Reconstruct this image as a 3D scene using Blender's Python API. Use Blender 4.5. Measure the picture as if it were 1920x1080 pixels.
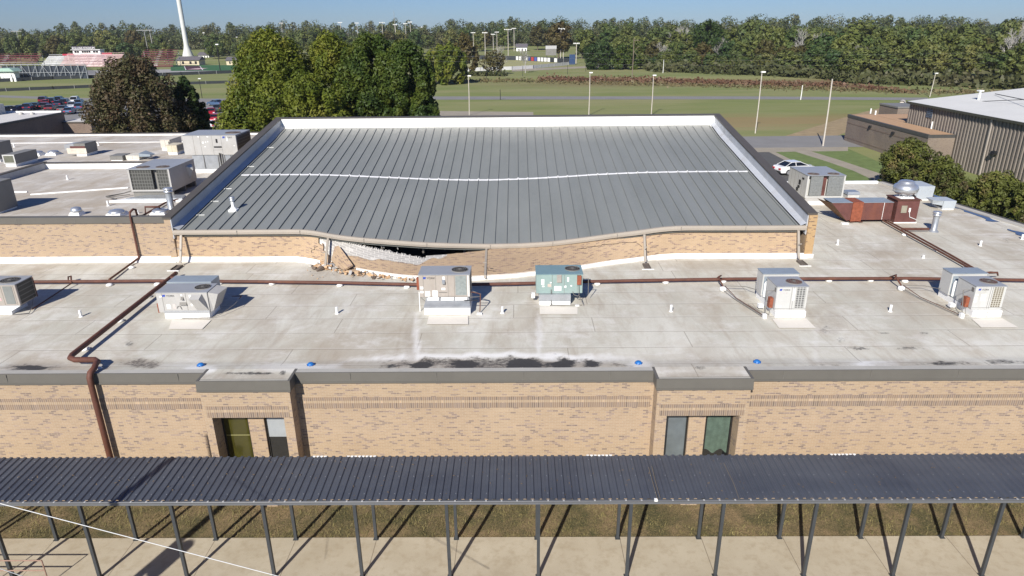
import bpy, math, random
import numpy as np
from mathutils import Vector, noise
R = math.radians
sc = bpy.context.scene
for o in list(bpy.data.objects): bpy.data.objects.remove(o)
col = sc.collection
# ------------------------------------------------------------------ camera
CAMH, FPX = 17.0, 1265.0
_p, _yaw, _roll = R(20.95), .0095, .0095
fw = Vector((-math.sin(_yaw)*math.cos(_p), math.cos(_yaw)*math.cos(_p), -math.sin(_p)))
r0 = Vector((math.cos(_yaw), math.sin(_yaw), 0)); u0 = r0.cross(fw)
rt = r0*math.cos(_roll)-u0*math.sin(_roll); up = u0*math.cos(_roll)+r0*math.sin(_roll)
from mathutils import Matrix
cam = bpy.data.objects.new('camera', bpy.data.cameras.new('camera')); col.objects.link(cam)
m3 = Matrix((rt, up, -fw)).transposed(); cam.matrix_world = Matrix.Translation((0, 0, CAMH)) @ m3.to_4x4()
cam.data.sensor_width = 36; cam.data.lens = 36*FPX/1920; cam.data.clip_end = 6000; cam.data.clip_start = .1
sc.camera = cam
# ------------------------------------------------------------------ light
SUN_AZ, SUN_EL = R(20.0), R(34.5)           # shadows run 20 deg right of straight away
w = bpy.data.worlds.new('World'); sc.world = w; w.use_nodes = True
nt = w.node_tree; bg = nt.nodes['Background']; sky = nt.nodes.new('ShaderNodeTexSky'); sky.sky_type = 'NISHITA'
sky.sun_disc = False; sky.sun_elevation = SUN_EL; sky.sun_rotation = R(180)+SUN_AZ
sky.altitude = 200; sky.air_density = 1.0; sky.dust_density = .15; sky.ozone_density = 5
hs = nt.nodes.new('ShaderNodeMix'); hs.data_type = 'RGBA'; hs.blend_type = 'MULTIPLY'; hs.inputs[0].default_value = 1; hs.inputs[7].default_value = (.63, .81, 1.2, 1)
nt.links.new(sky.outputs[0], hs.inputs[6]); nt.links.new(hs.outputs[2], bg.inputs[0]); bg.inputs[1].default_value = .058
sl = bpy.data.lights.new('sun', 'SUN'); sl.energy = 5.0; sl.angle = R(.5); sl.color = (1, .95, .87)
so = bpy.data.objects.new('sun', sl); col.objects.link(so)
sdir = Vector((math.sin(SUN_AZ)*math.cos(SUN_EL), math.cos(SUN_AZ)*math.cos(SUN_EL), -math.sin(SUN_EL)))
so.rotation_euler = sdir.to_track_quat('-Z', 'Y').to_euler(); so.location = (-30, -60, 60)
vs = sc.view_settings; vs.view_transform = 'Standard'; vs.look = 'None'; vs.gamma = 1; vs.exposure = .38; vs.use_curve_mapping = False
# ------------------------------------------------------------------ helpers
def P(x, y, z=None, Y=None):
    d = fw + rt*((x-960)/FPX) - up*((y-540)/FPX)
    s = (z-CAMH)/d.z if z is not None else Y/d.y
    return Vector((0, 0, CAMH)) + d*s
def proj(v):
    q = Vector(v)-Vector((0, 0, CAMH)); d = q.dot(fw); return 960+FPX*q.dot(rt)/d, 540-FPX*q.dot(up)/d
def lerp(pts, x):
    if x <= pts[0][0]: return pts[0][1]
    for a, b in zip(pts, pts[1:]):
        if x <= b[0]: return a[1]+(b[1]-a[1])*(x-a[0])/(b[0]-a[0])
    return pts[-1][1]
def smooth(pts, x, k=14): return sum(lerp(pts, x+d) for d in (-k, -k/2, 0, k/2, k))/5
def tag(o, label=None, cat=None, group=None, kind=None):
    if label: o['label'] = label
    if cat: o['category'] = cat
    if group: o['group'] = group
    if kind: o['kind'] = kind
    return o
def thing(name, label, cat, loc=(0, 0, 0), group=None, rz=0):
    o = bpy.data.objects.new(name, None); o.empty_display_size = .3; col.objects.link(o); o.location = loc; o.rotation_euler = (0, 0, rz)
    return tag(o, label, cat, group)
class MB:
    def __init__(s): s.v = []; s.f = []; s.sm = []; s.uv = None
    def add(s, vs_, fs, smooth_=False):
        n = len(s.v); s.v += [tuple(v) for v in vs_]; s.f += [tuple(i+n for i in f) for f in fs]; s.sm += [smooth_]*len(fs); return s
    def box(s, x0, x1, y0, y1, z0, z1):
        return s.add([(x0,y0,z0),(x1,y0,z0),(x1,y1,z0),(x0,y1,z0),(x0,y0,z1),(x1,y0,z1),(x1,y1,z1),(x0,y1,z1)],
                     [(0,3,2,1),(4,5,6,7),(0,1,5,4),(1,2,6,5),(2,3,7,6),(3,0,4,7)])
    def frus(s, a, b):      # a, b = (x0,x1,y0,y1,z) bottom and top rectangles
        return s.add([(a[0],a[2],a[4]),(a[1],a[2],a[4]),(a[1],a[3],a[4]),(a[0],a[3],a[4]),(b[0],b[2],b[4]),(b[1],b[2],b[4]),(b[1],b[3],b[4]),(b[0],b[3],b[4])],
                     [(0,3,2,1),(4,5,6,7),(0,1,5,4),(1,2,6,5),(2,3,7,6),(3,0,4,7)])
    def obox(s, c, sz, q):  # centred box rotated by quaternion / euler
        a = [Vector((i*sz[0]/2, j*sz[1]/2, k*sz[2]/2)) for k in (-1, 1) for i, j in ((-1,-1),(1,-1),(1,1),(-1,1))]
        return s.add([q @ v + Vector(c) for v in a], [(0,3,2,1),(4,5,6,7),(0,1,5,4),(1,2,6,5),(2,3,7,6),(3,0,4,7)])
    def tube(s, pts, r, n=8, r1=None, caps=True):
        pts = [Vector(p) for p in pts]; N = len(pts); rings = []
        for i, p in enumerate(pts):
            d = (pts[min(i+1, N-1)]-pts[max(i-1, 0)]).normalized()
            a = d.orthogonal().normalized() if i == 0 else (rings_a - d*rings_a.dot(d)).normalized()
            rings_a = a; b = d.cross(a)
            rr = r if r1 is None else r+(r1-r)*i/(N-1)
            k = 1.0
            if 0 < i < N-1:
                c = (pts[i]-pts[i-1]).normalized().dot((pts[i+1]-pts[i]).normalized()); k = 1/max(.6, math.sqrt((1+c)/2))
            rings.append([p+(a*math.cos(2*math.pi*j/n)+b*math.sin(2*math.pi*j/n))*rr*(k if i and i < N-1 else 1) for j in range(n)])
        vs_ = [v for rg in rings for v in rg]; fs = []
        for i in range(N-1):
            for j in range(n): fs.append((i*n+j, i*n+(j+1) % n, (i+1)*n+(j+1) % n, (i+1)*n+j))
        s.add(vs_, fs, True)
        if caps: s.add(rings[0], [tuple(range(n))[::-1]]); s.add(rings[-1], [tuple(range(n))])
        return s
    def lathe(s, prof, c=(0, 0, 0), n=20, sm=True):   # prof = [(r,z)]
        vs_ = [(c[0]+r*math.cos(2*math.pi*j/n), c[1]+r*math.sin(2*math.pi*j/n), c[2]+z) for r, z in prof for j in range(n)]
        fs = [(i*n+j, i*n+(j+1) % n, (i+1)*n+(j+1) % n, (i+1)*n+j) for i in range(len(prof)-1) for j in range(n)]
        s.add(vs_, fs, sm); return s
    def poly(s, pts): return s.add(pts, [tuple(range(len(pts)))])
    def prism(s, prof, a0, a1, ax='x'):    # prof 2D polygon in the other two axes
        n = len(prof); vs_ = []
        for a in (a0, a1):
            for p, q in prof: vs_.append({'x': (a, p, q), 'y': (p, a, q), 'z': (p, q, a)}[ax])
        fs = [tuple(range(n))[::-1], tuple(range(n, 2*n))]+[(i, (i+1) % n, n+(i+1) % n, n+i) for i in range(n)]
        return s.add(vs_, fs)
    def build(s, name, mat, parent=None, local=False, bevel=0, fix=True):
        me = bpy.data.meshes.new(name); v = s.v
        if parent is not None and not local:
            L = parent.location if parent.parent is None else parent.location+parent.parent.location
            v = [(a-L.x, b-L.y, c-L.z) for a, b, c in v]
        me.from_pydata(v, [], s.f); me.polygons.foreach_set('use_smooth', s.sm)
        if s.uv:
            ul = me.uv_layers.new(name='UVMap')
            for lp in me.loops: ul.data[lp.index].uv = s.uv[lp.vertex_index]
        me.materials.append(mat)
        if fix:
            import bmesh
            bm = bmesh.new(); bm.from_mesh(me); bmesh.ops.recalc_face_normals(bm, faces=bm.faces); bm.to_mesh(me); bm.free()
        o = bpy.data.objects.new(name, me); col.objects.link(o)
        if parent is not None: o.parent = parent
        if bevel:
            b = o.modifiers.new('bevel', 'BEVEL'); b.width = bevel; b.segments = 1; b.limit_method = 'ANGLE'
        return o
def copy_tree(o, parent=None):
    c = o.copy(); col.objects.link(c)
    if parent is not None: c.parent = parent
    for ch in list(o.children): copy_tree(ch, c)
    return c
def text_obj(s, size, mat, parent, loc, name='lettering', rot=(R(90), 0, 0), depth=.004, sx=1.0):
    cu = bpy.data.curves.new('t', 'FONT'); cu.body = s; cu.size = size; cu.extrude = depth
    t = bpy.data.objects.new('t', cu); col.objects.link(t); bpy.context.view_layer.update()
    me = bpy.data.meshes.new_from_object(t.evaluated_get(bpy.context.evaluated_depsgraph_get()))
    bpy.data.objects.remove(t); bpy.data.curves.remove(cu)
    me.name = name; me.materials.clear(); me.materials.append(mat)
    o = bpy.data.objects.new(name, me); col.objects.link(o); o.parent = parent; o.rotation_euler = rot; o.scale = (sx, 1, 1)
    L = parent.location if parent.parent is None else parent.location+parent.parent.location
    o.location = Vector(loc)-L; return o
# ------------------------------------------------------------------ materials
class NT:
    def __init__(s, name):
        s.m = bpy.data.materials.new(name); s.m.use_nodes = True; s.t = s.m.node_tree; s.b = s.t.nodes['Principled BSDF']
    def n(s, t, **k):
        nd = s.t.nodes.new(t)
        for a, v in k.items():
            if a.startswith('i_'):
                key = a[2:]; key = int(key) if key.isdigit() else key.replace('_', ' ')
                if isinstance(v, bpy.types.NodeSocket): s.t.links.new(v, nd.inputs[key])
                else: nd.inputs[key].default_value = v
            else: setattr(nd, a, v)
        return nd
    def l(s, a, b): s.t.links.new(a, b)
    def math(s, op, a, b=0.0, c=0.0):
        nd = s.t.nodes.new('ShaderNodeMath'); nd.operation = op
        for i, v in enumerate((a, b, c)):
            if isinstance(v, bpy.types.NodeSocket): s.t.links.new(v, nd.inputs[i])
            else: nd.inputs[i].default_value = v
        return nd.outputs[0]
    def mix(s, f, a, b, bt='MIX'):
        nd = s.t.nodes.new('ShaderNodeMix'); nd.data_type = 'RGBA'; nd.blend_type = bt
        for k, v in ((0, f), (6, a), (7, b)):
            if isinstance(v, bpy.types.NodeSocket): s.t.links.new(v, nd.inputs[k])
            else: nd.inputs[k].default_value = v if k == 0 else (*v[:3], 1)
        return nd.outputs[2]
    def noise(s, vec, scale, detail=4, rough=.55, dist=0):
        nd = s.n('ShaderNodeTexNoise'); nd.inputs['Scale'].default_value = scale; nd.inputs['Detail'].default_value = detail
        nd.inputs['Roughness'].default_value = rough; nd.inputs['Distortion'].default_value = dist
        s.l(vec, nd.inputs['Vector']); return nd.outputs[0]
    def ramp(s, f, a, b): 
        nd = s.n('ShaderNodeMapRange'); nd.inputs[1].default_value = a; nd.inputs[2].default_value = b; s.l(f, nd.inputs[0]); return nd.outputs[0]
    def pos(s, sc_=(1, 1, 1)):
        g = s.n('ShaderNodeNewGeometry').outputs['Position']
        if sc_ == (1, 1, 1): return g
        v = s.n('ShaderNodeVectorMath', operation='MULTIPLY'); s.l(g, v.inputs[0]); v.inputs[1].default_value = sc_; return v.outputs[0]
    def obj(s): return s.n('ShaderNodeTexCoord').outputs['Object']
    def bump(s, h, st=.2, d=.02):
        b = s.n('ShaderNodeBump'); b.inputs['Strength'].default_value = st; b.inputs['Distance'].default_value = d; s.l(h, b.inputs['Height']); s.l(b.outputs[0], s.b.inputs['Normal'])
def M(name, c, rough=.6, metal=0, var=.18, scale=2.5, streak=None, dirt=None, spec=.4):
    t = NT(name); v = t.pos((1, 1, 1) if not streak else streak)
    n1 = t.noise(v, scale, 5); n2 = t.noise(v, scale*7, 3)
    f = t.math('ADD', t.math('MULTIPLY', n1, .7), t.math('MULTIPLY', n2, .3))
    k = t.ramp(f, .3, .7)
    lo = tuple(x*(1-var) for x in c); hi = tuple(min(1, x*(1+var)) for x in c)
    cc = t.mix(k, lo, hi)
    if dirt:
        d = t.ramp(t.noise(t.pos((1, 1, .35)), dirt[1], 5, .65), .52, .72); cc = t.mix(t.math('MULTIPLY', d, dirt[2]), cc, dirt[0])
    t.l(cc, t.b.inputs['Base Color']); t.b.inputs['Roughness'].default_value = rough; t.b.inputs['Metallic'].default_value = metal
    t.b.inputs['Specular IOR Level'].default_value = spec
    return t.m
def brick_mat(name, light, dark, mort, uv=False, bw=.203, rh=.0677, amount=.86, stain=True):
    t = NT(name)
    if uv:
        uvv = t.n('ShaderNodeTexCoord').outputs['UV']
    else:
        g = t.n('ShaderNodeNewGeometry'); sp = t.n('ShaderNodeSeparateXYZ'); t.l(g.outputs['Position'], sp.inputs[0])
        sn = t.n('ShaderNodeSeparateXYZ'); t.l(g.outputs['True Normal'], sn.inputs[0])
        isx = t.math('GREATER_THAN', t.math('ABSOLUTE', sn.outputs[0]), .7)
        u = t.math('ADD', t.math('MULTIPLY', sp.outputs[1], isx), t.math('MULTIPLY', sp.outputs[0], t.math('SUBTRACT', 1.0, isx)))
        cx = t.n('ShaderNodeCombineXYZ'); t.l(u, cx.inputs[0]); t.l(sp.outputs[2], cx.inputs[1]); uvv = cx.outputs[0]
    b = t.n('ShaderNodeTexBrick'); t.l(uvv, b.inputs['Vector']); b.inputs['Scale'].default_value = 1
    b.inputs['Brick Width'].default_value = bw; b.inputs['Row Height'].default_value = rh; b.inputs['Mortar Size'].default_value = .006 if rh < .15 else .016
    b.inputs['Mortar Smooth'].default_value = .3
    b.inputs['Color1'].default_value = (0, 0, 0, 1); b.inputs['Color2'].default_value = (1, 1, 1, 1); b.inputs['Mortar'].default_value = (.3, .3, .3, 1)
    b.offset = .5
    rnd = t.n('ShaderNodeSeparateColor'); t.l(b.outputs['Color'], rnd.inputs[0]); rv = rnd.outputs[0]
    mp = t.n('ShaderNodeMapping'); t.l(uvv, mp.inputs[0]); mp.inputs['Scale'].default_value = (.9, 3.2, 1)
    cl = t.noise(mp.outputs[0], 1.3, 3)
    th = t.math('SUBTRACT', 1.12 if amount > .8 else .9, t.math('MULTIPLY', cl, .5))
    isd = t.math('GREATER_THAN', rv, t.math('MULTIPLY', th, amount+.06))
    mp2 = t.n('ShaderNodeMapping'); t.l(uvv, mp2.inputs[0]); mp2.inputs['Scale'].default_value = (1/bw/1.0, 1/rh, 1)
    wn = t.n('ShaderNodeTexWhiteNoise', noise_dimensions='2D')
    fl = t.n('ShaderNodeVectorMath', operation='FLOOR'); t.l(mp2.outputs[0], fl.inputs[0]); t.l(fl.outputs[0], wn.inputs['Vector'])
    cc = t.mix(t.math('MULTIPLY', rv, .9), tuple(x*.9 for x in light), tuple(min(1, x*1.1) for x in light))
    dk = t.mix(wn.outputs['Value'], dark, tuple(x*1.7 for x in dark))
    cc = t.mix(isd, cc, dk); cc = t.mix(t.math('MULTIPLY', b.outputs['Fac'], .75), cc, mort)
    if stain:
        s1 = t.ramp(t.noise(t.pos((.5, .5, .12)), 1.2, 5, .6), .45, .8); cc = t.mix(t.math('MULTIPLY', s1, .22), cc, (.22, .15, .1))
        s2 = t.ramp(t.noise(t.pos((.4, .4, .6)), .9, 4), .35, .75); cc = t.mix(t.math('MULTIPLY', s2, .18), cc, (.5, .39, .27))
    t.l(cc, t.b.inputs['Base Color']); t.b.inputs['Roughness'].default_value = .85
    t.bump(t.math('SUBTRACT', 1.0, b.outputs['Fac']), .35, .006)
    return t.m
BR = brick_mat('tan_brick', (.37, .267, .172), (.17, .125, .1), (.45, .38, .3))
BRUV = brick_mat('tan_brick_uv', (.41, .285, .172), (.18, .12, .088), (.48, .4, .3), uv=True)
CMU = brick_mat('grey_block', (.42, .4, .37), (.35, .335, .31), (.72, .69, .63), uv=True, bw=.406, rh=.203, stain=False)
SOLD = brick_mat('soldier_brick', (.25, .175, .12), (.145, .108, .085), (.35, .28, .21), bw=.075, rh=.6, amount=.62, stain=False)
SOLDL = brick_mat('soldier_brick_light', (.35, .25, .16), (.29, .205, .13), (.41, .34, .26), bw=.075, rh=.6, stain=False)
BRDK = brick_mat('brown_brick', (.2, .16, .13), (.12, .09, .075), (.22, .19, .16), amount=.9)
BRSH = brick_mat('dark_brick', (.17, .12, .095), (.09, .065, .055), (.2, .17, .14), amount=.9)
FASC = M('bronze_fascia', (.122, .114, .1), .5, .0, .08, .6)
FASCD = M('dark_bronze_cap', (.085, .076, .066), .5, 0, .1, .8)
TANF = M('tan_eave_metal', (.34, .3, .25), .5, 0, .08, .8)
WHITE = M('white_flashing', (.82, .82, .8), .6, 0, .06, 1.5, dirt=((.45, .4, .33), 1.2, .35))
WCLEAN = M('white_pvc', (.83, .83, .81), .5, 0, .03, 2)
ZINC = M('galvanized', (.42, .44, .46), .38, .55, .15, 3)
ALU = M('spun_aluminium', (.62, .64, .66), .35, .75, .06, 3)
CABG = M('cabinet_grey', (.42, .41, .39), .5, 0, .07, 1.5, dirt=((.3, .27, .22), 2, .3))
CABT = M('cabinet_taupe', (.37, .33, .29), .5, 0, .07, 1.5, dirt=((.25, .2, .16), 2, .3))
CABL = M('cabinet_light', (.5, .5, .48), .5, 0, .06, 1.5, dirt=((.35, .32, .27), 2, .3))
CABGR = M('cabinet_green', (.25, .335, .315), .5, 0, .1, 1.5, dirt=((.4, .42, .4), 2, .4))
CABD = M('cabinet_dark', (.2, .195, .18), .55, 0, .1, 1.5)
DUCTB = M('duct_blue_grey', (.33, .38, .42), .45, .3, .1, 1.5)
RUST = M('rusty_pipe', (.105, .042, .028), .65, 0, .3, 2.5, dirt=((.16, .06, .03), 1.5, .6))
RUSTB = M('rusty_duct', (.12, .047, .04), .6, 0, .25, 2, dirt=((.2, .07, .04), .9, .6))
RUSTO = M('orange_rust', (.24, .07, .035), .7, 0, .4, 6)
BLK = M('black_recess', (.012, .012, .013), .7, 0, .2, 3)
GRILL = M('fan_dark', (.03, .03, .032), .6, 0, .2, 3)
SEAM = M('panel_joint', (.17, .16, .145), .6, 0, .1, 3)
LABW = M('sticker_white', (.8, .8, .77), .5, 0, .04, 8)
LABP = M('sticker_pink', (.7, .4, .4), .5, 0, .04, 8)
BLUEP = M('blue_plastic', (.02, .14, .42), .4, 0, .15, 8)
BLUEL = M('logo_blue', (.03, .07, .35), .5, 0, .02, 8)
INK = M('logo_black', (.02, .02, .03), .5, 0, .02, 8)
POST = M('painted_post', (.045, .05, .055), .45, 0, .12, 3)
CABLE = M('white_cable', (.75, .75, .74), .5, 0, .02, 3)
WOOD = M('pole_wood', (.2, .16, .12), .8, 0, .2, 3)
CONCP = M('concrete_pole', (.5, .46, .4), .8, 0, .15, 1.5)
GALV = M('galvanised_mast', (.36, .36, .35), .5, .2, .1, 1.5)
MAROON = M('maroon_seats', (.13, .025, .035), .6, 0, .15, .8)
PINK = M('faded_seats', (.6, .42, .42), .6, 0, .18, .5)
ALBL = M('aluminium_seats', (.62, .62, .62), .5, .1, .12, .5)
def grille_mat(name, dark, light, sx=.11, sz=.06):
    t = NT(name); g = t.pos(); sp = t.n('ShaderNodeSeparateXYZ'); t.l(g, sp.inputs[0])
    def ln(c, w, d): return t.math('LESS_THAN', t.math('FRACT', t.math('DIVIDE', c, w)), d)
    k = t.math('MAXIMUM', ln(sp.outputs[0], sx, .25), ln(sp.outputs[2], sz, .22))
    t.l(t.mix(k, dark, light), t.b.inputs['Base Color']); t.b.inputs['Roughness'].default_value = .6; return t.m
COILD = grille_mat('coil_dark', (.045, .045, .04), (.12, .12, .11), .16, .2)
COILG = grille_mat('coil_grid', (.13, .13, .125), (.42, .42, .4), .12, .1)
COILT = grille_mat('coil_tan', (.16, .14, .1), (.5, .48, .42), .1, .085)
COILF = M('hail_beaten_coil', (.22, .23, .225), .6, .2, .3, 9)
# ------------------------------------------------------------------ the ground
ZR = 5.65                                   # low roof level
def ground_mat():
    t = NT('field_grass'); p = t.pos(); sp = t.n('ShaderNodeSeparateXYZ'); t.l(p, sp.inputs[0])
    a = t.noise(t.pos((.35, 1, 1)), .045, 6, .6); b = t.noise(t.pos((.25, 1, 1)), .25, 5, .65); c = t.noise(p, 2.2, 3)
    g = t.mix(t.ramp(b, .3, .7), (.15, .185, .06), (.22, .235, .095)); g = t.mix(t.math('MULTIPLY', t.ramp(c, .2, .8), .5), g, (.17, .2, .075))
    g = t.mix(t.math('MULTIPLY', t.ramp(a, .42, .68), .6), g, (.3, .265, .15))
    Y = sp.outputs[1]
    def band(y0, y1, s, n=b, amp=14):
        yy = t.math('ADD', Y, t.math('MULTIPLY', t.math('SUBTRACT', n, .5), amp))
        u = t.n('ShaderNodeMapRange'); t.l(yy, u.inputs[0]); u.inputs[1].default_value = y0-s; u.inputs[2].default_value = y0+s
        d = t.n('ShaderNodeMapRange'); t.l(yy, d.inputs[0]); d.inputs[1].default_value = y1+s; d.inputs[2].default_value = y1-s
        return t.math('MULTIPLY', u.outputs[0], d.outputs[0])
    right = t.ramp(sp.outputs[0], -60, -10)
    g = t.mix(t.math('MULTIPLY', t.math('MULTIPLY', band(126, 143, 5, b, 22), right), .7), g, (.27, .19, .1))
    g = t.mix(t.math('MULTIPLY', t.math('MULTIPLY', band(222, 246, 7, b, 12), t.ramp(sp.outputs[0], -20, 40)), .8), g, (.2, .14, .08))
    g = t.mix(t.math('MULTIPLY', t.math('MULTIPLY', band(246, 262, 7, b, 10), right), .7), g, (.25, .25, .1))
    t.l(g, t.b.inputs['Base Color']); t.b.inputs['Roughness'].default_value = .95; t.b.inputs['Specular IOR Level'].default_value = .1
    t.bump(c, .5, .1); return t.m
def hill(Y): return max(0.0, min(Y, 1100)-430)*.02
def G(x, y):
    p = P(x, y, z=0)
    if p.y < 430: return p
    d = p-Vector((0, 0, CAMH)); k = d.z/d.y; Y = min((CAMH+8.6)/(.02-k) if .02-k > 0 else 2000, 1100); s = Y/d.y
    return Vector((d.x*s, Y, hill(Y)))
mb = MB(); mb.add([(x, y, hill(y)) for y in (-300, 430, 1100, 1200) for x in (-1300, 1300)], [(0, 1, 3, 2), (2, 3, 5, 4), (4, 5, 7, 6)])
tag(mb.build('ground', ground_mat(), fix=False), 'wide flat mown grass field running to the woods', kind='structure')
def sheet(name, pts, z, mat, label, px=True):
    mb = MB(); q = [P(x, y, z=z) for x, y in pts] if px else [(x, y, z) for x, y in pts]
    mb.poly(q); o = mb.build(name, mat, fix=False)
    if o.data.polygons[0].normal.z < 0: o.data.flip_normals()
    return tag(o, label, kind='structure')
ASPH = M('asphalt', (.09, .088, .085), .9, 0, .15, .8); ASPL = M('worn_asphalt', (.21, .205, .2), .9, 0, .1, .3)
DIRT = M('bare_dirt', (.29, .22, .125), .95, 0, .25, .6); GRAV = M('pale_gravel', (.3, .265, .21), .95, 0, .15, .6)
GREEN = M('green_turf', (.03, .11, .035), .9, 0, .12, .2); TRACK = M('track_surface', (.32, .31, .3), .9, 0, .1, .2)
LAWN = M('lawn', (.13, .175, .055), .95, 0, .25, .8); INF = M('infield', (.36, .2, .11), .95, 0, .12, .3)
OUTF = M('dry_outfield', (.3, .29, .13), .95, 0, .15, .2)
sheet('field_path', [(780, 180.8), (1400, 180.6), (1740, 183), (1740, 188), (1400, 186), (780, 186.8)], .02, ASPL, 'narrow grey path crossing the field')
sheet('side_road', [(1300, 257), (1660, 253), (1680, 275), (1300, 278)], .02, ASPL, 'grey road passing behind the school')
sheet('verge', [(1300, 278), (1590, 275.5), (1590, 283), (1300, 287)], .024, GRAV, 'dusty verge beside the road')
sheet('car_park', [(1380, 282), (1444, 283), (1482, 302), (1570, 360), (1380, 360)], .02, ASPH, 'asphalt parking area behind the gym')
sheet('kerb_walk', [(1436, 282), (1447, 281.5), (1497, 306), (1488, 309)], .03, GRAV, 'tan kerb strip beside the parking area')
sheet('lawn', [(1456, 284.5), (1586, 277), (1760, 352), (1560, 352)], .022, LAWN, 'mown lawn beside the school')
sheet('sidewalk', [(1487, 283), (1512, 281), (1574, 300), (1655, 327), (1720, 352), (1668, 352), (1600, 320), (1545, 301)], .028, GRAV, 'tan sidewalk crossing the lawn')
sheet('left_car_park', [(-260, 212), (110, 193), (150, 190), (470, 187), (470, 262), (420, 330), (-400, 330)], .02, ASPL, 'asphalt car park beside the school')
sheet('left_road', [(-300, 172), (0, 178.5), (160, 184), (470, 185), (470, 188), (150, 188.5), (0, 182.5), (-300, 176)], .016, ASPL, 'pale road along the car park')
sheet('track', [(-300, 139), (60, 133.5), (460, 128), (460, 134), (60, 143), (-300, 151)], .02, TRACK, 'grey running track beside the stadium')
sheet('turf_end', [(320, 122), (460, 122), (470, 132), (320, 133)], .03, GREEN, 'green turf at the end of the football pitch')
sheet('outfield', [(790, 112), (930, 108), (1060, 112), (1075, 120), (900, 133), (780, 132)], .02, OUTF, 'dry baseball outfield')
sheet('infield', [(880, 100), (960, 98), (985, 102), (880, 105)], .02, INF, 'red clay infield')
sheet('pond_path', [(960, 130), (1150, 122), (1150, 125), (960, 134)], .02, GRAV, 'pale gravel track beyond the baseball field')
sheet('ditch', [(1450, 262), (1600, 215), (1660, 200), (1710, 195), (1640, 228), (1560, 258), (1500, 263)], .012, DIRT, 'bare earth ditch beside the road')
sheet('bare_patch', [(820, 208), (1000, 210), (1000, 216), (820, 217)], .012, GRAV, 'bare gravel patch behind the gym')
# near side: grass strip and concrete walk
def near_grass():
    t = NT('dry_near_grass'); p = t.pos(); a = t.noise(p, .7, 6, .65); b = t.noise(t.pos((1, 3, 1)), 9, 5, .7, 1.5); c = t.noise(p, 30, 4, .7)
    d = t.mix(t.ramp(a, .4, .62), (.08, .075, .028), (.27, .19, .1))
    d = t.mix(t.math('MULTIPLY', t.ramp(b, .5, .68), .75), d, (.4, .3, .15)); d = t.mix(t.math('MULTIPLY', t.ramp(c, .35, .55), -.6), d, (.02, .02, .01))
    d = t.mix(t.math('MULTIPLY', t.ramp(c, .52, .4), .7), d, (.028, .03, .01))
    t.l(d, t.b.inputs['Base Color']); t.b.inputs['Roughness'].default_value = .95; t.bump(b, .9, .05); return t.m
mb = MB()
WYE = P(960, 1007, z=.12).y; mb.box(-60, 60, 8.0, WYE, -.1, .12)
def conc_mat():
    t = NT('walk_concrete'); p = t.pos(); sp = t.n('ShaderNodeSeparateXYZ'); t.l(p, sp.inputs[0])
    a = t.noise(p, .5, 6, .6); b = t.noise(p, 3.5, 5, .6); c = t.noise(p, 25, 3)
    d = t.mix(t.ramp(a, .3, .7), (.385, .33, .24), (.475, .42, .32)); d = t.mix(t.math('MULTIPLY', t.ramp(b, .48, .7), .5), d, (.31, .25, .165))
    d = t.mix(t.math('MULTIPLY', t.ramp(c, .3, .7), .1), d, (.3, .26, .2))
    fx = t.math('ABSOLUTE', t.math('SUBTRACT', t.math('FRACT', t.math('DIVIDE', t.math('ADD', sp.outputs[0], 50*2.88-.68+1.44), 2.88)), .5))
    ln = t.math('LESS_THAN', fx, .0045)
    wob = t.math('LESS_THAN', t.math('ABSOLUTE', t.math('SUBTRACT', sp.outputs[1], 13.9)), .015)
    d = t.mix(t.math('MULTIPLY', t.math('MAXIMUM', ln, wob), .75), d, (.14, .11, .08))
    t.l(d, t.b.inputs['Base Color']); t.b.inputs['Roughness'].default_value = .9; t.bump(c, .15, .01); return t.m
tag(mb.build('concrete_walk', conc_mat()), 'pale stained concrete walk under the canopy', kind='structure')
mb = MB(); mb.poly([(-60, WYE, .05), (60, WYE, .05), (60, 21.5, .05), (-60, 21.5, .05)])
tag(mb.build('grass_strip', near_grass(), fix=False), 'dry patchy grass strip between the walk and the brick wall', kind='structure')
rnd = random.Random(5); mb = MB()
for i in range(17000):
    x = rnd.uniform(-20, 20); y = rnd.uniform(WYE-.03, 21.1); 
    if noise.noise((x*.5, y*.8, 3)) < rnd.uniform(-.5, .35): continue
    a = rnd.uniform(0, 6.28); l = rnd.uniform(.05, .16); h = rnd.uniform(.02, .13); wv = Vector((-math.sin(a), math.cos(a), 0))*rnd.uniform(.006, .014)
    p = Vector((x, y, .05)); q = p+Vector((math.cos(a)*l, math.sin(a)*l, h)); mb.add([p-wv, p+wv, q], [(0, 1, 2)])
tag(mb.build('grass_blades', M('dry_blades', (.19, .16, .065), .9, 0, .6, 1.2), fix=False), 'tufts of dry grass along the brick wall', 'grass', kind='stuff')

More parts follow.
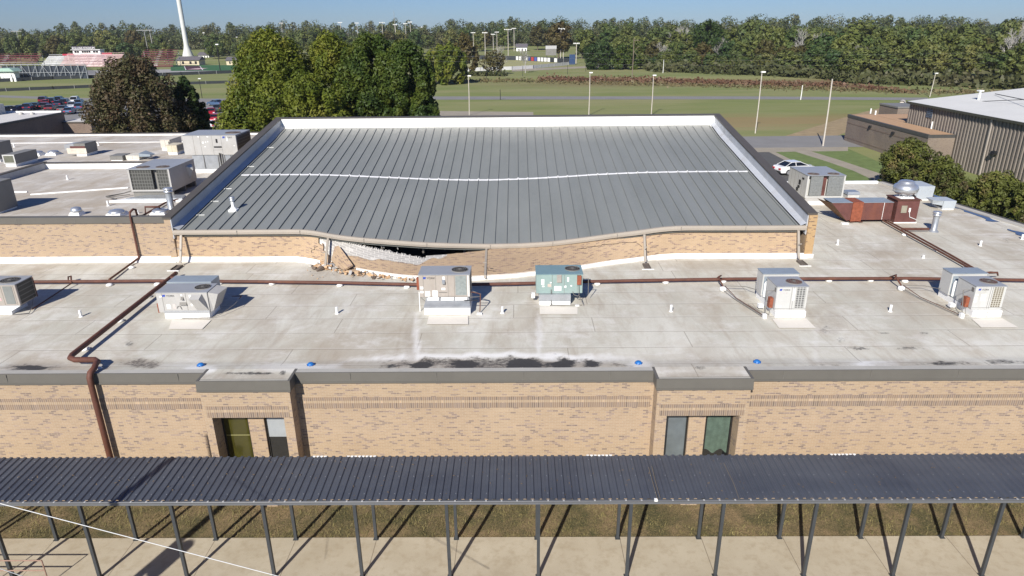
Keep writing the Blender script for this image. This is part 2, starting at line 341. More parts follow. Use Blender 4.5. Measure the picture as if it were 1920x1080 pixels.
# ------------------------------------------------------------------ school: low front wing
SY = 21.12                                  # front brick wall plane
wing = thing('school_wing', 'low tan brick school wing with flat grey roof and bronze edge', 'school wing', (0, SY, 0))
BAYY = 20.53
bays = [(P(371, 722, Y=BAYY).x, P(541, 722, Y=BAYY).x), (P(1234, 718, Y=BAYY).x, P(1410, 716, Y=BAYY).x)]
ops = [(P(397.5, 783, Y=BAYY).x, P(532, 783, Y=BAYY).x), (P(1250, 780, Y=BAYY).x, P(1387, 779, Y=BAYY).x)]
ZT, ZB = 5.77, 5.36                         # fascia top and bottom
ZW = 4.30                                   # window head
mb = MB(); segs = [(-40, bays[0][0]), (bays[0][1], bays[1][0]), (bays[1][1], 34.0)]
for a, b in segs: MB().box(a, b, SY, SY+.35, -.1, ZB).build('brick_wall', BR, wing)
EX = lambda y: 29.45+(46.6-y)*.18
mb.prism([(EX(SY+.35)-.35, SY+.35), (EX(SY+.35), SY+.35), (EX(52.1), 52.1), (EX(52.1)-.35, 52.1)], -.1, ZB-.4, 'z'); mb.build('side_wall', BR, wing); mb = MB()
for (a, b), (c, d) in zip(bays, ops):
    mb.box(a, c, BAYY, SY+.35, .55, ZB); mb.box(d, b, BAYY, SY+.35, .55, ZB); mb.box(c, d, BAYY, SY+.35, ZW, ZB); mb.box(a, c, SY-.0, SY+.35, -.1, .549); mb.box(d, b, SY-.0, SY+.35, -.1, .549); mb.build('bay_wall', BR, wing); mb = MB()
for nm, z0, z1, mt in (('rowlock_band', 4.63, 4.76, SOLD), ('header_band', 4.52, 4.63, SOLDL), ('soldier_band', 4.315, 4.52, SOLD)):
    mb = MB()
    e = .012 if mt is SOLD else .006
    for a, b in segs: mb.box(a+(.0 if a < -30 else .1), b-.1, SY-e, SY+.01, z0, z1)
    for a, b in bays: mb.box(a+.12, b-.12, BAYY-e, BAYY+.01, z0, z1)
    mb.build(nm, mt, wing)
# fascia with slanted face and drip, wraps the bays
mb = MB()
def fas(x0, x1, y, ends=(0, 0)):
    # slanted profile: (y, z)
    prof = [(y-.05, ZB+.07), (y-.02, ZT), (y+.02, ZT-.001), (y+.02, ZB), (y+.002, ZB), (y-.07, ZB-.0), (y-.07, ZB+.07)]
    mb.prism(prof, x0, x1, 'x')
for a, b in segs: fas(a, b, SY)
for a, b in bays:
    fas(a-.06, b+.06, BAYY)
    mb.box(a-.06, a+.03, BAYY+.021, SY+.3, ZB, ZT-.003); mb.box(b-.03, b+.06, BAYY+.021, SY+.3, ZB, ZT-.003)
mb.build('roof_edge', FASC, wing)
mb = MB()
x = -39.5
while x < 29:
    mb.box(x, x+.012, SY-.056, SY-.01, ZB+.075, ZT-.02) if not any(a-.1 < x < b+.1 for a, b in bays) else 0
    x += 3.05
mb.build('edge_joint', SEAM, wing)
COPE = M('coping_skin', (.4, .385, .35), .7, 0, .1, 1)
for a, b in segs: MB().box(a, b, SY+.021, SY+.3, ZB+.1, ZT-.012).build('coping', COPE, wing)
for a, b in bays: MB().box(a+.031, b-.031, BAYY+.021, BAYY+.16, ZB+.1, ZT-.02).build('coping', M('bay_coping', (.4, .38, .33), .8, 0, .12, 3), wing)
# windows in the two bays
def pchild(mb, name, mat, par):
    L = Vector((0, 0, 0)); q = par
    while q: L += q.location; q = q.parent
    mb.v = [(a-L.x, b-L.y, c-L.z) for a, b, c in mb.v]; return mb.build(name, mat, par, local=True)
def glass(name, c, rough=.08, mixn=None):
    t = NT(name); n = t.noise(t.pos(), 2.0, 4); t.l(t.mix(n, tuple(x*.6 for x in c), tuple(x*1.4 for x in c)), t.b.inputs['Base Color'])
    t.b.inputs['Roughness'].default_value = rough; t.b.inputs['Specular IOR Level'].default_value = .8; return t.m
GLO = glass('olive_pane', (.045, .042, .008)); GLD = glass('dark_pane', (.012, .013, .014)); GLG = glass('grey_blind_pane', (.12, .14, .15), .2); GLGR = glass('green_curtain', (.045, .08, .06), .9)
FR = M('bronze_frame', (.02, .019, .018), .4, 0, .1, 4)
def win(x0, x1, kind, lab):
    y = SY+.02; z0, z1 = .95, ZW
    mb = MB(); f = .06
    mb.box(x0, x1, y, y+.08, z1-f, z1); mb.box(x0, x1, y, y+.08, z0, z0+f); mb.box(x0, x0+f, y, y+.08, z0+f, z1-f); mb.box(x1-f, x1, y, y+.08, z0+f, z1-f)
    zt = 2.05; mb.box(x0+f, x1-f, y, y+.08, zt-.04, zt+.04)
    fr = mb.build('window', FR, wing); fr['label'] = lab
    top = {'olive': GLO, 'half': GLD, 'grey': GLG, 'green': GLD}[kind]
    mb = MB(); mb.box(x0+f, x1-f, y+.04, y+.05, zt+.04, z1-f); pchild(mb, 'pane', top, fr)
    mb = MB(); mb.box(x0+f, x1-f, y+.04, y+.05, z0+f, zt-.04); pchild(mb, 'lower_pane', M('lower_panel', (.05, .07, .06) if kind != 'grey' else (.09, .11, .11), .25, 0, .2, 2), fr)
    if kind == 'half':
        mb = MB(); mb.box(x0+f+.01, x1-f-.01, y+.025, y+.036, 3.1, z1-f-.005); pchild(mb, 'blind', M('grey_blind', (.3, .32, .33), .8, 0, .08, 3), fr)
    if kind == 'olive':
        mb = MB(); mb.box(x0+f+.01, x1-f-.01, y+.03, y+.036, 3.16, 3.18); pchild(mb, 'rail', M('pale_rail', (.35, .33, .15), .6, 0, .05, 3), fr)
    if kind == 'green':
        mb = MB(); n = 14; xs = [x0+f+.03+(x1-x0-2*f-.06)*i/n for i in range(n+1)]
        vs_ = []
        for j, z in enumerate((z1-f, 3.4, 2.8, 2.42)):
            for i, xx in enumerate(xs): vs_.append((xx, y+.012+.012*math.sin(i*1.7+j*.6), z+(.09*math.sin(i*.7+1) if j == 3 else 0)))
        mb.add(vs_, [(j*(n+1)+i, j*(n+1)+i+1, (j+1)*(n+1)+i+1, (j+1)*(n+1)+i) for j in range(3) for i in range(n)], True)
        pchild(mb, 'curtain', M('green_cloth', (.075, .11, .085), .9, 0, .3, 5), fr)
pw = lambda px, i: P(px, (783, 780)[i], Y=SY).x
win(ops[0][0]-.0, pw(465.5, 0), 'olive', 'window with olive tinted glass'); win(pw(495, 0), ops[0][1], 'half', 'window with a grey blind pulled half way down')
win(ops[1][0], pw(1291.5, 1), 'grey', 'window with a pale grey blind'); win(pw(1323, 1), ops[1][1]-.0, 'green', 'window covered by a green curtain')
for a, b in ((pw(465.5, 0), pw(495, 0)), (pw(1291.5, 1), pw(1323, 1))): MB().box(a, b, SY-.06, SY+.35, -.1, ZW).build('window_pier', BR, wing)
mb = MB()
for c, d in ops: mb.box(c, d, SY-.06+.061, SY+.35, -.1, .95)
mb.build('window_sill_wall', BR, wing)
mb = MB()
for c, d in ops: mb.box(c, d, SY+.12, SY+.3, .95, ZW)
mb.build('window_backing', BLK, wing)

# ---- low roof membrane with painted-in ageing (stain attribute on the mesh)
def memb_mat(name, tan=1.0, attr=True, seam=1.45, base=((.5, .48, .405), (.64, .62, .545))):
    t = NT(name); p = t.pos(); sp = t.n('ShaderNodeSeparateXYZ'); t.l(p, sp.inputs[0])
    a = t.noise(t.pos((.55, .22, 1)), .55, 6, .6, .6); b = t.noise(t.pos((1, .6, 1)), 1.3, 6, .65, .5); c = t.noise(p, 14, 4, .7); e = t.noise(t.pos((1, .25, 1)), .9, 6, .7, 1.2)
    d = t.mix(t.ramp(a, .35, .65), *base)
    d = t.mix(t.math('MULTIPLY', t.ramp(b, .48, .75), .45*tan), d, (.42, .35, .265)); d = t.mix(t.math('MULTIPLY', t.ramp(e, .48, .72), .55*tan), d, (.36, .295, .22)); h = t.noise(t.pos((.16, .1, 1)), .9, 5, .6, 1.0); d = t.mix(t.math('MULTIPLY', t.ramp(h, .48, .62), .55*tan), d, (.36, .3, .225)); tr_ = t.noise(t.pos((1, .12, 1)), 2.2, 3, .6, .8); d = t.mix(t.math('MULTIPLY', t.ramp(tr_, .58, .72), .35*tan), d, (.34, .28, .21))
    d = t.mix(t.math('MULTIPLY', t.ramp(t.noise(t.pos((.7, 1, 1)), .8, 6, .7), .52, .74), .6), d, (.76, .745, .71))
    d = t.mix(t.math('MULTIPLY', t.ramp(c, .35, .65), .1), d, (.3, .27, .23))
    wv = t.math('MULTIPLY', t.math('SUBTRACT', b, .5), .04)
    fy = t.math('FRACT', t.math('DIVIDE', t.math('ADD', sp.outputs[1], wv), seam))
    ln = t.math('MULTIPLY', t.math('LESS_THAN', fy, .03), t.ramp(t.noise(t.pos((.6, .6, 1)), .9, 4), .2, .5))
    lt = t.math('MULTIPLY', t.math('MULTIPLY', t.math('GREATER_THAN', fy, .022), t.math('LESS_THAN', fy, .1)), .15)
    row = t.n('ShaderNodeTexWhiteNoise', noise_dimensions='1D'); t.l(t.math('FLOOR', t.math('DIVIDE', sp.outputs[1], seam)), row.inputs['W'])
    xs = t.math('ADD', sp.outputs[0], t.math('MULTIPLY', row.outputs['Value'], 9))
    fx = t.math('LESS_THAN', t.math('FRACT', t.math('DIVIDE', xs, 10.5)), .0035)
    d = t.mix(lt, d, (.72, .69, .64)); d = t.mix(t.math('MULTIPLY', t.math('MAXIMUM', ln, fx), .55), d, (.19, .155, .12))
    if attr:
        at = t.n('ShaderNodeAttribute', attribute_name='stain'); s3 = t.n('ShaderNodeSeparateColor'); t.l(at.outputs['Color'], s3.inputs[0])
        f = t.noise(p, 6, 5, .75)
        d = t.mix(s3.outputs[2], d, (.8, .79, .765)); d = t.mix(t.math('MULTIPLY', s3.outputs[1], t.ramp(f, .15, .6)), d, (.3, .25, .2))
        g = t.ramp(t.math('ADD', s3.outputs[0], t.math('MULTIPLY', t.math('SUBTRACT', f, .5), 1.5)), .28, .8)
        d = t.mix(t.math('MULTIPLY', g, .93), d, (.022, .022, .024))
    t.l(d, t.b.inputs['Base Color']); t.b.inputs['Roughness'].default_value = .85; t.bump(t.math('ADD', c, t.math('MULTIPLY', ln, -1)), .12, .01); return t.m
MEMB = memb_mat('roof_membrane')
blk = [(930,682,218,13,.56),(55,689,70,8,.35),(268,681,40,9,.5),(1770,682,60,5,.4),(1890,680,50,5,.45),(1560,685,60,4,.3),(55,690,30,6,1),(790,685,32,7,.95),(875,682,22,10,1),(985,683,36,10,1.1),(1030,685,14,5,.8),(1060,683,30,9,1),(1112,683,20,7,.95),(735,686,14,4,.7),(470,700,50,3,.75),(530,699,10,4,.6),(1312,689,12,4,.55),
       (1610,653,26,2.5,.6),(1575,638,10,8,.35),(1548,618,10,9,.4),(1770,682,34,4.5,.7),(1700,653,30,3,.5),(1880,679,40,5,.6),(1660,624,12,2,.6),(1735,625,10,2,.5),(245,645,9,4,.6),(1600,462,5,2,.1),(1887,451,10,5,.35),(750,564,6,2,.6),(758,571,4,1.5,.6),(880,452,1,1,0)]
gry = [(455,707,90,8,.5),(1320,705,95,7,.45),(930,684,215,14,.95),(268,681,36,9,.8),(60,690,75,11,.35),(210,676,60,4,.35),(1560,605,28,26,.45),(1530,585,16,12,.4),(1120,570,22,18,.2),(1740,683,110,7,.5),(1560,682,60,5,.3),(250,625,14,30,.3),(1130,590,120,8,.12),
       (500,610,30,60,.25),(560,570,26,40,.2),(770,640,12,60,.35),(680,560,60,25,.12),(1000,600,16,60,.28),(20,640,30,50,.25),(400,660,100,14,.2),(1300,680,200,16,.2),(1640,470,40,14,.25),(1460,500,26,10,.35),(1770,560,30,26,.22),(1700,610,40,60,.16),(640,506,160,8,.18),(300,500,300,8,.14),(1300,497,200,8,.2)]
wht = [(930,672,250,11,.8),(960,697,260,5,.7),(560,690,90,10,.4),(780,640,7,45,.6),(1010,640,6,60,.5),(1200,683,22,10,.7),(1640,682,50,5,.9),(380,692,30,8,.6),(1530,640,6,40,.2)]
blue = []
def stain(v):
    x, y = proj(v)
    n = noise.noise((v.x*1.6, v.y*1.6, 1))*.5+noise.noise((v.x*5, v.y*5, 4))*.25; o = []
    for L in (blk, gry, wht):
        t = 0
        for cx, cy, rx, ry, s in L:
            dx = (x-cx)/rx; dy = (y-cy)/ry
            if abs(dx) < 1.7 and abs(dy) < 1.7:
                k = 1.15-math.sqrt(dx*dx+dy*dy)+n*(1.3 if L is blk else .8)
                if k > 0: t = max(t, min(1, k*2.2)*s)
        o.append(t)
    return (o[0], o[1]*(1-.3*o[2]), o[2]*(1-min(1, o[1]*1.1)) if y > 660 else o[2])
def attr_sheet(name, x0, x1, y0, y1, z, st, mat, par, xr=None):
    nx = int((x1-x0)/st); ny = int((y1-y0)/st); vs_ = []; 
    for j in range(ny+1):
        yy = y0+(y1-y0)*j/ny; xe = xr(yy) if xr else x1
        for i in range(nx+1): vs_.append((x0+(xe-x0)*i/nx, yy, z(x0+(xe-x0)*i/nx, yy)))
    mb = MB(); mb.add(vs_, [(j*(nx+1)+i, j*(nx+1)+i+1, (j+1)*(nx+1)+i+1, (j+1)*(nx+1)+i) for j in range(ny) for i in range(nx)], True)
    o = mb.build(name, mat, par, fix=False)
    ca = o.data.color_attributes.new('stain', 'FLOAT_COLOR', 'POINT'); arr = np.zeros((len(vs_), 4), 'f')
    for k, v in enumerate(vs_):
        q = stain(Vector(v)); arr[k] = (q[0], q[1], q[2], 1)
    ca.data.foreach_set('color', arr.ravel()); return o

def zroof(x, y):        # very slight unevenness, rise to the edge
    z = ZR+.02*noise.noise((x*.25, y*.3, 7))
    z = max(z, ZR+.105-(y-SY-.28)*.13)
    return z
attr_sheet('roof_membrane', -34, 34.6, SY+.29, 34.0, zroof, .14, MEMB, wing, lambda y: EX(y)-.25)
attr_sheet('roof_membrane', 15.4, 29.9, 34.0, 51.8, zroof, .2, MEMB, wing, lambda y: EX(y)-.25)
for a, b in bays: attr_sheet('bay_roof', a+.035, b-.035, BAYY+.161, SY+.31, lambda x, y: ZR+.107, .07, MEMB, wing)
mb = MB(); mb.box(15.4, 27.9, 51.8, 52.1, ZR-.1, ZR+.16)
mb.build('rear_kerb', WHITE, wing)
def ek(name, o0, o1, z0, z1, mat):
    mb = MB(); mb.prism([(EX(SY+.31)-o0, SY+.31), (EX(SY+.31)-o1, SY+.31), (EX(52.1)-o1, 52.1), (EX(52.1)-o0, 52.1)], z0, z1, 'z'); mb.build(name, mat, wing)
ek('side_flashing', .55, .1, ZR-.2, ZR+.07, M('pale_edge', (.42, .4, .36), .8, 0, .1, 1)); ek('side_edge', .098, -.06, ZR-.38, ZR+.1, FASCD)
mb = MB(); mb.box(15.4, 28.1, 51.9, 52.1, -.1, ZR-.11); mb.box(-40, -39.7, SY, 34, -.1, ZB); mb.build('rear_wall', BR, wing)
# ponding water patches at the right edge
POND = NT('roof_pond'); POND.b.inputs['Base Color'].default_value = (.07, .085, .12, 1); POND.b.inputs['Roughness'].default_value = .06; POND.b.inputs['Specular IOR Level'].default_value = 1
n_ = POND.noise(POND.pos(), 5, 3); POND.bump(n_, .05, .01)
def blob(name, pts, z, mat, par, jit=.1, n=5):
    q = [P(x, y, z=z) for x, y in pts]; out = []
    for i in range(len(q)):
        a, b = q[i], q[(i+1) % len(q)]
        for k in range(n):
            p = a.lerp(b, k/n); s = noise.noise((p.x*1.7, p.y*1.7, 2)); out.append((p.x+jit*s, p.y+jit*noise.noise((p.y*2, p.x*2, 5)), z))
    mb = MB(); mb.poly(out); o = mb.build(name, mat, par, fix=False)
    if o.data.polygons[0].normal.z < 0: o.data.flip_normals()
    return o
for pts in ([(1751, 365), (1764, 368), (1790, 378), (1800, 385), (1822, 395), (1852, 405), (1874, 416), (1850, 414), (1828, 404), (1806, 396), (1789, 388), (1766, 376)], [(1888, 429), (1905, 432), (1935, 442), (1935, 452), (1910, 441)]):
    o = blob('puddle', pts, ZR+.028, POND.m, None, .3); tag(o, 'long blue puddle by the right roof edge' if pts[0][0] < 1800 else 'small blue puddle at the far right of the roof edge', 'puddle')
# patches of newer membrane in front of the curbs
NEWM = M('new_membrane_patch', (.7, .655, .58), .8, 0, .05, 1)
for pts in ([(322, 600), (396, 600), (379, 617), (316, 617)], [(804, 592), (878, 592), (878, 608), (800, 608)], [(1012, 576), (1083, 576), (1083, 589), (1012, 589)], [(1448, 598), (1512, 597), (1530, 615), (1461, 615)], [(1822, 598), (1880, 597), (1910, 614), (1840, 614)]):
    o = MB().poly([P(x, y, z=ZR+.03) for x, y in pts]).build('membrane_patch', NEWM, wing, fix=False)
    if o.data.polygons[0].normal.z < 0: o.data.flip_normals()
# ------------------------------------------------------------------ gym with the sagging metal roof
GX0, GX1, GYF, GYB = -18.05, 15.0, 33.95, 52.5
gym = thing('gymnasium', 'brick gymnasium with sagging grey standing seam roof and collapsed front wall', 'gymnasium', (0, GYF, 0))
eave_top = [(300,433),(562,431.5),(585,433),(610,438),(640,443),(682,447.5),(740,452),(800,456),(860,458),(919,459),(980,457.5),(1036,454),(1100,446),(1157,438),(1200,433),(1240,427),(1277,424.5),(1400,424.5),(1505,424)]
def eave_pt(x): return P(x, smooth(eave_top, x), Y=GYF)
EP = [(eave_pt(x).x, eave_pt(x).z) for x in range(325, 1512, 8)]
def eave_z(X): return lerp(EP, X)
BZ = 10.02; Z0E = 7.3
mid = [(452,323),(560,322),(620,323.5),(700,327),(800,331.5),(890,333.5),(960,332),(1040,328),(1120,322.5),(1200,319),(1300,317),(1400,317)]
YM = P(450, 323, z=8.72).y
def base_z(Y):
    u = (Y-GYF)/(GYB-GYF); z = Z0E+(BZ-Z0E)*u
    return z+.12*math.sin(math.pi*max(0, (u-.86))/.28) if u > .86 else z
MP = [(P(x, y, Y=YM).x, P(x, y, Y=YM).z-base_z(YM)) for x, y in mid]
o_ = (MP[0][1]+MP[-1][1])/2; MP = [(a, min(0, b-o_)) for a, b in MP]
def roof_z(X, Y):
    s0 = eave_z(X)-Z0E; s1 = smooth(MP, X, 1.2)
    u = (Y-GYF)/(YM-GYF)
    if u < 1: s = s0+(s1-s0)*(1-(1-u)**1.25)
    else: s = s1*max(0, 1-((Y-YM)/(GYB-1.0-YM))**1.3)
    return base_z(Y)+s
xs = [GX0+.35+i*(GX1-GX0-.7)/220 for i in range(221)]; ys = [GYF+(GYB-GYF)*j/60 for j in range(61)]
mb = MB(); nx = len(xs)
mb.add([(x, y, roof_z(x, y)) for y in ys for x in xs], [(j*nx+i, j*nx+i+1, (j+1)*nx+i+1, (j+1)*nx+i) for j in range(60) for i in range(nx-1)], True)
mb.add([(x, y, roof_z(x, y)-.3) for y in ys for x in xs], [(j*nx+i, (j+1)*nx+i, (j+1)*nx+i+1, j*nx+i+1) for j in range(60) for i in range(nx-1)], True)
def zincroof():
    t = NT('standing_seam_zinc'); p = t.pos(); sp = t.n('ShaderNodeSeparateXYZ'); t.l(p, sp.inputs[0])
    a = t.noise(t.pos((.6, .12, 1)), .8, 5, .6); c = t.noise(t.pos((1, .3, 1)), 6, 5, .7)
    pn = t.n('ShaderNodeTexWhiteNoise', noise_dimensions='1D'); t.l(t.math('FLOOR', t.math('DIVIDE', t.math('SUBTRACT', sp.outputs[0], GX0+.62), .633)), pn.inputs['W'])
    d = t.mix(t.ramp(a, .3, .7), (.225, .238, .222), (.275, .288, .27)); d = t.mix(t.math('MULTIPLY', t.ramp(c, .4, .8), .35), d, (.3, .3, .285))
    d = t.mix(t.math('MULTIPLY', pn.outputs['Value'], .16), d, (.31, .32, .31))
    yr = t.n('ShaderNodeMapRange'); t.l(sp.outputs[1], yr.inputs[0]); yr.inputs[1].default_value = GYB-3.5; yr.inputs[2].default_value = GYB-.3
    d = t.mix(t.math('MULTIPLY', t.math('MULTIPLY', yr.outputs[0], t.ramp(c, .2, .6)), .7), d, (.44, .43, .39))  # rear end lightened: grazing sheen painted into the colour
    t.l(d, t.b.inputs['Base Color']); t.b.inputs['Roughness'].default_value = .48; t.b.inputs['Metallic'].default_value = .25; t.bump(t.noise(t.pos((1.6, .35, 1)), 1.1, 3), .25, .04); return t.m
ZRF = zincroof()
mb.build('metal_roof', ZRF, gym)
NS = 51; SP = (GX1-GX0-1.0)/NS; mb = MB()
for k in range(NS+1):
    x = GX0+.5+k*SP; w_ = .012; h_ = .06
    ysr = [GYF+.05+(GYB-.6-GYF)*j/40 for j in range(41)]
    vs_ = [];
    for y in ysr:
        z = roof_z(x, y); vs_ += [(x-w_, y, z-.01), (x-w_, y, z+h_), (x+w_, y, z+h_), (x+w_, y, z-.01)]
    fs = [(4*j+a, 4*j+a+1, 4*j+a+5, 4*j+a+4) for j in range(40) for a in range(3)]+[(0, 1, 2, 3), (160, 163, 162, 161)]
    mb.add(vs_, fs)
mb.build('roof_seams', M('seam_metal', (.21, .22, .215), .5, .25, .08, 2), gym)
# white sealant line crossing the roof
mb = MB(); rnd = random.Random(3)
xa = P(452, 323, Y=YM).x; xb = P(1403, 317, Y=YM).x; n = 420; top = []; vs_ = []
for i in range(n+1):
    x = xa+(xb-xa)*i/n; ph = ((x-GX0-.5)/SP) % 1; k = max(0, 1-min(ph, 1-ph)/.09)
    wd = .115+.035*k+.03*noise.noise((x*3, 0, 0)); y = YM+.03*noise.noise((x*2, 5, 0))+.05*k
    vs_ += [(x, y-wd, roof_z(x, y-wd)+.008), (x, y, roof_z(x, y)+.025+.085*k), (x, y+wd, roof_z(x, y+wd)+.008)]
mb.add(vs_, [(3*i+a, 3*i+3+a, 3*i+4+a, 3*i+1+a) for i in range(n) for a in (0, 1)], True)
mb.build('sealant_line', M('white_sealant', (.75, .75, .75), .6, 0, .06, 4), gym)
# eave fascia (folded metal in lengths)
mb = MB(); nE = 240; vs_ = []
for i in range(nE+1):
    x = GX0-.02+(GX1-GX0+.04)*i/nE; z = eave_z(x)+.01
    vs_ += [(x, GYF+.12, z+.02), (x, GYF-.02, z+.015), (x, GYF-.045, z-.10), (x, GYF-.06, z-.11), (x, GYF-.05, z-.215), (x, GYF+.12, z-.215)]
mb.add(vs_, [(6*i+a, 6*i+6+a, 6*i+7+a, 6*i+1+a) for i in range(nE) for a in range(5)], False)
mb.build('eave_fascia', TANF, gym)
mb = MB()
for px in (444, 562, 682, 800, 919, 1036, 1157, 1277, 1398):
    x = eave_pt(px).x; z = eave_z(x); mb.box(x, x+.015, GYF-.075, GYF-.03, z-.2, z)
mb.build('fascia_joint', SEAM, gym)
# parapets on both sides and at the rear
def para(name, x0, x1, mat, y0=GYF-.02, y1=GYB+.45, zt=(8.02, 10.86), zb=(5.0, 5.0), gap=0):
    mb = MB(); mb.add([(x0, y0, zb[0]), (x1, y0, zb[0]), (x1, y1, zb[1]), (x0, y1, zb[1]), (x0, y0, zt[0]), (x1, y0, zt[0]), (x1, y1, zt[1]), (x0, y1, zt[1])],
                      [(0,3,2,1),(4,5,6,7),(0,1,5,4),(1,2,6,5),(2,3,7,6),(3,0,4,7)]); return mb.build(name, mat, gym)
para('side_wall', GX0-.36, GX0-.03, BR, zb=(-.1, -.1), zt=(7.95, 10.79)); para('side_wall', GX1+.03, GX1+.40, BR, zb=(-.1, -.1), zt=(7.95, 10.79))
INN = M('parapet_lining', (.48, .5, .53), .5, .15, .08, .8, dirt=((.36, .34, .3), 1, .35))
para('parapet_lining', GX0-.028, GX0+.02, INN, zb=(6.9, 9.5), zt=(7.93, 10.77)); para('parapet_lining', GX1-.02, GX1+.028, INN, zb=(6.9, 9.5), zt=(7.93, 10.77))
# sloped flashing skirts along the sides
for xa_, xb_ in ((GX0+.02, GX0+.32), (GX1-.02, GX1-.3)):
    mb = MB(); vs_ = []
    for j in range(41):
        y = GYF+(GYB-GYF)*j/40; z0 = roof_z(max(GX0+.36, min(GX1-.36, xb_)), y); vs_ += [(xa_, y, base_z(y)+.2), (xb_, y, z0+.03)]
    mb.add(vs_, [(2*j, 2*j+1, 2*j+3, 2*j+2) for j in range(40)], True); mb.build('side_flashing', INN, gym)
para('parapet_cap', GX0-.42, GX0+.05, FASCD, y0=GYF-.06, zb=(7.951, 10.791), zt=(8.05, 10.89)); para('parapet_cap', GX1-.05, GX1+.46, FASCD, y0=GYF-.06, zb=(7.951, 10.791), zt=(8.05, 10.89))
mb = MB(); mb.box(GX0-.02, GX1+.02, GYB, GYB+.3, 9.7, 10.80); mb.box(GX0+.02, GX1-.02, GYB-.035, GYB+.001, 10.32, 10.36); mb.prism([(GYB, 10.2), (GYB-.35, 10.0), (GYB-.35, 9.95), (GYB, 9.95)], GX0+.02, GX1-.02, 'x')
mb.build('rear_parapet', WHITE, gym)
mb = MB(); mb.box(GX0-.36, GX1+.36, GYB+.301, GYB+.45, -.1, 10.78); mb.build('rear_wall', BR, gym)
mb = MB(); mb.box(GX0+.05, GX1-.05, GYB-.04, GYB+.5, 10.801, 10.875); mb.build('parapet_cap', FASCD, gym)
mb = MB()
for k in range(9):
    y = GYF+2+k*2.0
    if k in (0, 1, 2, 4, 6): mb.box(GX0+.4, GX0+.85, y, y+.04, roof_z(GX0+.6, y)+.02, roof_z(GX0+.6, y)+.045)
    mb.box(GX1-.85, GX1-.3, y+.6, y+.63, roof_z(GX1-.6, y)+.02, roof_z(GX1-.6, y)+.045)
mb.build('patch_tape', WHITE, gym)
# leaning and bulging front wall: a surface ruled between the photo-measured base line and eave line
base_l = [(320,482),(480,482),(560,481),(600,489),(640,498),(700,509),(750,516),(800,519),(880,519),(960,514),(1030,506),(1090,498),(1140,490),(1190,484),(1240,477),(1280,475.5),(1510,475)]
def wall_pt(x, y, off=0.0):
    yb = smooth(base_l, x); b = P(x, yb, z=ZR+.22); tY = GYF+.16; yt = smooth(eave_top, x)+5
    t = (y-yb)/(yt-yb)      # 0 base .. 1 eave
    # ruled surface: walk up the leaning line until it meets this image height
    T = P(x, yt, Y=tY); A = b; lo, hi = -.3, 1.3
    for _ in range(22):
        m_ = (lo+hi)/2; q = A.lerp(T, m_)
        if proj(q)[1] > y: lo = m_
        else: hi = m_
    q = A.lerp(T, lo); n_ = Vector((0, -(T.z-A.z), (T.y-A.y))).normalized() if T.z != A.z else Vector((0, -1, 0))
    return q-n_*off, lo, (T-A).length
def wall_sheet(name, mat, cols, topf, botf, off, thick, rows=6):
    mb = MB(); mb.uv = []; vs_ = []; xs_ = cols; Lx = 0; prev = None
    for x in xs_:
        c0 = wall_pt(x, botf(x), off)[0]
        if prev is not None: Lx += (c0-prev).length
        prev = c0
        for j in range(rows+1):
            y = botf(x)+(topf(x)-botf(x))*j/rows; q, t, L = wall_pt(x, y, off); vs_.append(q); mb.uv.append((c0.x, t*L+5.9))
    n0 = len(vs_); vb = [v+Vector((0, thick, 0)) for v in vs_]; r1 = rows+1
    fs = [(i*r1+j, (i+1)*r1+j, (i+1)*r1+j+1, i*r1+j+1) for i in range(len(xs_)-1) for j in range(rows)]
    fb = [tuple(n0+k for k in f[::-1]) for f in fs]; ed = []
    for i in range(len(xs_)-1): ed += [(i*r1+rows, (i+1)*r1+rows, n0+(i+1)*r1+rows, n0+i*r1+rows), (i*r1, n0+i*r1, n0+(i+1)*r1, (i+1)*r1)]
    m_ = len(xs_)-1
    for j in range(rows): ed += [(j, j+1, n0+j+1, n0+j), (m_*r1+j, n0+m_*r1+j, n0+m_*r1+j+1, m_*r1+j+1)]
    mb.v = vs_+vb; mb.f = fs+fb+ed; mb.sm = [False]*len(mb.f); mb.uv = mb.uv*2
    mb.v = [tuple(v) for v in mb.v]; return mb.build(name, mat, gym)
ye = lambda x: smooth(eave_top, x)+6.5
yb_ = lambda x: smooth(base_l, x)
fr = lambda a, b, n: [a+(b-a)*i/n for i in range(n+1)]
wall_sheet('brick_wall', BRUV, fr(327, 562, 20)+fr(566, 597, 8), ye, yb_, 0, .1)
stepR = lambda y: 597+[0, 3, 8, 6, 5, 2, 7, 4, 1][int((y-440)/6) % 9]
# ragged edge of the left veneer
wall_sheet('broken_brick_edge', BRUV, fr(597, 606, 4), lambda x: 455+1.2*((x*3) % 5), yb_, .003, .1)
wall_sheet('broken_brick_edge', BRUV, fr(606, 618, 4), lambda x: 470+(x-606)*.9+1.5*((x*2) % 3), lambda x: yb_(x), .003, .1)
wall_sheet('brick_wall', BRUV, fr(838, 1200, 60)+fr(1210, 1497, 22), lambda x: max(ye(x), lerp([(838, 477.5), (846, 477), (858, 475), (868, 475.2), (880, 472.5), (896, 472), (918, 468.5), (925, 466), (940, 400), (1600, 400)], x)+.5*((x*.37) % 1)), yb_, 0, .1)
wall_sheet('brick_wall', BRUV, fr(804, 838, 8), lambda x: lerp([(804, 487), (812, 484), (824, 487), (838, 480)], x), yb_, .001, .1)
wall_sheet('slumped_brick_strip', BRUV, fr(650, 785, 26), lambda x: lerp([(650,479),(672,482),(690,488),(700,489),(706,486),(735,490),(774,496),(785,497.5)], x)+.6*((x*1.3) % 2), yb_, .0, .1)
wall_sheet('slumped_brick_strip', BRUV, fr(785, 804, 6), lambda x: lerp([(785, 498), (804, 487)], x), yb_, .0, .1)
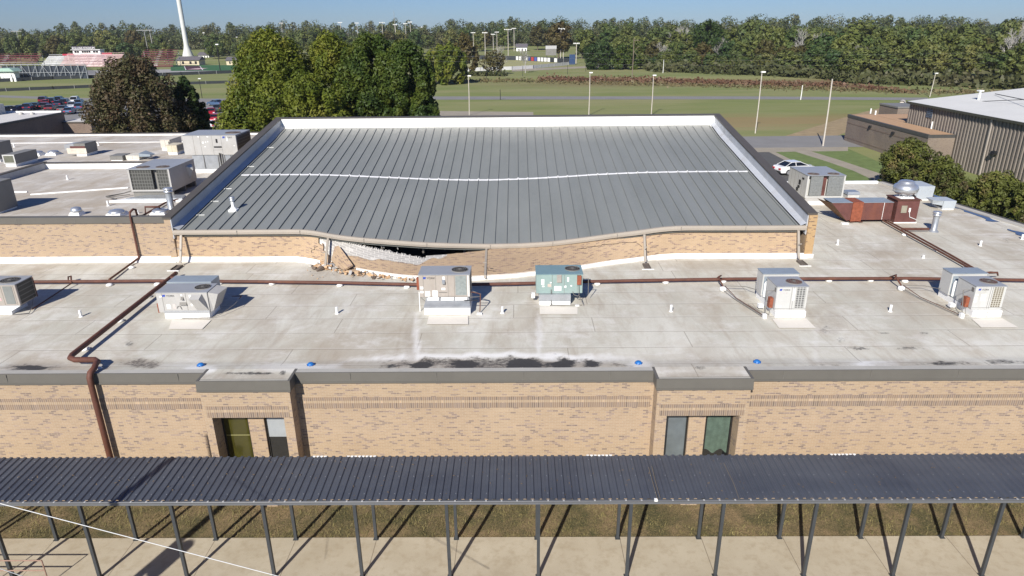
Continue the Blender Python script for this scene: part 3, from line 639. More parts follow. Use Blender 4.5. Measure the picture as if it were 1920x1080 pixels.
# exposed grey block wythe with a ragged top
rnd = random.Random(11); jag = {x: rnd.choice((0, 0, .8, 1.6, 2.6)) for x in range(590, 860)}
cmt = [(597,445),(650,452.3),(660,455),(687,461),(735,470.6),(760,476),(796,482.5),(797.5,477.5),(838,475)]
wall_sheet('block_wall', CMU, fr(598, 838, 120), lambda x: lerp(cmt, x)-(jag[int(x)] if 655 < x < 796 else 0), lambda x: yb_(x)+1.5, .115, .16, rows=5)
mb = MB()                                     # open mortar stubs along the broken top
for k in range(46):
    x = 600+k*4.2+rnd.uniform(-1, 1); 
    if x > 794 or rnd.random() < .25: continue
    q, t, L = wall_pt(x, lerp(cmt, x), .12); h = rnd.uniform(.02, .09); mb.box(q.x-.015, q.x+.02, q.y-.02, q.y+.1, q.z-.03, q.z+h)
mb.build('mortar_stub', M('mortar_grey', (.55, .53, .5), .9, 0, .1, 4), gym)
mb = MB(); mb.box(GX1+.405, GX1+.41, GYF, GYB, -.1, ZR)
# stepped crack and loose joint lines in the wall right of the sag
for L in ([(1082, 467), (1100, 465.5), (1100, 463.5), (1128, 461), (1128, 459), (1160, 457), (1160, 455.5), (1192, 454.5), (1198, 458), (1204, 463)], [(596, 462), (590, 464), (590, 468), (584, 469), (584, 474)], [(905, 500), (915, 503), (915, 507), (930, 509)]):
    MB().tube([wall_pt(x, y, -.004)[0] for x, y in L], .013, 4).build('wall_crack', BLK, gym)
mb = MB()                                     # torn deck edge and hanging strips under the eave
rnd = random.Random(8)
for k in range(26):
    x = eave_pt(rnd.uniform(655, 905)).x; z = eave_z(x)-.22; l = rnd.uniform(.05, .3); mb.obox((x, GYF+rnd.uniform(.15, .5), z-l/2), (rnd.uniform(.01, .05), .01, l), Matrix.Rotation(rnd.uniform(-.5, .5), 3, 'Y'))
mb.build('torn_strip', M('torn_lining', (.3, .29, .27), .8, 0, .3, 6), gym)
# dark interior: joists and purlins behind the opening
mb = MB()
for k in range(14):
    x = GX0+2+k*2.2; mb.add([], []); z = roof_z(x, GYF+.6)-.55; z2 = roof_z(x, GYB-1)-.55
    mb.add([(x-.05, GYF+.35, z-.25), (x+.05, GYF+.35, z-.25), (x+.05, GYF+.35, z), (x-.05, GYF+.35, z), (x-.05, GYB-1, z2-.25), (x+.05, GYB-1, z2-.25), (x+.05, GYB-1, z2), (x-.05, GYB-1, z2)], [(0,1,2,3),(4,7,6,5),(0,4,5,1),(1,5,6,2),(2,6,7,3),(3,7,4,0)])
mb.build('roof_joist', M('joist_steel', (.12, .11, .1), .6, .2, .2, 3), gym)
mb = MB(); mb.box(GX0, GX1, GYF+1.6, GYF+1.7, -.1, 6.4); mb.build('dark_backdrop', M('interior_dark', (.03, .03, .032), .9, 0, .2, 2), gym)  # near-black sheet behind the opening, interior darkness put into its colour
# white flashing (cant strip) at the wall foot, following the bulge
mb = MB(); vs_ = []; fs = []; k = 0
def cant(x0, x1, n, top=lambda x: 0, bot=lambda x: 9):
    mb = MB(); vs_ = []
    for i in range(n+1):
        x = x0+(x1-x0)*i/n; yb = yb_(x); a, t, L = wall_pt(x, yb+top(x)-.7, -.015); hh = bot(x); lo = P(x, yb+hh, z=ZR+.02); lo.y = min(lo.y, a.y-.02)
        vs_ += [tuple(a), tuple(a.lerp(lo, .35)+Vector((0, -.02, -.03))), (lo.x, lo.y, ZR+.015), (lo.x, lo.y+.1, ZR-.1)]
    mb.add(vs_, [(4*i+a, 4*i+4+a, 4*i+5+a, 4*i+1+a) for i in range(n) for a in range(3)], True); return mb
c1 = cant(-0+322, 600, 40); c1.build('base_flashing', WHITE, gym, fix=False)
cant(668, 788, 20, bot=lambda x: 6.5).build('base_flashing', WHITE, gym, fix=False); cant(870, 1513, 70, bot=lambda x: lerp([(870, 7.5), (1200, 6.5), (1250, 9)], x)).build('base_flashing', WHITE, gym, fix=False)
# downspouts and splash blocks
def spout(px, yt, yb, lab):
    q = P(px, yt, Y=GYF-.1); e = P(px, yb, z=ZR+.3)
    d = thing('downspout', lab, 'downspout', (q.x, e.y, ZR), 'downspouts on the gym wall')
    mb = MB(); vs_ = []
    def ring(x, y, z): return [(x-.055, y-.045, z), (x+.055, y-.045, z), (x+.055, y+.045, z), (x-.055, y+.045, z)]
    e.x = q.x+(e.x-q.x)*.5
    mb.add(ring(q.x, q.y, eave_z(q.x)-.2)+ring(e.x, e.y-.03, ZR+.28)+ring(e.x, e.y-.14, ZR+.16), [(0,1,2,3),(11,10,9,8)]+[(4*a+i, 4*a+(i+1) % 4, 4*a+4+(i+1) % 4, 4*a+4+i) for a in range(2) for i in range(4)])
    mb.build('pipe', TANF, d); mb = MB()
    mb.obox((e.x, e.y-.02, ZR+.9), (.16, .02, .05), Matrix.Identity(3)); mb.build('strap', TANF, d); return e
for px, yt, yb, lab in ((340, 443, 487, 'leftmost tan downspout on the gym wall, at its left corner'), (615, 448, 494, 'tan downspout standing over the rubble beside the fallen brick panel'), (912, 468, 514, 'tan downspout on the gym wall between the two middle rooftop units'),
                        (1208, 441, 484, 'tan downspout on the intact gym wall right of the sag'), (1497, 433, 478, 'tan downspout at the stained right corner of the gym')):
    e = spout(px, yt, yb, lab)
    if px != 615 and px != 912:
        sb = thing('splash_block', {340: 'dark splash block at the left corner downspout', 1208: 'grey splash block under the downspout right of the sag', 1497: 'brown splash block at the right corner downspout'}[px], 'splash block', (e.x, e.y-.55, ZR), 'splash blocks under the downspouts')
        mb = MB(); a = .16; x, y = e.x, e.y-.5
        mb.box(x-a, x+a, y-.42, y+.3, ZR+.015, ZR+.05); mb.box(x-a, x-a+.035, y-.42, y+.3, ZR+.051, ZR+.1); mb.box(x+a-.035, x+a, y-.42, y+.3, ZR+.051, ZR+.1); mb.box(x-a+.036, x+a-.036, y+.26, y+.3, ZR+.051, ZR+.1)
        mb.build('tray', M('splash_dark', (.13, .11, .095), .8, 0, .2, 4), sb)
        mb = MB(); mb.box(x-.3, x+.3, y-.5, y-.43, ZR+.012, ZR+.045); mb.build('kerb_strip', WHITE, sb)
# pilaster end of the right wall (stained) and white wedge
mb = MB(); mb.box(GX1+.035, GX1+.46, GYF-.12, GYF-.021, ZR+.2, 7.95)
mb.build('stained_pilaster', brick_mat('stained_brick', (.42, .27, .13), (.13, .08, .05), (.4, .3, .17)), gym)
mb = MB(); mb.box(GX1-.0, GX1+.5, GYF-.2, GYF-.13, ZR+.01, ZR+.22); mb.build('base_flashing', WHITE, gym)
# fallen brick panel
pan = thing('brick_panel', 'fallen slab of tan brickwork leaning on the broken gym wall', 'brick slab', P(640, 495, z=ZR+.05))
pp = [((627.5, 462), GYF-.12), ((635, 460.5), GYF-.1), ((661, 496), None), ((645, 505.5), None), ((632, 500), None), ((621, 487), GYF-.7)]
ptsP = []
for (a_, b_), dd in zip(((627.5, 462), (635, 460.5), (661, 496), (645, 505.5), (632, 500), (621, 487)), (.14, .14, .4, .5, .48, .35)):
    ptsP.append(P(a_, b_, Y=wall_pt(a_, min(b_, yb_(a_)-1))[0].y-dd))
mb = MB(); mb.uv = []; n_ = (ptsP[2]-ptsP[0]).cross(ptsP[5]-ptsP[0]).normalized(); n_ = n_ if n_.y < 0 else -n_
ua = (ptsP[2]-ptsP[0]).normalized(); va = n_.cross(ua)
fr_ = [tuple(p) for p in ptsP]; bk = [tuple(p-n_*.1) for p in ptsP]; N = len(fr_)
mb.v = fr_+bk; mb.f = [tuple(range(N)), tuple(range(2*N-1, N-1, -1))]+[(i, i+N, (i+1) % N+N, (i+1) % N) for i in range(N)]; mb.sm = [False]*len(mb.f)
mb.uv = [(p.dot(ua), p.dot(va)) for p in ptsP]*2; mb.build('slab', BRUV, pan)
# rubble
rnd = random.Random(21); RB = [M('rubble_tan', (.5, .33, .19), .9, 0, .3, 8), M('rubble_grey', (.45, .43, .4), .9, 0, .2, 8), M('rubble_dark', (.13, .1, .08), .9, 0, .3, 8)]
mbs = [MB(), MB(), MB()]
from mathutils import Euler
def rub(cx, cy, rx, ry, n, s=(.07, .22)):
    for _ in range(n):
        x = cx+rnd.gauss(0, 1)*rx; y = cy+rnd.gauss(0, 1)*ry; p = P(x, y, z=ZR+.05); l = rnd.uniform(*s)
        i = rnd.choice((0, 0, 0, 1, 1, 2)); q = Euler((rnd.uniform(-.6, .6), rnd.uniform(-.6, .6), rnd.uniform(0, 3))).to_matrix()
        mbs[i].obox((p.x, p.y, ZR+.05+abs(rnd.gauss(0, .05))), (l, l*.5, l*.35), q)
rub(612, 500, 11, 3.5, 60, (.1, .38)); rub(645, 507, 14, 2, 22); rub(690, 513, 24, 2, 45, (.08, .28)); rub(735, 518, 22, 2.5, 85, (.07, .24)); rub(768, 521, 10, 2.5, 60, (.06, .2)); rub(640, 512, 30, 4, 20, (.04, .09)); rub(610, 518, 10, 2, 4, (.04, .08))
for i, (m_, nm) in enumerate(((RB[0], 'tan brick rubble spilled along the foot of the broken wall'), (RB[1], 'grey mortar and block rubble by the broken wall'), (RB[2], 'dark broken pieces in the rubble by the broken wall'))):
    tag(mbs[i].build('rubble', m_), nm, 'rubble', kind='stuff')
def lump(name, pts, z, h, mat, lab, cat):
    q = [P(x, y, z=z) for x, y in pts]; c = sum(q, Vector())/len(q); mb = MB(); n = len(q)
    top = [Vector((p.x, p.y, p.z+h*(.75+.5*abs(noise.noise(p*3)))))*1 for p in q]
    mb.uv = [(p.x, p.y) for p in q]+[(p.x, p.y) for p in q]
    mb.v = [tuple(p) for p in q]+[tuple(p.lerp(c+Vector((0, 0, h)), .12)) for p in top]; mb.f = [tuple(range(n))[::-1], tuple(range(n, 2*n))]+[(i, (i+1) % n, n+(i+1) % n, n+i) for i in range(n)]; mb.sm = [False]*len(mb.f)
    return tag(mb.build(name, mat), lab, cat)
lump('wall_fragment', [(646,507),(655,502),(672,504),(681,507),(676,514),(660,513),(648,511)], ZR+.02, .12, BRUV, 'tan brick fragment lying right of the leaning slab', 'brick fragment')
lump('wall_fragment', [(684,508),(697,508),(710,513),(704,519),(690,516),(682,513)], ZR+.02, .14, BRUV, 'tan brick fragment lying in the middle of the rubble line', 'brick fragment')
lump('wall_fragment', [(720,512),(738,513),(752,518),(744,522),(724,519)], ZR+.02, .14, BRUV, 'tan brick fragment near the right end of the rubble line', 'brick fragment')
lump('flashing_scrap', [(611,492),(620,489),(630,493),(628,499),(618,501)], ZR+.12, .1, M('crumpled_sheet', (.45, .46, .48), .5, .2, .2, 4), 'crumpled grey sheet under the bent downspout', 'metal scrap')
lump('flashing_scrap', [(602,495),(612,495),(612,502),(604,503)], ZR+.06, .1, WHITE, 'torn white flashing beside the rubble', 'flashing scrap')

# ------------------------------------------------------------------ left upper roofs
ann = thing('school_annex', 'higher tan brick annex left of the gym with flat grey roof and bronze edge', 'school annex', (-30, GYF+.1, 0))
AF = GYF+.12; AX1 = GX0-.37
mb = MB(); mb.box(-62, AX1, AF, AF+.35, ZR-.3, 7.72); mb.build('brick_wall', BR, ann); MB().box(-62, AX1, 63.2, 63.5, -.1, 8.0).build('rear_wall', BR, ann)
mb = MB(); mb.box(-62, AX1, AF-.055, AF+.3, 7.721, 8.06); mb.build('roof_edge', FASC, ann)
mb = MB()
for x in (-26.2, -23.15, -20.1): mb.box(x, x+.015, AF-.062, AF-.05, 7.74, 8.04)
mb.build('edge_joint', SEAM, ann)
MEMB2 = memb_mat('annex_membrane', 1.25, False, 1.2, ((.42, .385, .34), (.56, .53, .48)))
mb = MB(); mb.poly([(-34.4, AF+.301, 7.8), (AX1, AF+.301, 7.8), (AX1, 48.9, 7.8), (-34.4, 48.9, 7.8)]); mb.build('roof_membrane', MEMB2, ann, fix=False)
mb = MB(); mb.poly([(-62, 49.1, 8.15), (AX1, 49.1, 8.15), (AX1, 63.3, 8.15), (-62, 63.3, 8.15)]); mb.poly([(-62, AF+.3, 8.15), (-34.7, AF+.3, 8.15), (-34.7, 49.1, 8.15), (-62, 49.1, 8.15)]); mb.build('upper_membrane', MEMB2, ann, fix=False)
mb = MB(); mb.box(-34.4, AX1, 48.9, 49.08, 7.7, 8.2); mb.box(-62, AX1, 63.2, 63.45, 8.0, 8.32); mb.box(-62, AX1, 59.0, 59.12, 8.14, 8.19); mb.build('white_upstand', WHITE, ann)
mb = MB(); mb.box(-34.6, -34.4, AF+.3, 49.08, 7.7, 8.24); mb.build('shaded_upstand', M('shaded_flashing', (.4, .41, .42), .7, 0, .2, 1), ann)  # side face of the white step, its shade put into a greyer colour
mb = MB(); mb.box(-34.4, AX1, 48.85, 49.2, 8.201, 8.26); mb.box(-34.75, -34.401, AF+.3, 49.2, 8.241, 8.3); mb.box(-62, AX1, 63.15, 63.5, 8.321, 8.37); mb.build('upstand_cap', FASCD, ann)
c1 = MB(); vs_ = []
c1.prism([(AF-.001, ZR+.25), (AF-.03, ZR+.25), (AF-.34, ZR+.03), (AF-.34, ZR), (AF-.001, ZR)], -40, GX0-.05, 'x'); c1.build('base_flashing', WHITE, ann)
# ------------------------------------------------------------------ rooftop equipment
def front(xl, xr, yb, yt, z):
    """front face measured in the photo on level z -> x0, x1, y, ztop"""
    a = P(xl, yb, z=z); y = a.y; b = P(xr, yb, Y=y); t = P((xl+xr)/2, yt, Y=y); return a.x, b.x, y, t.z
def fan(parent, cx, cy, z, r, hub=True, rusty=False):
    mb = MB(); mb.lathe([(r*1.06, 0), (r*1.06, .025), (r, .03), (r, .008)], (cx, cy, z), 28); f = mb.build('fan_ring', SEAM, parent)
    mb = MB(); mb.lathe([(r, .012), (.001, .012)], (cx, cy, z), 28, False); pchild(mb, 'fan_opening', RUSTB if rusty else BLK, f)
    mb = MB()
    for k in range(4):
        a = k*math.pi/2+.5; q = Matrix.Rotation(a, 3, 'Z') @ Matrix.Rotation(.35, 3, 'X')
        mb.obox((cx+math.cos(a)*r*.5, cy+math.sin(a)*r*.5, z+.022), (r*.85, r*.38, .006), Matrix.Rotation(a, 3, 'Z'))
    pchild(mb, 'fan_blade', GRILL if not rusty else RUSTB, f)
    mb = MB()
    for rr in (.25, .5, .75): mb.lathe([(r*rr-.006, .034), (r*rr+.006, .034), (r*rr+.006, .04), (r*rr-.006, .04)], (cx, cy, z), 24, False)
    for k in range(4):
        a = k*math.pi/4; c_, s_ = math.cos(a)*r, math.sin(a)*r; mb.tube([(cx-c_, cy-s_, z+.037), (cx+c_, cy+s_, z+.037)], .005, 4)
    mb.lathe([(.001, .05), (r*.2, .05), (r*.2, .03)], (cx, cy, z), 12, False); pchild(mb, 'fan_guard', SEAM, f)
def logo(parent, x, y, z, s, word='YORK', ax='f'):
    if ax == 'f':
        mb = MB(); mb.add([(x-.12*s/.1, y-.004, z+.1*s/.1*0), (x-.02*s/.1, y-.004, z), (x-.0, y-.004, z+.08*s/.1), (x-.1*s/.1, y-.004, z+.08*s/.1)], [(0, 1, 2, 3)]); mb.build('logo_mark', BLUEL, parent)
        text_obj(word, s, INK, parent, (x+.03, y-.004, z), 'logo_lettering', depth=.002, sx=1.1)
    else:
        text_obj(word, s, INK, parent, (x, y, z), 'logo_lettering', rot=(R(90), 0, R(-90) if ax == 'l' else R(90)), depth=.002)
def panels(parent, x0, x1, y, z0, z1, xs, zs=()):
    for x in xs: MB().box(x-.006, x+.006, y-.006, y+.001, z0+.01, z1-.01).build('panel_joint', SEAM, parent)
    for z, a, b in zs: MB().box(a, b, y-.007, y+.001, z-.006, z+.006).build('panel_joint', SEAM, parent)
def cabinet(t, x0, x1, y, z0, z1, dp, mat, lid=.02, name='cabinet', lidmat=None):
    mb = MB(); mb.box(x0, x1, y, y+dp, z0, z1-.03); mb.build(name, mat, t, bevel=.012)
    mb = MB(); mb.box(x0-lid, x1+lid, y-lid, y+dp+lid, z1-.029, z1); mb.build('lid' if name == 'cabinet' else name+'_lid', lidmat or mat, t, bevel=.008)
def stick(t, L, mat=LABW, name='sticker'):
    for x, z, w_, h, y in L:
        mb = MB(); mb.box(x, x+w_, y-.004, y, z, z+h); mb.build(name, mat, t)
LIDB = M('sky_lit_lid', (.36, .37, .38), .38, .2, .06, 1.5)
LIDG = M('green_lid', (.19, .29, .31), .4, .1, .08, 1.5)
def conduit(t, pts, r=.014, mat=None, name='conduit'): MB_ = MB(); MB_.tube(pts, r, 6); MB_.build(name, mat or SEAM, t)
GRP = 'packaged air conditioning units on the low front roof'
# unit at the left picture edge
y = 26.8; t = thing('rooftop_unit', 'taupe air conditioner with dark coil side, cut by the left edge of the photo', 'rooftop unit', (-22.6, y, ZR), GRP)
x0, x1 = -23.45, -21.56
mb = MB(); mb.box(x0+.05, -21.95, y, y+1.0, ZR, ZR+.16); mb.build('curb', WCLEAN, t)
mb = MB(); mb.frus((x0+.03, -21.93, y-.02, y+1.03, ZR+.161), (x0+.15, x1-.02, y+.12, y+1.08, ZR+.36)); mb.build('curb_adapter', ZINC, t)
cabinet(t, x0, x1, y+.1, ZR+.37, ZR+1.35, 1.12, CABT, lidmat=LIDB)
mb = MB(); mb.box(x1+.001, x1+.012, y+.2, y+1.14, ZR+.42, ZR+1.3); mb.build('coil_grille', COILD, t)
mb = MB(); mb.box(-22.12, -21.72, y+.088, y+.099, ZR+.45, ZR+1.27); mb.build('front_louvre', M('grey_louvre', (.2, .21, .2), .6, 0, .1, 5), t); panels(t, x0, x1, y+.1, ZR+.4, ZR+1.3, (-22.2, -21.66))
fan(t, -22.12, y+.62, ZR+1.351, .36); stick(t, [(-22.42, ZR+.6, .1, .12, y+.1)], LABP)
mb = MB(); mb.box(-21.5, -21.47, y+1.1, y+1.13, ZR+.4, ZR+1.3); mb.build('stand_pipe', RUST, t)
conduit(t, [(-21.5, y+.9, ZR+.5), (-21.4, y+.5, ZR+.12), (-21.2, y+.0, ZR+.06), (-21.9, y-.1, ZR+.03)], .012)
# unit with outside-air hoods
x0, x1, y, zt = -15.25, -13.08, 26.32, ZR+1.17
t = thing('rooftop_unit', 'grey air conditioner with two slanted metal hoods, right of the big rusty pipe', 'rooftop unit', (-14.2, y, ZR), GRP)
mb = MB(); mb.box(-15.0, -13.1, y-.06, y+1.0, ZR, ZR+.23); mb.build('curb', WCLEAN, t)
cabinet(t, x0, x1, y, ZR+.25, zt, 1.05, CABG, lidmat=LIDB); mb = MB(); mb.box(x0+.2, x1-.02, y-.012, y, ZR+.25, ZR+.34); mb.build('base_rail', LIDB, t)
panels(t, x0, x1, y, ZR+.34, zt-.03, (-15.0, -14.0)); fan(t, -13.5, y+.6, zt+.001, .31); logo(t, -14.85, y, zt-.2, .12)
stick(t, [(-14.88, ZR+.42, .16, .2, y), (-15.12, zt-.22, .11, .06, y), (-14.25, ZR+.62, .1, .05, y), (-13.86, zt-.26, .1, .14, y), (-13.84, ZR+.55, .1, .1, y), (-14.2, zt-.17, .06, .08, y)]); stick(t, [(-14.62, ZR+.42, .12, .22, y)], M('sticker_pale', (.55, .5, .47), .5))
mb = MB(); mb.prism([(y-.005, zt-.3), (y-.09, zt-.32), (y-.005, zt-.2)], -14.2, -14.1, 'x'); mb.prism([(y-.005, ZR+.62), (y-.07, ZR+.6), (y-.005, ZR+.72)], -14.3, -14.0, 'x'); mb.build('gauge_hood', SEAM, t)
# slanted hood on front and big hood on right
mb = MB(); hx0, hx1 = -13.72, -13.3; mb.add([(hx0, y-.001, zt-.08), (hx1, y-.001, zt-.08), (hx1, y-.36, zt-.2), (hx0, y-.36, zt-.2), (hx0+.12, y-.001, ZR+.33), (hx1+.2, y-.001, ZR+.33)], [(0, 1, 2, 3), (0, 3, 4), (1, 5, 2), (3, 2, 5, 4)]); mb.build('exhaust_hood', CABG, t)
mb = MB(); mb.add([(x1+.02, y+.03, zt-.03), (x1+.02, y+.95, zt-.03), (x1+.5, y+.9, zt-.12), (x1+.42, y+.08, zt-.12), (x1+.02, y+.03, ZR+.26), (x1+.02, y+.95, ZR+.26), (x1+.12, y+.1, ZR+.3), (x1+.14, y+.9, ZR+.3)], [(0, 1, 2, 3), (0, 3, 6, 4), (3, 2, 7, 6), (1, 5, 7, 2), (4, 6, 7, 5)]); mb.build('fresh_air_hood', CABG, t)
yb2 = y+1.25; mb = MB(); a, b = P(319, 529, z=zt-.1), P(396, 529, z=zt-.1)
mb.box(a.x-.02, b.x+.1, yb2, yb2+.85, ZR+.3, zt-.0); mb.build('return_duct', DUCTB, t, bevel=.01)
mb = MB(); mb.box(x0-.1, x0-.02, y+.1, y+.2, ZR+.2, ZR+.62); mb.build('disconnect', RUSTO, t)
mb = MB(); mb.box(x0+.3, x1-.3, y+1.05, y+1.26, ZR+.3, zt-.15); mb.build('duct_neck', DUCTB, t)
conduit(t, [(x1+.75, y+1.3, ZR+.35), (x1+.75, y+.8, ZR+.3), (x1+.4, y+.1, ZR+.12), (x1+.1, y-.12, ZR+.06), (-14.3, y-.1, ZR+.03)], .012)
conduit(t, [(-14.45, y-.03, ZR+.45), (-14.4, y-.03, ZR+.55), (-14.3, y-.03, ZR+.55), (-14.25, y-.03, ZR+.4)], .01)
conduit(t, [(x1+.3, y+1.6, ZR+.35), (x1+.75, y+1.6, ZR+.36), (x1+.75, y+1.3, ZR+.35)], .018, RUST, 'gas_line')
# unit on a tall white curb, in front of the broken wall
x0, x1, y, zt = -4.24, -2.06, 27.0, 7.29
t = thing('rooftop_unit', 'taupe air conditioner on a tall white curb, in front of the broken wall', 'rooftop unit', (-3.1, y, ZR), GRP)
mb = MB(); mb.box(-4.0, -2.04, 26.5, 27.9, ZR, ZR+.31); mb.build('curb', WCLEAN, t); mb = MB(); mb.box(-3.03, -3.02, 26.494, 26.5, ZR, ZR+.31); mb.build('curb_joint', SEAM, t)
mb = MB(); mb.box(-4.02, -2.02, 26.48, 27.92, ZR+.311, ZR+.38); mb.frus((-4.01, -2.03, 26.49, 27.9, ZR+.381), (-3.95, -2.12, 26.98, 27.95, ZR+.60)); mb.build('curb_adapter', ZINC, t)
mb = MB()
for a, b in ((-3.88, -3.4), (-3.3, -2.75), (-2.7, -2.18)): mb.prism([(26.93, ZR+.6), (26.93, ZR+.63), (26.78, ZR+.575), (26.78, ZR+.54)], a, b, 'x')
mb.build('adapter_flange', WCLEAN, t)
cabinet(t, x0, x1, y, ZR+.61, zt, 1.15, CABT, lidmat=LIDB); panels(t, x0, x1, y, ZR+.62, zt-.03, (-4.05, -3.52, -3.0, -2.72)); fan(t, -2.52, y+.62, zt+.001, .34)
mb = MB(); mb.box(-2.68, -2.2, y-.012, y-.001, ZR+.7, zt-.06); mb.build('coil_grille', M('bare_coil', (.3, .33, .32), .4, .3, .2, 8), t); mb = MB(); mb.box(-2.16, -2.13, y-.02, y, ZR+.64, zt-.04); mb.box(-2.1, -2.08, y-.02, y, ZR+.64, zt-.04); mb.build('coil_guard', WCLEAN, t)
mb = MB(); mb.box(x1+.001, x1+.012, y+.1, y+1.05, ZR+.68, zt-.1); mb.build('side_coil', COILD, t)
logo(t, -3.92, y, zt-.2, .12); stick(t, [(-4.0, ZR+.65, .22, .24, y), (-3.68, ZR+.62, .22, .3, y), (-4.2, ZR+.98, .14, .12, y), (-4.2, ZR+.8, .14, .1, y), (-3.28, ZR+.94, .16, .1, y), (-3.22, zt-.22, .1, .13, y)])
mb = MB(); mb.prism([(y-.002, zt-.42), (y-.1, zt-.4), (y-.1, zt-.3), (y-.002, zt-.22)], -3.24, -3.12, 'x'); mb.build('control_knob', ZINC, t)
mb = MB(); mb.box(-3.4, -3.05, y-.02, y, ZR+.82, ZR+.84); mb.build('handle_rail', SEAM, t)
mb = MB(); mb.box(x0-.14, x0-.02, y+.25, y+.4, ZR+.85, ZR+1.4); mb.build('disconnect', RUSTO, t); mb = MB(); mb.tube([(x0-.02, y+.05, ZR+.85), (x0+.0, y-.12, ZR)], .02, 6); mb.build('drain_pipe', WCLEAN, t)
conduit(t, [(x0+.05, y, ZR+.6), (x0+.3, y-.12, ZR+.42)], .014); conduit(t, [(x1+.03, y+.1, ZR+.8), (x1+.35, y+.0, ZR+.78), (x1+.45, y-.1, ZR+.75), (x1+.42, y-.35, ZR+.05)], .022, RUST, 'gas_line'); conduit(t, [(x1, y-.05, ZR+.62), (x1+.42, y-.1, ZR+.66), (x1+.45, y+.1, ZR+.7), (x1+.1, y+.2, ZR+.8)], .016); conduit(t, [(-2.3, 26.75, ZR+.55), (x1+.35, 26.72, ZR+.58)], .02, BLK)
mb = MB(); mb.box(x1+.3, x1+.52, y-.55, y-.4, ZR+.01, ZR+.06); mb.build('foot_block', WHITE, t)
# green unit
x0, x1, y, zt = .80, 2.83, 27.65, 7.05
t = thing('rooftop_unit', 'faded green air conditioner with a rusty switch box', 'rooftop unit', (1.7, y, ZR), GRP)
mb = MB(); mb.box(.93, 2.3, 27.5, 28.7, ZR, ZR+.18); mb.build('curb', WCLEAN, t); mb = MB(); mb.box(.92, 2.31, 27.49, 28.7, ZR+.181, ZR+.5); mb.build('curb_adapter', ZINC, t)
cabinet(t, x0, x1, y, ZR+.5, zt, 1.2, CABGR, lidmat=LIDG); panels(t, x0, x1, y, ZR+.5, zt-.03, (1.5, 2.03, 2.6)); fan(t, 2.42, y+.68, zt+.001, .32)
mb = MB(); mb.box(1.7, 1.9, y-.05, y, ZR+1.02, zt-.02); mb.build('vent_cover', M('vent_taupe', (.33, .3, .27), .5), t); mb = MB(); mb.box(2.58, 2.76, y-.09, y-.001, ZR+.93, ZR+1.34); mb.build('switch_box', RUSTO, t)
stick(t, [(1.02, ZR+.9, .13, .26, y), (1.06, ZR+.8, .1, .06, y), (1.4, ZR+.98, .07, .05, y), (2.15, ZR+1.05, .08, .2, y), (2.02, ZR+.76, .1, .1, y), (2.3, ZR+.82, .07, .06, y), (1.6, ZR+.62, .3, .22, y)]); stick(t, [(1.3, ZR+.8, .16, .14, y)], M('sticker_red', (.5, .42, .36), .5))
conduit(t, [(1.45, y-.03, ZR+.7), (1.45, y-.05, ZR+.62), (1.47, y-.2, ZR+.05), (1.4, y-.22, ZR+.03), (2.8, y-.25, ZR+.03)], .014); conduit(t, [(2.66, y-.05, ZR+.93), (2.68, y-.07, ZR+.45), (2.62, y-.05, ZR+.38), (2.45, y-.04, ZR+.45), (2.4, y-.03, ZR+.6)], .014); conduit(t, [(2.68, y-.07, ZR+.4), (2.88, y-.3, ZR+.04)], .016); conduit(t, [(2.83, y+.2, ZR+1.1), (3.1, y+.2, ZR+1.1), (3.12, y+.3, ZR+.3)], .016)
mb = MB(); mb.box(x0-.2, x0-.05, y+.2, y+.4, ZR+.2, ZR+.4); mb.box(2.5, 2.68, y-.32, y-.22, ZR+.005, ZR+.05); mb.build('pipe_block', WHITE, t)
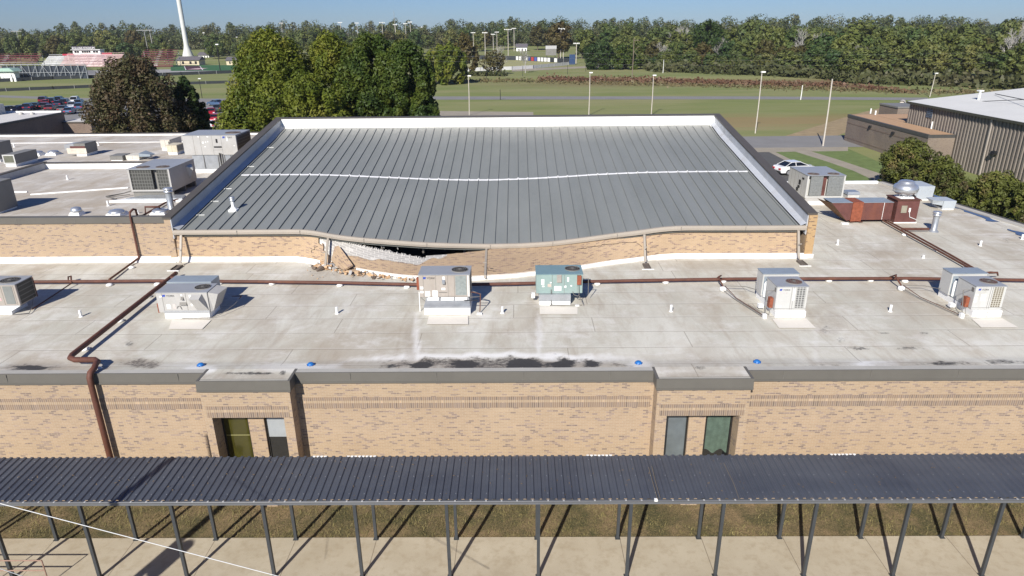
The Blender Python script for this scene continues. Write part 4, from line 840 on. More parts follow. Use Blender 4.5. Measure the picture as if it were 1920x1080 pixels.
# two light units with rear boxes
for (x0, x1, y, zt, lab, coil, cx) in ((10.72, 12.02, 26.1, 7.0, 'light grey air conditioner with open rear box, left of the two matching ones', COILG, 0), (18.87, 20.12, 26.05, 6.98, 'light grey air conditioner with tan coil grid, rightmost on the front roof', COILT, 1)):
    t = thing('rooftop_unit', lab, 'rooftop unit', ((x0+x1)/2, y, ZR), GRP); dp = 1.2; zb = ZR+.3
    mb = MB(); mb.box(x0+.02, x1-.02, y-.12, y+2.3, ZR, ZR+.28); mb.build('curb', WCLEAN, t); mb = MB(); mb.box((x0+x1)/2-.01, (x0+x1)/2+.01, y-.128, y-.12, ZR+.01, ZR+.28); mb.build('curb_joint', SEAM, t)
    cabinet(t, x0, x1, y, zb, zt, dp, CABL, lidmat=LIDB); fan(t, x1-.42, y+.55, zt+.001, .31, rusty=True)
    panels(t, x0, x1, y, zb+.02, zt-.03, (x0+.62, x0+.7), ((zb+.07, x0, x1),)); mb = MB(); mb.box(x1-.5, x1-.1, y-.012, y-.001, zb+.1, zt-.05); mb.build('coil_grille', coil, t)
    logo(t, x0+.22, y, zt-.19, .1); mb = MB(); mb.box(x0-.006, x0, y+.1, y+.25, zt-.3, zt-.12); mb.build('side_vent', SEAM, t)
    if cx: stick(t, [(x0+.03, zb+.6, .12, .08, y), (x0+.03, zb+.45, .1, .09, y), (x0+.04, zb+.32, .1, .06, y), (x0+.28, zb+.38, .2, .3, y)])
    else: stick(t, [(x0+.68, zb+.4, .08, .56, y), (x0+.12, zb+.13, .13, .08, y)]); stick(t, [(x0+.15, zb+.72, .05, .07, y), (x0+.27, zb+.72, .05, .07, y), (x0+.39, zb+.72, .05, .07, y)], M('sticker_faint', (.47, .43, .42), .5))
    # rear return box
    ry = y+1.55; rx0, rx1 = x0-.05, x1+.2; rz = zt-.02
    mb = MB(); mb.box(rx0, rx1, ry, ry+.72, ZR+.32, rz); mb.build('return_box', CABL, t, bevel=.01); mb = MB(); mb.box(rx0-.02, rx1+.02, ry-.02, ry+.74, rz+.001, rz+.03); mb.build('return_lid', DUCTB, t)
    mb = MB(); mb.box(rx0+.08, x1-.1, y+1.22, ry-.001, ZR+.3, zt-.3); mb.box(rx0+.05, rx0+.5, ry-.01, ry-.001, ZR+.4, rz-.1); mb.build('duct_neck', DUCTB, t)
    mb = MB(); mb.tube([(x0+.05, y+1.38, ZR+.35), (x0+.05, y+1.38, ZR+.95), (x0+.1, y+1.38, ZR+1.03)], .075, 10); mb.build('vent_pipe', LABW, t)
    mb = MB(); mb.box(x0-.17, x0-.02, y+.18, y+.42, ZR+.32, ZR+.75); mb.build('disconnect', RUSTO, t)
    conduit(t, [(x0, y+.3, zb+.75), (x0-.3, y+.3, zb+.75), (x0-.38, y-.05, ZR+.2), (x0-.42, y-.15, ZR+.04)], .016); conduit(t, [(x0-.1, y+.2, ZR+.35), (x0-.2, y+.0, ZR+.1), (x0-.45, y+.4, ZR+.1), (x0-.7, y+1.2, ZR+.08)], .012)
    conduit(t, [(x0-.42, y-.15, ZR+.08), (x0-1.0, y+1.9, ZR+.1), (x0-1.2, y+3.0, ZR+.25)], .016, RUST, 'gas_line'); conduit(t, [(x0-.52, y-.1, ZR+.06), (x0-1.08, y+1.9, ZR+.06), (x0-1.3, y+2.9, ZR+.1)], .011); conduit(t, [(x0-1.2, y+3.0, ZR+.25), (x0-.3, y+2.9, ZR+.25), (rx0, y+2.1, ZR+.4)], .014)
    mb = MB(); mb.box(x0-.52, x0-.38, y-.25, y-.1, ZR+.005, ZR+.2); mb.build('pipe_block', WHITE, t); mb = MB(); mb.box(x0-.4, x0-.2, y+.7, y+.9, ZR+.1, ZR+.25); mb.build('pipe_block', WHITE, t)
    mb = MB(); mb.tube([(x0-1.28, y+3.0, ZR+.22), (x0-1.4, y+3.4, ZR+.55), (x0-1.2, y+3.7, ZR+.5), (x0-1.2, y+4.2, ZR+.2)], .035, 8); mb.build('pipe_loop', RUST, t)
    mb = MB(); mb.lathe([(.0, .0), (.16, .0), (.14, .16), (0, .2)], (x0-1.26, y+3.0, ZR+.02), 12); mb.build('pipe_boot', WHITE, t)

# ---- gas lines
def gasline(name, label, pts, r, blocks=(), cat='gas pipe'):
    p0 = pts[0]; t = thing(name, label, cat, (p0[0], p0[1], ZR)); mb = MB(); mb.tube(pts, r, 12); mb.build('pipe', RUST, t)
    for b in blocks:
        mb = MB(); mb.lathe([(0, 0), (.15, 0), (.15, .06), (.1, .1), (0, .1)], (b[0], b[1], ZR+.01), 10); mb.build('support_block', WHITE, t)
    return t
zp = ZR+.17
def px(L, z=zp): return [P(x, y, z=z) for x, y in L]
def bl(L): return [P(x, y, z=ZR+.05) for x, y in L]
gasline('gas_pipe', 'long rusty gas pipe running behind the front row of rooftop units', px([(-60, 529), (55, 528.5), (300, 526.5), (480, 528), (640, 530), (780, 533.5), (880, 533.5), (960, 532), (1100, 528), (1250, 525), (1380, 523), (1700, 522), (1905, 525), (1990, 526)]), .075,
        bl([(205, 534), (295, 532.5), (411, 531.5), (510, 532), (637, 535), (763, 538), (1120, 532), (1248, 529), (1356, 527), (1554, 526), (1632, 525), (1697, 527)]))
z2 = ZR+.28; q1 = P(155, 704, z=z2); yv = SY-.2
pts = [P(330, 512, z=z2-.05), P(318, 522, z=z2), P(135, 665.5, z=z2), P(132, 671, z=z2), P(140, 674.5, z=z2), P(178, 674.5, z=z2), P(183, 678, z=z2), P(179, 683.5, z=z2)]
xm_ = P(206, 855, Y=SY-.24).x
pts += [Vector((xm_+.02, SY+.1, z2)), Vector((xm_, SY-.12, z2-.06)), Vector((xm_, SY-.22, z2-.2)), Vector((xm_, SY-.24, z2-.5)), Vector((xm_, SY-.24, .75)), Vector((xm_, SY-.1, .6)), Vector((xm_, SY+.1, .58))]
t = gasline('gas_main', 'thick rusty gas main that zigzags across the roof and drops down the front brick wall', pts, .1, bl([(278, 556), (225, 601), (160, 654), (184, 692)]))
mb = MB(); mb.tube([pts[1], Vector((pts[1].x+.9, pts[1].y+.15, z2-.05))], .1, 10); mb.build('branch', RUST, t)
# pipe that climbs the annex wall
yw = AF-.12; a0 = P(243, 401, Y=yw); b0 = P(256, 486, Y=yw); c0 = P(205, 524, z=ZR+.12)
gasline('gas_riser', 'thin brown gas riser hooked over the edge of the annex wall', [c0, P(246, 494, z=ZR+.1), Vector((a0.x, yw-.02, ZR+.2)), Vector((a0.x, yw, ZR+.35)), Vector((a0.x, yw, 8.15)), Vector((a0.x, yw+.05, 8.32)), Vector((a0.x, yw+.4, 8.4)), Vector((a0.x, yw+.62, 8.32)), Vector((a0.x, yw+.66, 7.95)), P(268, 404, z=7.92), P(310, 380, z=7.92), P(340, 372, z=7.92)], .05, [P(247, 503, z=ZR)])
gasline('gas_branch', 'rusty bracket pipe beside the flue on the annex roof', [P(273, 403, z=7.9), P(272, 388, z=8.3), P(300, 388, z=8.3), P(300, 392, z=8.1)], .035)
o = gasline('gas_pipe', 'pair of rusty pipes running diagonally over the right roof', px([(1655, 413), (1700, 438), (1772, 477), (1836, 513)]), .05, bl([(1696, 440), (1755, 469), (1813, 502)]))
mb = MB(); mb.tube(px([(1663, 413.5), (1706, 436), (1779, 476), (1842, 512)]), .05, 8); mb.tube(px([(1690, 428.5), (1742, 428.5)]), .045, 8); mb.tube(px([(1690, 430.5), (1742, 431)]), .03, 8); mb.tube([P(1842, 512, z=zp), P(1858, 511, z=zp+.25), P(1870, 511, z=zp+.25), P(1871, 516, z=zp)], .04, 8); mb.build('second_pipe', RUST, o)
o = gasline('gas_loop', 'small rusty loop standing on the gas pipe at the left', [P(128, 529, z=zp), P(128, 519, z=zp+.1), P(133, 518, z=zp+.1), P(134, 531, z=zp), P(112, 546, z=ZR+.1), P(60, 580, z=ZR+.06)], .028)

# ---- small roof vents
def vent(x, y, z, lab, r=.055, h=.3, grp='white vent pipes on the flat roofs'):
    p = P(x, y, z=z); t = thing('vent_pipe', lab, 'vent pipe', (p.x, p.y, z), grp); mb = MB(); mb.tube([(p.x, p.y, z), (p.x, p.y, z+h)], r, 12); mb.build('pipe', WCLEAN, t)
    mb = MB(); mb.lathe([(r*1.7, .0), (r*1.5, .015), (r*1.1, .03), (r*1.02, .04)], (p.x, p.y, z), 14); mb.build('boot', WHITE, t)
for a in ((152, 594, ZR, 'white vent pipe between the leftmost unit and the rusty main'), (632, 588, ZR, 'white vent pipe on the open roof left of the tall curb'), (942, 587, ZR, 'white vent pipe standing between the taupe unit and the green unit'),
          (1258, 584, ZR, 'white vent pipe on the open roof right of the green unit'), (1669, 584, ZR, 'white vent pipe between the two matching light grey units'), (1570, 459, ZR, 'white vent pipe in front of the rusty duct'),
          (1838, 461, ZR, 'white vent pipe on the far right roof beyond the diagonal pipes'), (1731, 484, ZR, 'short white vent pipe left of the diagonal pipes'), (1916, 449, ZR, 'white vent pipe at the right edge of the photo'),
          (1696, 417, ZR, 'tiny white vent pipe at the foot of the rusty plenum'), (127, 337, 7.8, 'white vent pipe in the middle of the annex roof'), (203, 386, 7.8, 'white vent pipe at the corner of the white platform'), (259, 400, 7.8, 'tiny vent pipe behind the riser hook'), (27, 276, 8.15, 'white vent pipe on the rear annex roof'), (185, 273, 8.15, 'white vent pipe right of the small hooded unit')):
    vent(*a, h=.16 if 'tiny' in a[3] or 'short' in a[3] else .3)
for x, y, lab in ((377, 688, 'crushed blue drain cover near the zigzag pipe'), (583, 687, 'tilted blue drain cover left of the dark ponding stain'), (1197, 684, 'blue domed drain cover right of the dark ponding stain'), (1419, 682, 'blue domed drain cover above the right window bay')):
    p = P(x, y, z=ZR); t = thing('drain_cover', lab, 'drain cover', (p.x, p.y, ZR), 'blue covers over the roof drains')
    mb = MB(); mb.lathe([(.13, .0), (.125, .06), (.09, .11), (.04, .13), (0.001, .13)], (p.x, p.y, ZR+.03), 12); mb.build('dome', BLUEP, t)
    mb = MB(); mb.lathe([(.1, .0), (.16, .0), (.155, .025), (.13, .03)], (p.x, p.y, ZR+.01), 12); mb.build('flange', BLUEP, t)
    mb = MB()
    for k in range(8): a = k*math.pi/4; mb.box(p.x+math.cos(a)*.128-.012, p.x+math.cos(a)*.128+.012, p.y+math.sin(a)*.128-.012, p.y+math.sin(a)*.128+.012, ZR+.03, ZR+.1)
    mb.build('ribs', M('blue_dark', (.01, .07, .25), .5), t)
def cap_vent(x, y, z, r, h, lab, pipe=False, cat='roof vent', grp=None):
    p = P(x, y, z=z); t = thing('roof_vent', lab, cat, (p.x, p.y, z), grp)
    if not pipe:
        mb = MB(); mb.frus((p.x-r*1.1, p.x+r*1.1, p.y-r*1.1, p.y+r*1.1, z), (p.x-r*.85, p.x+r*.85, p.y-r*.85, p.y+r*.85, z+.18)); mb.build('base', WHITE, t)
        mb = MB(); mb.lathe([(r*.5, .18), (r*.5, h*.5), (r, h*.5), (r*1.02, h*.62), (r*.8, h*.9), (r*.3, h), (.001, h)], (p.x, p.y, z), 20); mb.build('cap', ALU, t)
    else:
        mb = MB(); mb.lathe([(r*1.7, 0), (r*1.2, .09), (r, .13), (r, h-.25)], (p.x, p.y, z), 18); mb.build('stack', ZINC, t)
        mb = MB(); mb.lathe([(r, h-.26), (r*1.35, h-.24), (r*1.35, h-.16), (r*1.1, h-.14), (r*1.1, h-.1), (r*1.5, h-.08), (r*1.4, h-.0), (r*.5, h+.03), (.001, h+.03)], (p.x, p.y, z), 18); mb.build('cap', ALU, t)
cap_vent(145, 403, 7.8, .28, .45, 'small stepped metal vent on a white box at the annex edge'); cap_vent(220, 404, 7.8, .42, .34, 'low round metal vent left of the riser hook at the annex edge'); cap_vent(302, 402, 7.8, .42, .34, 'low round metal vent beside the gym parapet at the annex edge')
cap_vent(71, 291, 8.15, .4, .34, 'left one of two low round vents on the rear annex roof'); cap_vent(101, 290, 8.15, .4, .34, 'right one of two low round vents on the rear annex roof')
cap_vent(322, 394, 7.8, .17, 1.25, 'tall galvanised flue with cap beside the gym parapet', True, 'flue'); cap_vent(1750, 434, ZR, .165, 1.2, 'tall galvanised flue on the right roof', True, 'flue')
gp = P(438, 394, z=7.9); 
for _ in range(4): gp = P(438, 394, z=roof_z(gp.x, gp.y))
t = thing('roof_vent', 'small white capped vent standing on the metal gym roof', 'roof vent', gp); mb = MB(); mb.box(gp.x-.22, gp.x+.22, gp.y-.2, gp.y+.2, gp.z-.1, gp.z+.06); mb.build('base_plate', WHITE, t)
mb = MB(); mb.lathe([(.2, .06), (.13, .15), (.085, .2), (.085, .5)], tuple(gp), 14); mb.build('pipe', WHITE, t); mb = MB(); mb.lathe([(.085, .5), (.14, .53), (.14, .6), (.1, .62), (.15, .66), (.15, .74), (0.001, .76)], tuple(gp), 14); mb.build('cap', ALU, t)

# ---- big condenser on the annex roof
z8 = 7.8; t0 = P(205, 380, z=z8); xr_ = P(343, 378, z=z8).x
t = thing('condenser', 'large dark condensing unit with two coil bays on a white platform, beside the gym parapet', 'condenser', (t0.x+2, t0.y, z8))
mb = MB(); mb.prism([(t0.x, t0.y), (xr_, t0.y), (xr_+.1, t0.y+.5), (xr_-.3, t0.y+1.2), (t0.x+1.6, t0.y+1.2)], z8, z8+.12, 'z'); mb.build('platform', WCLEAN, t)
mb = MB(); mb.prism([(t0.x+.9, t0.y+.2), (xr_-.05, t0.y+.2), (xr_-.25, t0.y+1.1), (t0.x+1.6, t0.y+1.1)], z8+.12, z8+.2, 'z'); mb.build('platform_top', ZINC, t)
cy = t0.y+1.3; zb = z8+.35; A = P(247.7, 364, Y=cy); B = P(326, 361, Y=cy); T = P(241, 317, Y=cy); cx0, cx1, cz = A.x, B.x-.05, T.z; dp = 3.3
mb = MB(); mb.box(cx0, cx1, cy+.5, cy+dp, zb, cz-.04); mb.box(cx0, cx0+.1, cy, cy+.5, zb, cz-.04); mb.box(cx1-.1, cx1, cy, cy+.5, zb, cz-.04); mb.box(cx0+.1, cx1-.1, cy, cy+.5, zb, zb+.1); mb.build('cabinet', CABG, t)
mb = MB(); mb.box(cx0-.02, cx1+.02, cy-.02, cy+dp+.02, cz-.039, cz); mb.build('lid', LIDB, t); W_ = cx1-cx0
mb = MB(); mb.box(cx0+.1, cx0+W_*.55, cy+.06, cy+.2, zb+.1, cz-.05); mb.build('coil_grille', COILD, t); mb = MB(); mb.box(cx0+W_*.68, cx1-.1, cy+.06, cy+.2, zb+.1, cz-.05); mb.build('coil_grille', COILD, t)
mb = MB(); mb.box(cx0+W_*.55+.01, cx0+W_*.68-.01, cy+.3, cy+.4, zb+.1, cz-.05); mb.build('centre_panel', CABD, t)
fan(t, cx0+W_*.27, cy+.55, cz+.001, .36, rusty=True); fan(t, cx0+W_*.74, cy+.6, cz+.001, .36, rusty=True)
mb = MB(); mb.add([(cx1+.002, cy+2.1, cz-.25), (cx1+.002, cy+2.9, cz-.25), (cx1+.35, cy+2.3, cz-.45), (cx1+.002, cy+2.4, zb+.25)], [(0, 1, 2), (0, 2, 3), (1, 3, 2)]); mb.build('side_hood', CABL, t)
mb = MB()
for yy in (cy+.1, cy+1.6, cy+3.0): mb.box(cx0+.05, cx1-.02, yy, yy+.12, z8+.0, zb-.001)
mb.build('skid', CABD, t)
conduit(t, [(cx0-.1, cy+.4, zb), (cx0-.5, cy+.1, z8+.25), (cx0-1.2, cy-.6, z8+.2), (t0.x+.3, t0.y+.3, z8+.17)], .03); conduit(t, [(cx0-.3, cy+.3, z8+.12), (cx0-1.0, cy-.5, z8+.15)], .02)
# ---- the large grey air handler
z = 7.8; a = P(366, 324, z=z); yy = a.y; x0 = P(347, 291, Y=yy).x; x1 = P(447, 291, Y=yy).x; zb = P(360, 291, Y=yy).z; zt = P(380, 253.5, Y=yy).z; ax1 = P(440, 318, Y=yy).x
t = thing('air_handler', 'largest pale grey air handler with panels and a dark end, standing behind the gym parapet', 'air handler', ((x0+x1)/2, yy, z))
mb = MB(); mb.box(a.x, ax1, yy-.05, yy+2.4, z, z+.25); mb.build('curb', WCLEAN, t); mb = MB(); mb.box(a.x, ax1, yy-.03, yy+2.4, z+.251, zb-.02); mb.build('curb_adapter', ZINC, t)
cabinet(t, x0, x1, yy, zb, zt, 2.7, CABG, lidmat=LIDB); W_ = x1-x0; panels(t, x0, x1, yy, zb, zt-.04, [x0+W_*f for f in (.2, .33, .55, .72)], ((zb+.35, x0+W_*.55, x0+W_*.72),))
stick(t, [(x0+W_*.36, zb+.8, .12, .12, yy), (x0+W_*.42, zb+.85, .06, .08, yy), (x0+W_*.46, zb+.88, .06, .08, yy), (x0+W_*.39, zb+.55, .1, .05, yy), (x0+W_*.82, zb+.95, .09, .3, yy), (x0+W_*.29, zt-.14, .12, .06, yy), (x0+W_*.46, zt-.14, .12, .06, yy), (x0+W_*.94, zb+.6, .06, .06, yy)])
mb = MB(); mb.box(x0+W_*.57, x0+W_*.71, yy-.04, yy-.001, zb+.52, zb+.6); mb.box(x0+W_*.62, x0+W_*.65, yy-.03, yy-.001, zb+.85, zb+1.1); mb.build('vent_slot', BLK, t)
mb = MB(); mb.box(x1+.002, x1+.02, yy+.15, yy+2.5, zb+.1, zt-.1); mb.build('end_coil', COILD, t); fan(t, x1-.6, yy+1.1, zt+.001, .5, rusty=True); logo(t, x0+W_*.8, yy, zt-.22, .16, 'TRANE' if False else 'YORK')
for f in (.35, .62, .74, .86): conduit(t, [(x0+W_*f, yy-.05, zb+.0), (x0+W_*f, yy-.1, z+.3)], .02)
conduit(t, [(x0+W_*.66, yy-.08, z+.3), (x0+W_*.66, yy-.1, zb+.15), (x0+W_*.7, yy-.1, zb+.1), (x0+W_*.7, yy-.1, z+.3)], .03)
def hooded(lab, xl, xr, yb, yt, z, dp, mat, side='l', curb=.2, grp=None):
    x0, x1, y, zt = front(xl, xr, yb, yt, z); t = thing('roof_unit', lab, 'roof unit', ((x0+x1)/2, y, z), grp)
    mb = MB(); mb.box(x0+.05, x1-.05, y+.02, y+dp-.05, z, z+curb); mb.build('curb', WCLEAN, t)
    cabinet(t, x0, x1, y, z+curb+.001, zt, dp, mat); panels(t, x0, x1, y, z+curb, zt, ((x0+x1)/2,)); return t, x0, x1, y, zt
z = 8.15
t, x0, x1, y, zt = hooded('small tan unit with a slanted light hood, in the middle of the rear annex roof', 143, 164, 293, 269, z, 1.5, CABD)
mb = MB(); mb.add([(x0-.75, y, zt-.1), (x0+.0, y, zt-.02), (x0+.0, y+1.2, zt-.02), (x0-.75, y+1.2, zt-.1), (x0-.75, y, zt-.5), (x0, y, zt-.5), (x0, y+1.2, zt-.5), (x0-.75, y+1.2, zt-.5)], [(0,1,2,3),(0,4,5,1),(0,3,7,4),(4,7,6,5),(3,2,6,7)]); mb.build('hood', LIDB, t); mb = MB(); mb.box(x0-.6, x0+.9, y-.03, y-.001, z+.2, z+.62); mb.build('front_panel', M('cream_panel', (.6, .55, .46), .6), t); mb = MB(); mb.box(x0-.3, x0+.85, y-.04, y-.031, z+.62, z+.78); mb.build('rust_strip', RUSTB, t)
t, x0, x1, y, zt = hooded('box condenser with a framed coil face, at the left of the annex roofs', 10, 32, 313, 290, z, 2.4, CABD); mb = MB(); mb.box(x0+.06, x1-.06, y-.015, y-.001, z+.3, zt-.08); mb.build('coil_grille', M('coil_olive', (.12, .125, .09), .6, 0, .2, 6), t)
mb = MB(); mb.box(x0-.01, x0+.07, y-.03, y-.016, z+.22, zt); mb.box(x1-.07, x1+.01, y-.03, y-.016, z+.22, zt); mb.box(x0+.07, x1-.07, y-.03, y-.016, zt-.08, zt); mb.box(x0+.07, x1-.07, y-.03, y-.016, z+.22, z+.3); mb.build('coil_frame', CABL, t)
t, x0, x1, y, zt = hooded('dark louvred box, left one of a pair behind the white upstand', 207, 231, 301.5, 292, z, 1.1, CABD, curb=.05)
t, x0, x1, y, zt = hooded('pale low box with a bluish lid, right one of a pair behind the white upstand', 237, 262, 300.5, 291.5, z, 1.2, M('cream_box', (.6, .57, .5), .6), curb=.05)
mb = MB(); mb.add([(x1+.01, y, z+.25), (x1+.8, y+.1, z+.25), (x1+.8, y+.9, z+.3), (x1+.01, y+1.1, z+.55), (x1+.01, y, z+.5), (x1+.8, y+.1, z+.4)], [(4, 5, 2, 3), (0, 1, 5, 4), (1, 2, 5)]); mb.build('hood', DUCTB, t)
t, x0, x1, y, zt = hooded('dark unit at the far left edge casting a shadow on the rear annex roof', -40, 2, 304, 268, z, 1.5, CABD)
t, x0, x1, y, zt = hooded('cream unit with a small window, left of the largest air handler', 303, 321, 282, 262, z, 2.0, M('cream_unit', (.58, .54, .47), .6)); mb = MB(); mb.box(x0+.75, x1-.1, y-.02, y-.001, zt-.45, zt-.15); mb.build('window', BLK, t)
t, x0, x1, y, zt = hooded('cream exhaust box with an open side, in front of the cream unit', 315, 334, 290.5, 272, z, 1.2, M('cream_hood', (.56, .5, .38), .6))
mb = MB(); mb.box(x1+.01, x1+.02, y+.1, y+1.0, z+.3, zt-.1); mb.build('side_opening', CABD, t)
t, x0, x1, y, zt = hooded('dark unit on the left edge of the annex roof', -60, 0, 402, 345, 7.8, 1.5, CABD, curb=.1); mb = MB(); mb.box(x1-.3, x1+.02, y-.02, y-.001, 8.0, zt-.1); mb.build('coil_grille', COILD, t)
# ridge strips on the annex roof
for pts, lab in (([(57, 366), (240, 353)], 'long white curb strip on the annex roof'), ([(-20, 362), (50, 361)], 'short white curb strip at the left of the annex roof')):
    a, b = P(*pts[0], z=7.81), P(*pts[1], z=7.81); mb = MB(); n_ = Vector((0, .13, 0)); mb.add([a, b, b+n_, a+n_, a+Vector((0, .02, .07)), b+Vector((0, .02, .07)), b+n_+Vector((0, -.02, .07)), a+n_+Vector((0, -.02, .07))], [(0,1,5,4),(4,5,6,7),(2,3,7,6),(1,2,6,5),(3,0,4,7)])
    tag(mb.build('curb_strip', WHITE), lab, 'curb strip')
# ---- right side: twin condenser, rusty duct, exhaust fan, boxes
x0, x1, y, zt = front(1511, 1583, 384, 329, ZR); zb = P(1508.6, 371, Y=y).z; x0 = P(1509, 371, Y=y).x; x1 = P(1580, 369, Y=y).x
t = thing('condenser', 'pale hail beaten condensing unit with two rusty fan openings, next to the right gym parapet', 'condenser', ((x0+x1)/2, y, ZR))
mb = MB(); mb.box(x0+.2, x1-.3, y-.1, y+2.8, ZR, ZR+.22); mb.build('curb', WCLEAN, t); mb = MB(); mb.box(x0+.05, x1-.3, y+.02, y+2.8, ZR+.221, zb-.001); mb.build('skid', CABG, t)
W_ = x1-x0; mb = MB(); mb.box(x0, x1, y+.4, y+3.2, zb, zt-.03); mb.box(x0, x0+.1, y, y+.4, zb, zt-.03); mb.box(x1-.1, x1, y, y+.4, zb, zt-.03); mb.box(x0+.1, x1-.1, y, y+.4, zb, zb+.1); mb.build('cabinet', CABL, t)
mb = MB(); mb.box(x0-.02, x1+.02, y-.02, y+3.22, zt-.029, zt); mb.build('lid', LIDB, t)
for f0, f1 in ((.1, .42), (.56, .97)):
    mb = MB(); mb.box(x0+W_*f0, x0+W_*f1, y+.03, y+.12, zb+.12, zt-.06); mb.build('coil', COILF, t)
mb = MB(); mb.box(x0+W_*.44, x0+W_*.54, y+.2, y+.3, zb+.1, zt-.05); mb.build('centre_gap', RUSTB, t); fan(t, x0+W_*.22, y+.5, zt+.001, .36, rusty=True); fan(t, x0+W_*.75, y+.5, zt+.001, .36, rusty=True)
mb = MB()
for yy, zz, h in ((y+.5, zb+1.25, .1), (y+1.0, zb+.8, .3), (y+1.1, zb+.55, .15), (y+1.3, zb+.3, .2)): mb.box(x0-.03, x0-.001, yy, yy+.3, zz-.1, zz-.1+h)
mb.build('side_fitting', BLK, t); mb = MB()
for yy in (y+.8, y+1.5, y+2.1, y+2.7): mb.box(x0-.008, x0+.001, yy, yy+.015, zb, zt-.04)
mb.build('panel_joint', SEAM, t)
z = ZR+.12; x1d, y = P(1667, 414, z=z).x, P(1667, 414, z=z).y
pt = lambda x, yy, Y_: P(x, yy, Y=Y_)
t = thing('rusty_duct', 'rust brown kitchen duct with slanted intake, running left from the plenum box', 'duct', (P(1590, 415, z=z).x, y, ZR))
zt = pt(1640, 380, y).z; zb = pt(1640, 411.5, y).z; D = 1.25
xa, xb, xc, xd = pt(1587, 415, y).x, pt(1596, 400, y).x, pt(1616, 400, y).x, pt(1672, 400, y).x; xt = pt(1560, 380, y).x; xl = pt(1536, 369, y+1.0).x
mb = MB(); mb.add([(xa, y, zb-.08), (xb, y, zb), (xb, y, zt), (xt, y, zt), (xa, y+D, zb-.08), (xb, y+D, zb), (xb, y+D, zt), (xt, y+D, zt)], [(0,1,2,3),(4,7,6,5),(0,4,5,1),(1,5,6,2)]); mb.build('intake', RUSTB, t)
mb = MB(); mb.add([(xt, y, zt), (xb-.01, y, zt+.003), (xb-.01, y+D, zt+.003), (xl, y+D, zt), (xa, y, zb-.08), (xa, y+D, zb-.08)], [(0, 4, 5, 3)]); mb.build('intake_screen', M('rusty_screen', (.2, .11, .06), .8, 0, .3, 5), t)
mb = MB(); mb.box(xt, xb, y-.01, y+D, zt+.002, zt+.02); mb.build('intake_lid', DUCTB, t)
mb = MB(); mb.box(xb+.01, xc, y-.03, y+D*.95, zb-.1, zt+.04); mb.build('rusted_section', RUSTO, t); mb = MB(); mb.box(xc+.01, xd, y, y+D, zb-.02, zt); mb.build('duct_run', RUSTB, t); mb = MB(); mb.box(xc+.01, xd+.02, y-.015, y+D+.01, zt+.001, zt+.02); mb.build('duct_lid', DUCTB, t)
mb = MB(); xs_ = pt(1655, 400, y).x; mb.box(xs_-.012, xs_+.012, y-.008, y-.001, zb, zt); mb.build('joint_tape', LABW, t)
for f in (xb, xc-.1): conduit(t, [(f, y-.05, zb-.1), (f, y-.1, ZR+.08), (f+.2, y-.1, ZR+.08)], .02, RUST, 'leg')
mb = MB(); mb.box(xa-.4, xa, y-.35, y-.1, ZR+.01, ZR+.08); mb.build('foot_block', WHITE, t)
t = thing('plenum_box', 'rust brown plenum box with grey cover plate under the round exhaust fan', 'plenum', (xd+.5, y, ZR)); yy = y-.1
px0, px1 = P(1666, 414, z=ZR).x+.05, P(1708, 414, z=ZR).x; ztp = pt(1690, 376, yy).z
mb = MB(); mb.frus((px0, px1, yy, yy+1.3, ZR), (px0+.0, px1+.02, yy, yy+1.3, ztp)); mb.build('box', RUSTB, t); mb = MB(); mb.box(px0-.06, px1+.08, yy-.06, yy+1.36, ztp+.001, ztp+.05); mb.build('flange', RUST, t)
mb = MB(); mb.box(px0+.28, px0+.62, yy-.03, yy-.001, ZR+.65, ZR+1.1); mb.build('cover_plate', M('olive_plate', (.28, .26, .2), .6), t); mb = MB(); mb.box(px0+.74, px0+.84, yy-.06, yy-.001, ZR+.7, ZR+.95); mb.build('switch', LABW, t)
conduit(t, [(px0+.8, yy-.04, ZR+.7), (px0+.85, yy-.06, ZR+.4), (px1-.02, yy-.04, ZR+.22)], .018, LABW); mb = MB(); mb.box(px0-.03, px1+.03, yy-.05, yy-.001, ZR, ZR+.06); mb.build('base_strip', WHITE, t)
t = thing('exhaust_fan', 'round spun aluminium exhaust fan on top of the rusty plenum box', 'exhaust fan', ((px0+px1)/2, yy+.65, ztp+.05)); c = ((px0+px1)/2+.02, yy+.65, ztp+.051); s = (P(1714, 352, Y=yy+.65).x-P(1671, 352, Y=yy+.65).x)/2
mb = MB(); mb.frus((c[0]-.42, c[0]+.42, c[1]-.42, c[1]+.42, c[2]), (c[0]-.36, c[0]+.36, c[1]-.36, c[1]+.36, c[2]+.1)); mb.build('curb_cap', WHITE, t)
mb = MB(); mb.lathe([(.3, .1), (.3, .2), (s*.75, .24), (s*.98, .4), (s, .5), (s, .54)], c, 32); mb.build('windband', ALU, t); mb = MB(); mb.lathe([(s*1.02, .54), (s*1.02, .6), (s*.93, .76), (s*.72, .86), (s*.66, .87), (s*.64, .98), (s*.5, 1.04), (.001, 1.06)], c, 32); mb.build('dome', ALU, t)
mb = MB()
for k in range(8): a = k*math.pi/4+.2; mb.box(c[0]+math.cos(a)*.33-.03, c[0]+math.cos(a)*.33+.03, c[1]+math.sin(a)*.33-.03, c[1]+math.sin(a)*.33+.03, c[2]+.08, c[2]+.24)
mb.build('stand', WCLEAN, t)
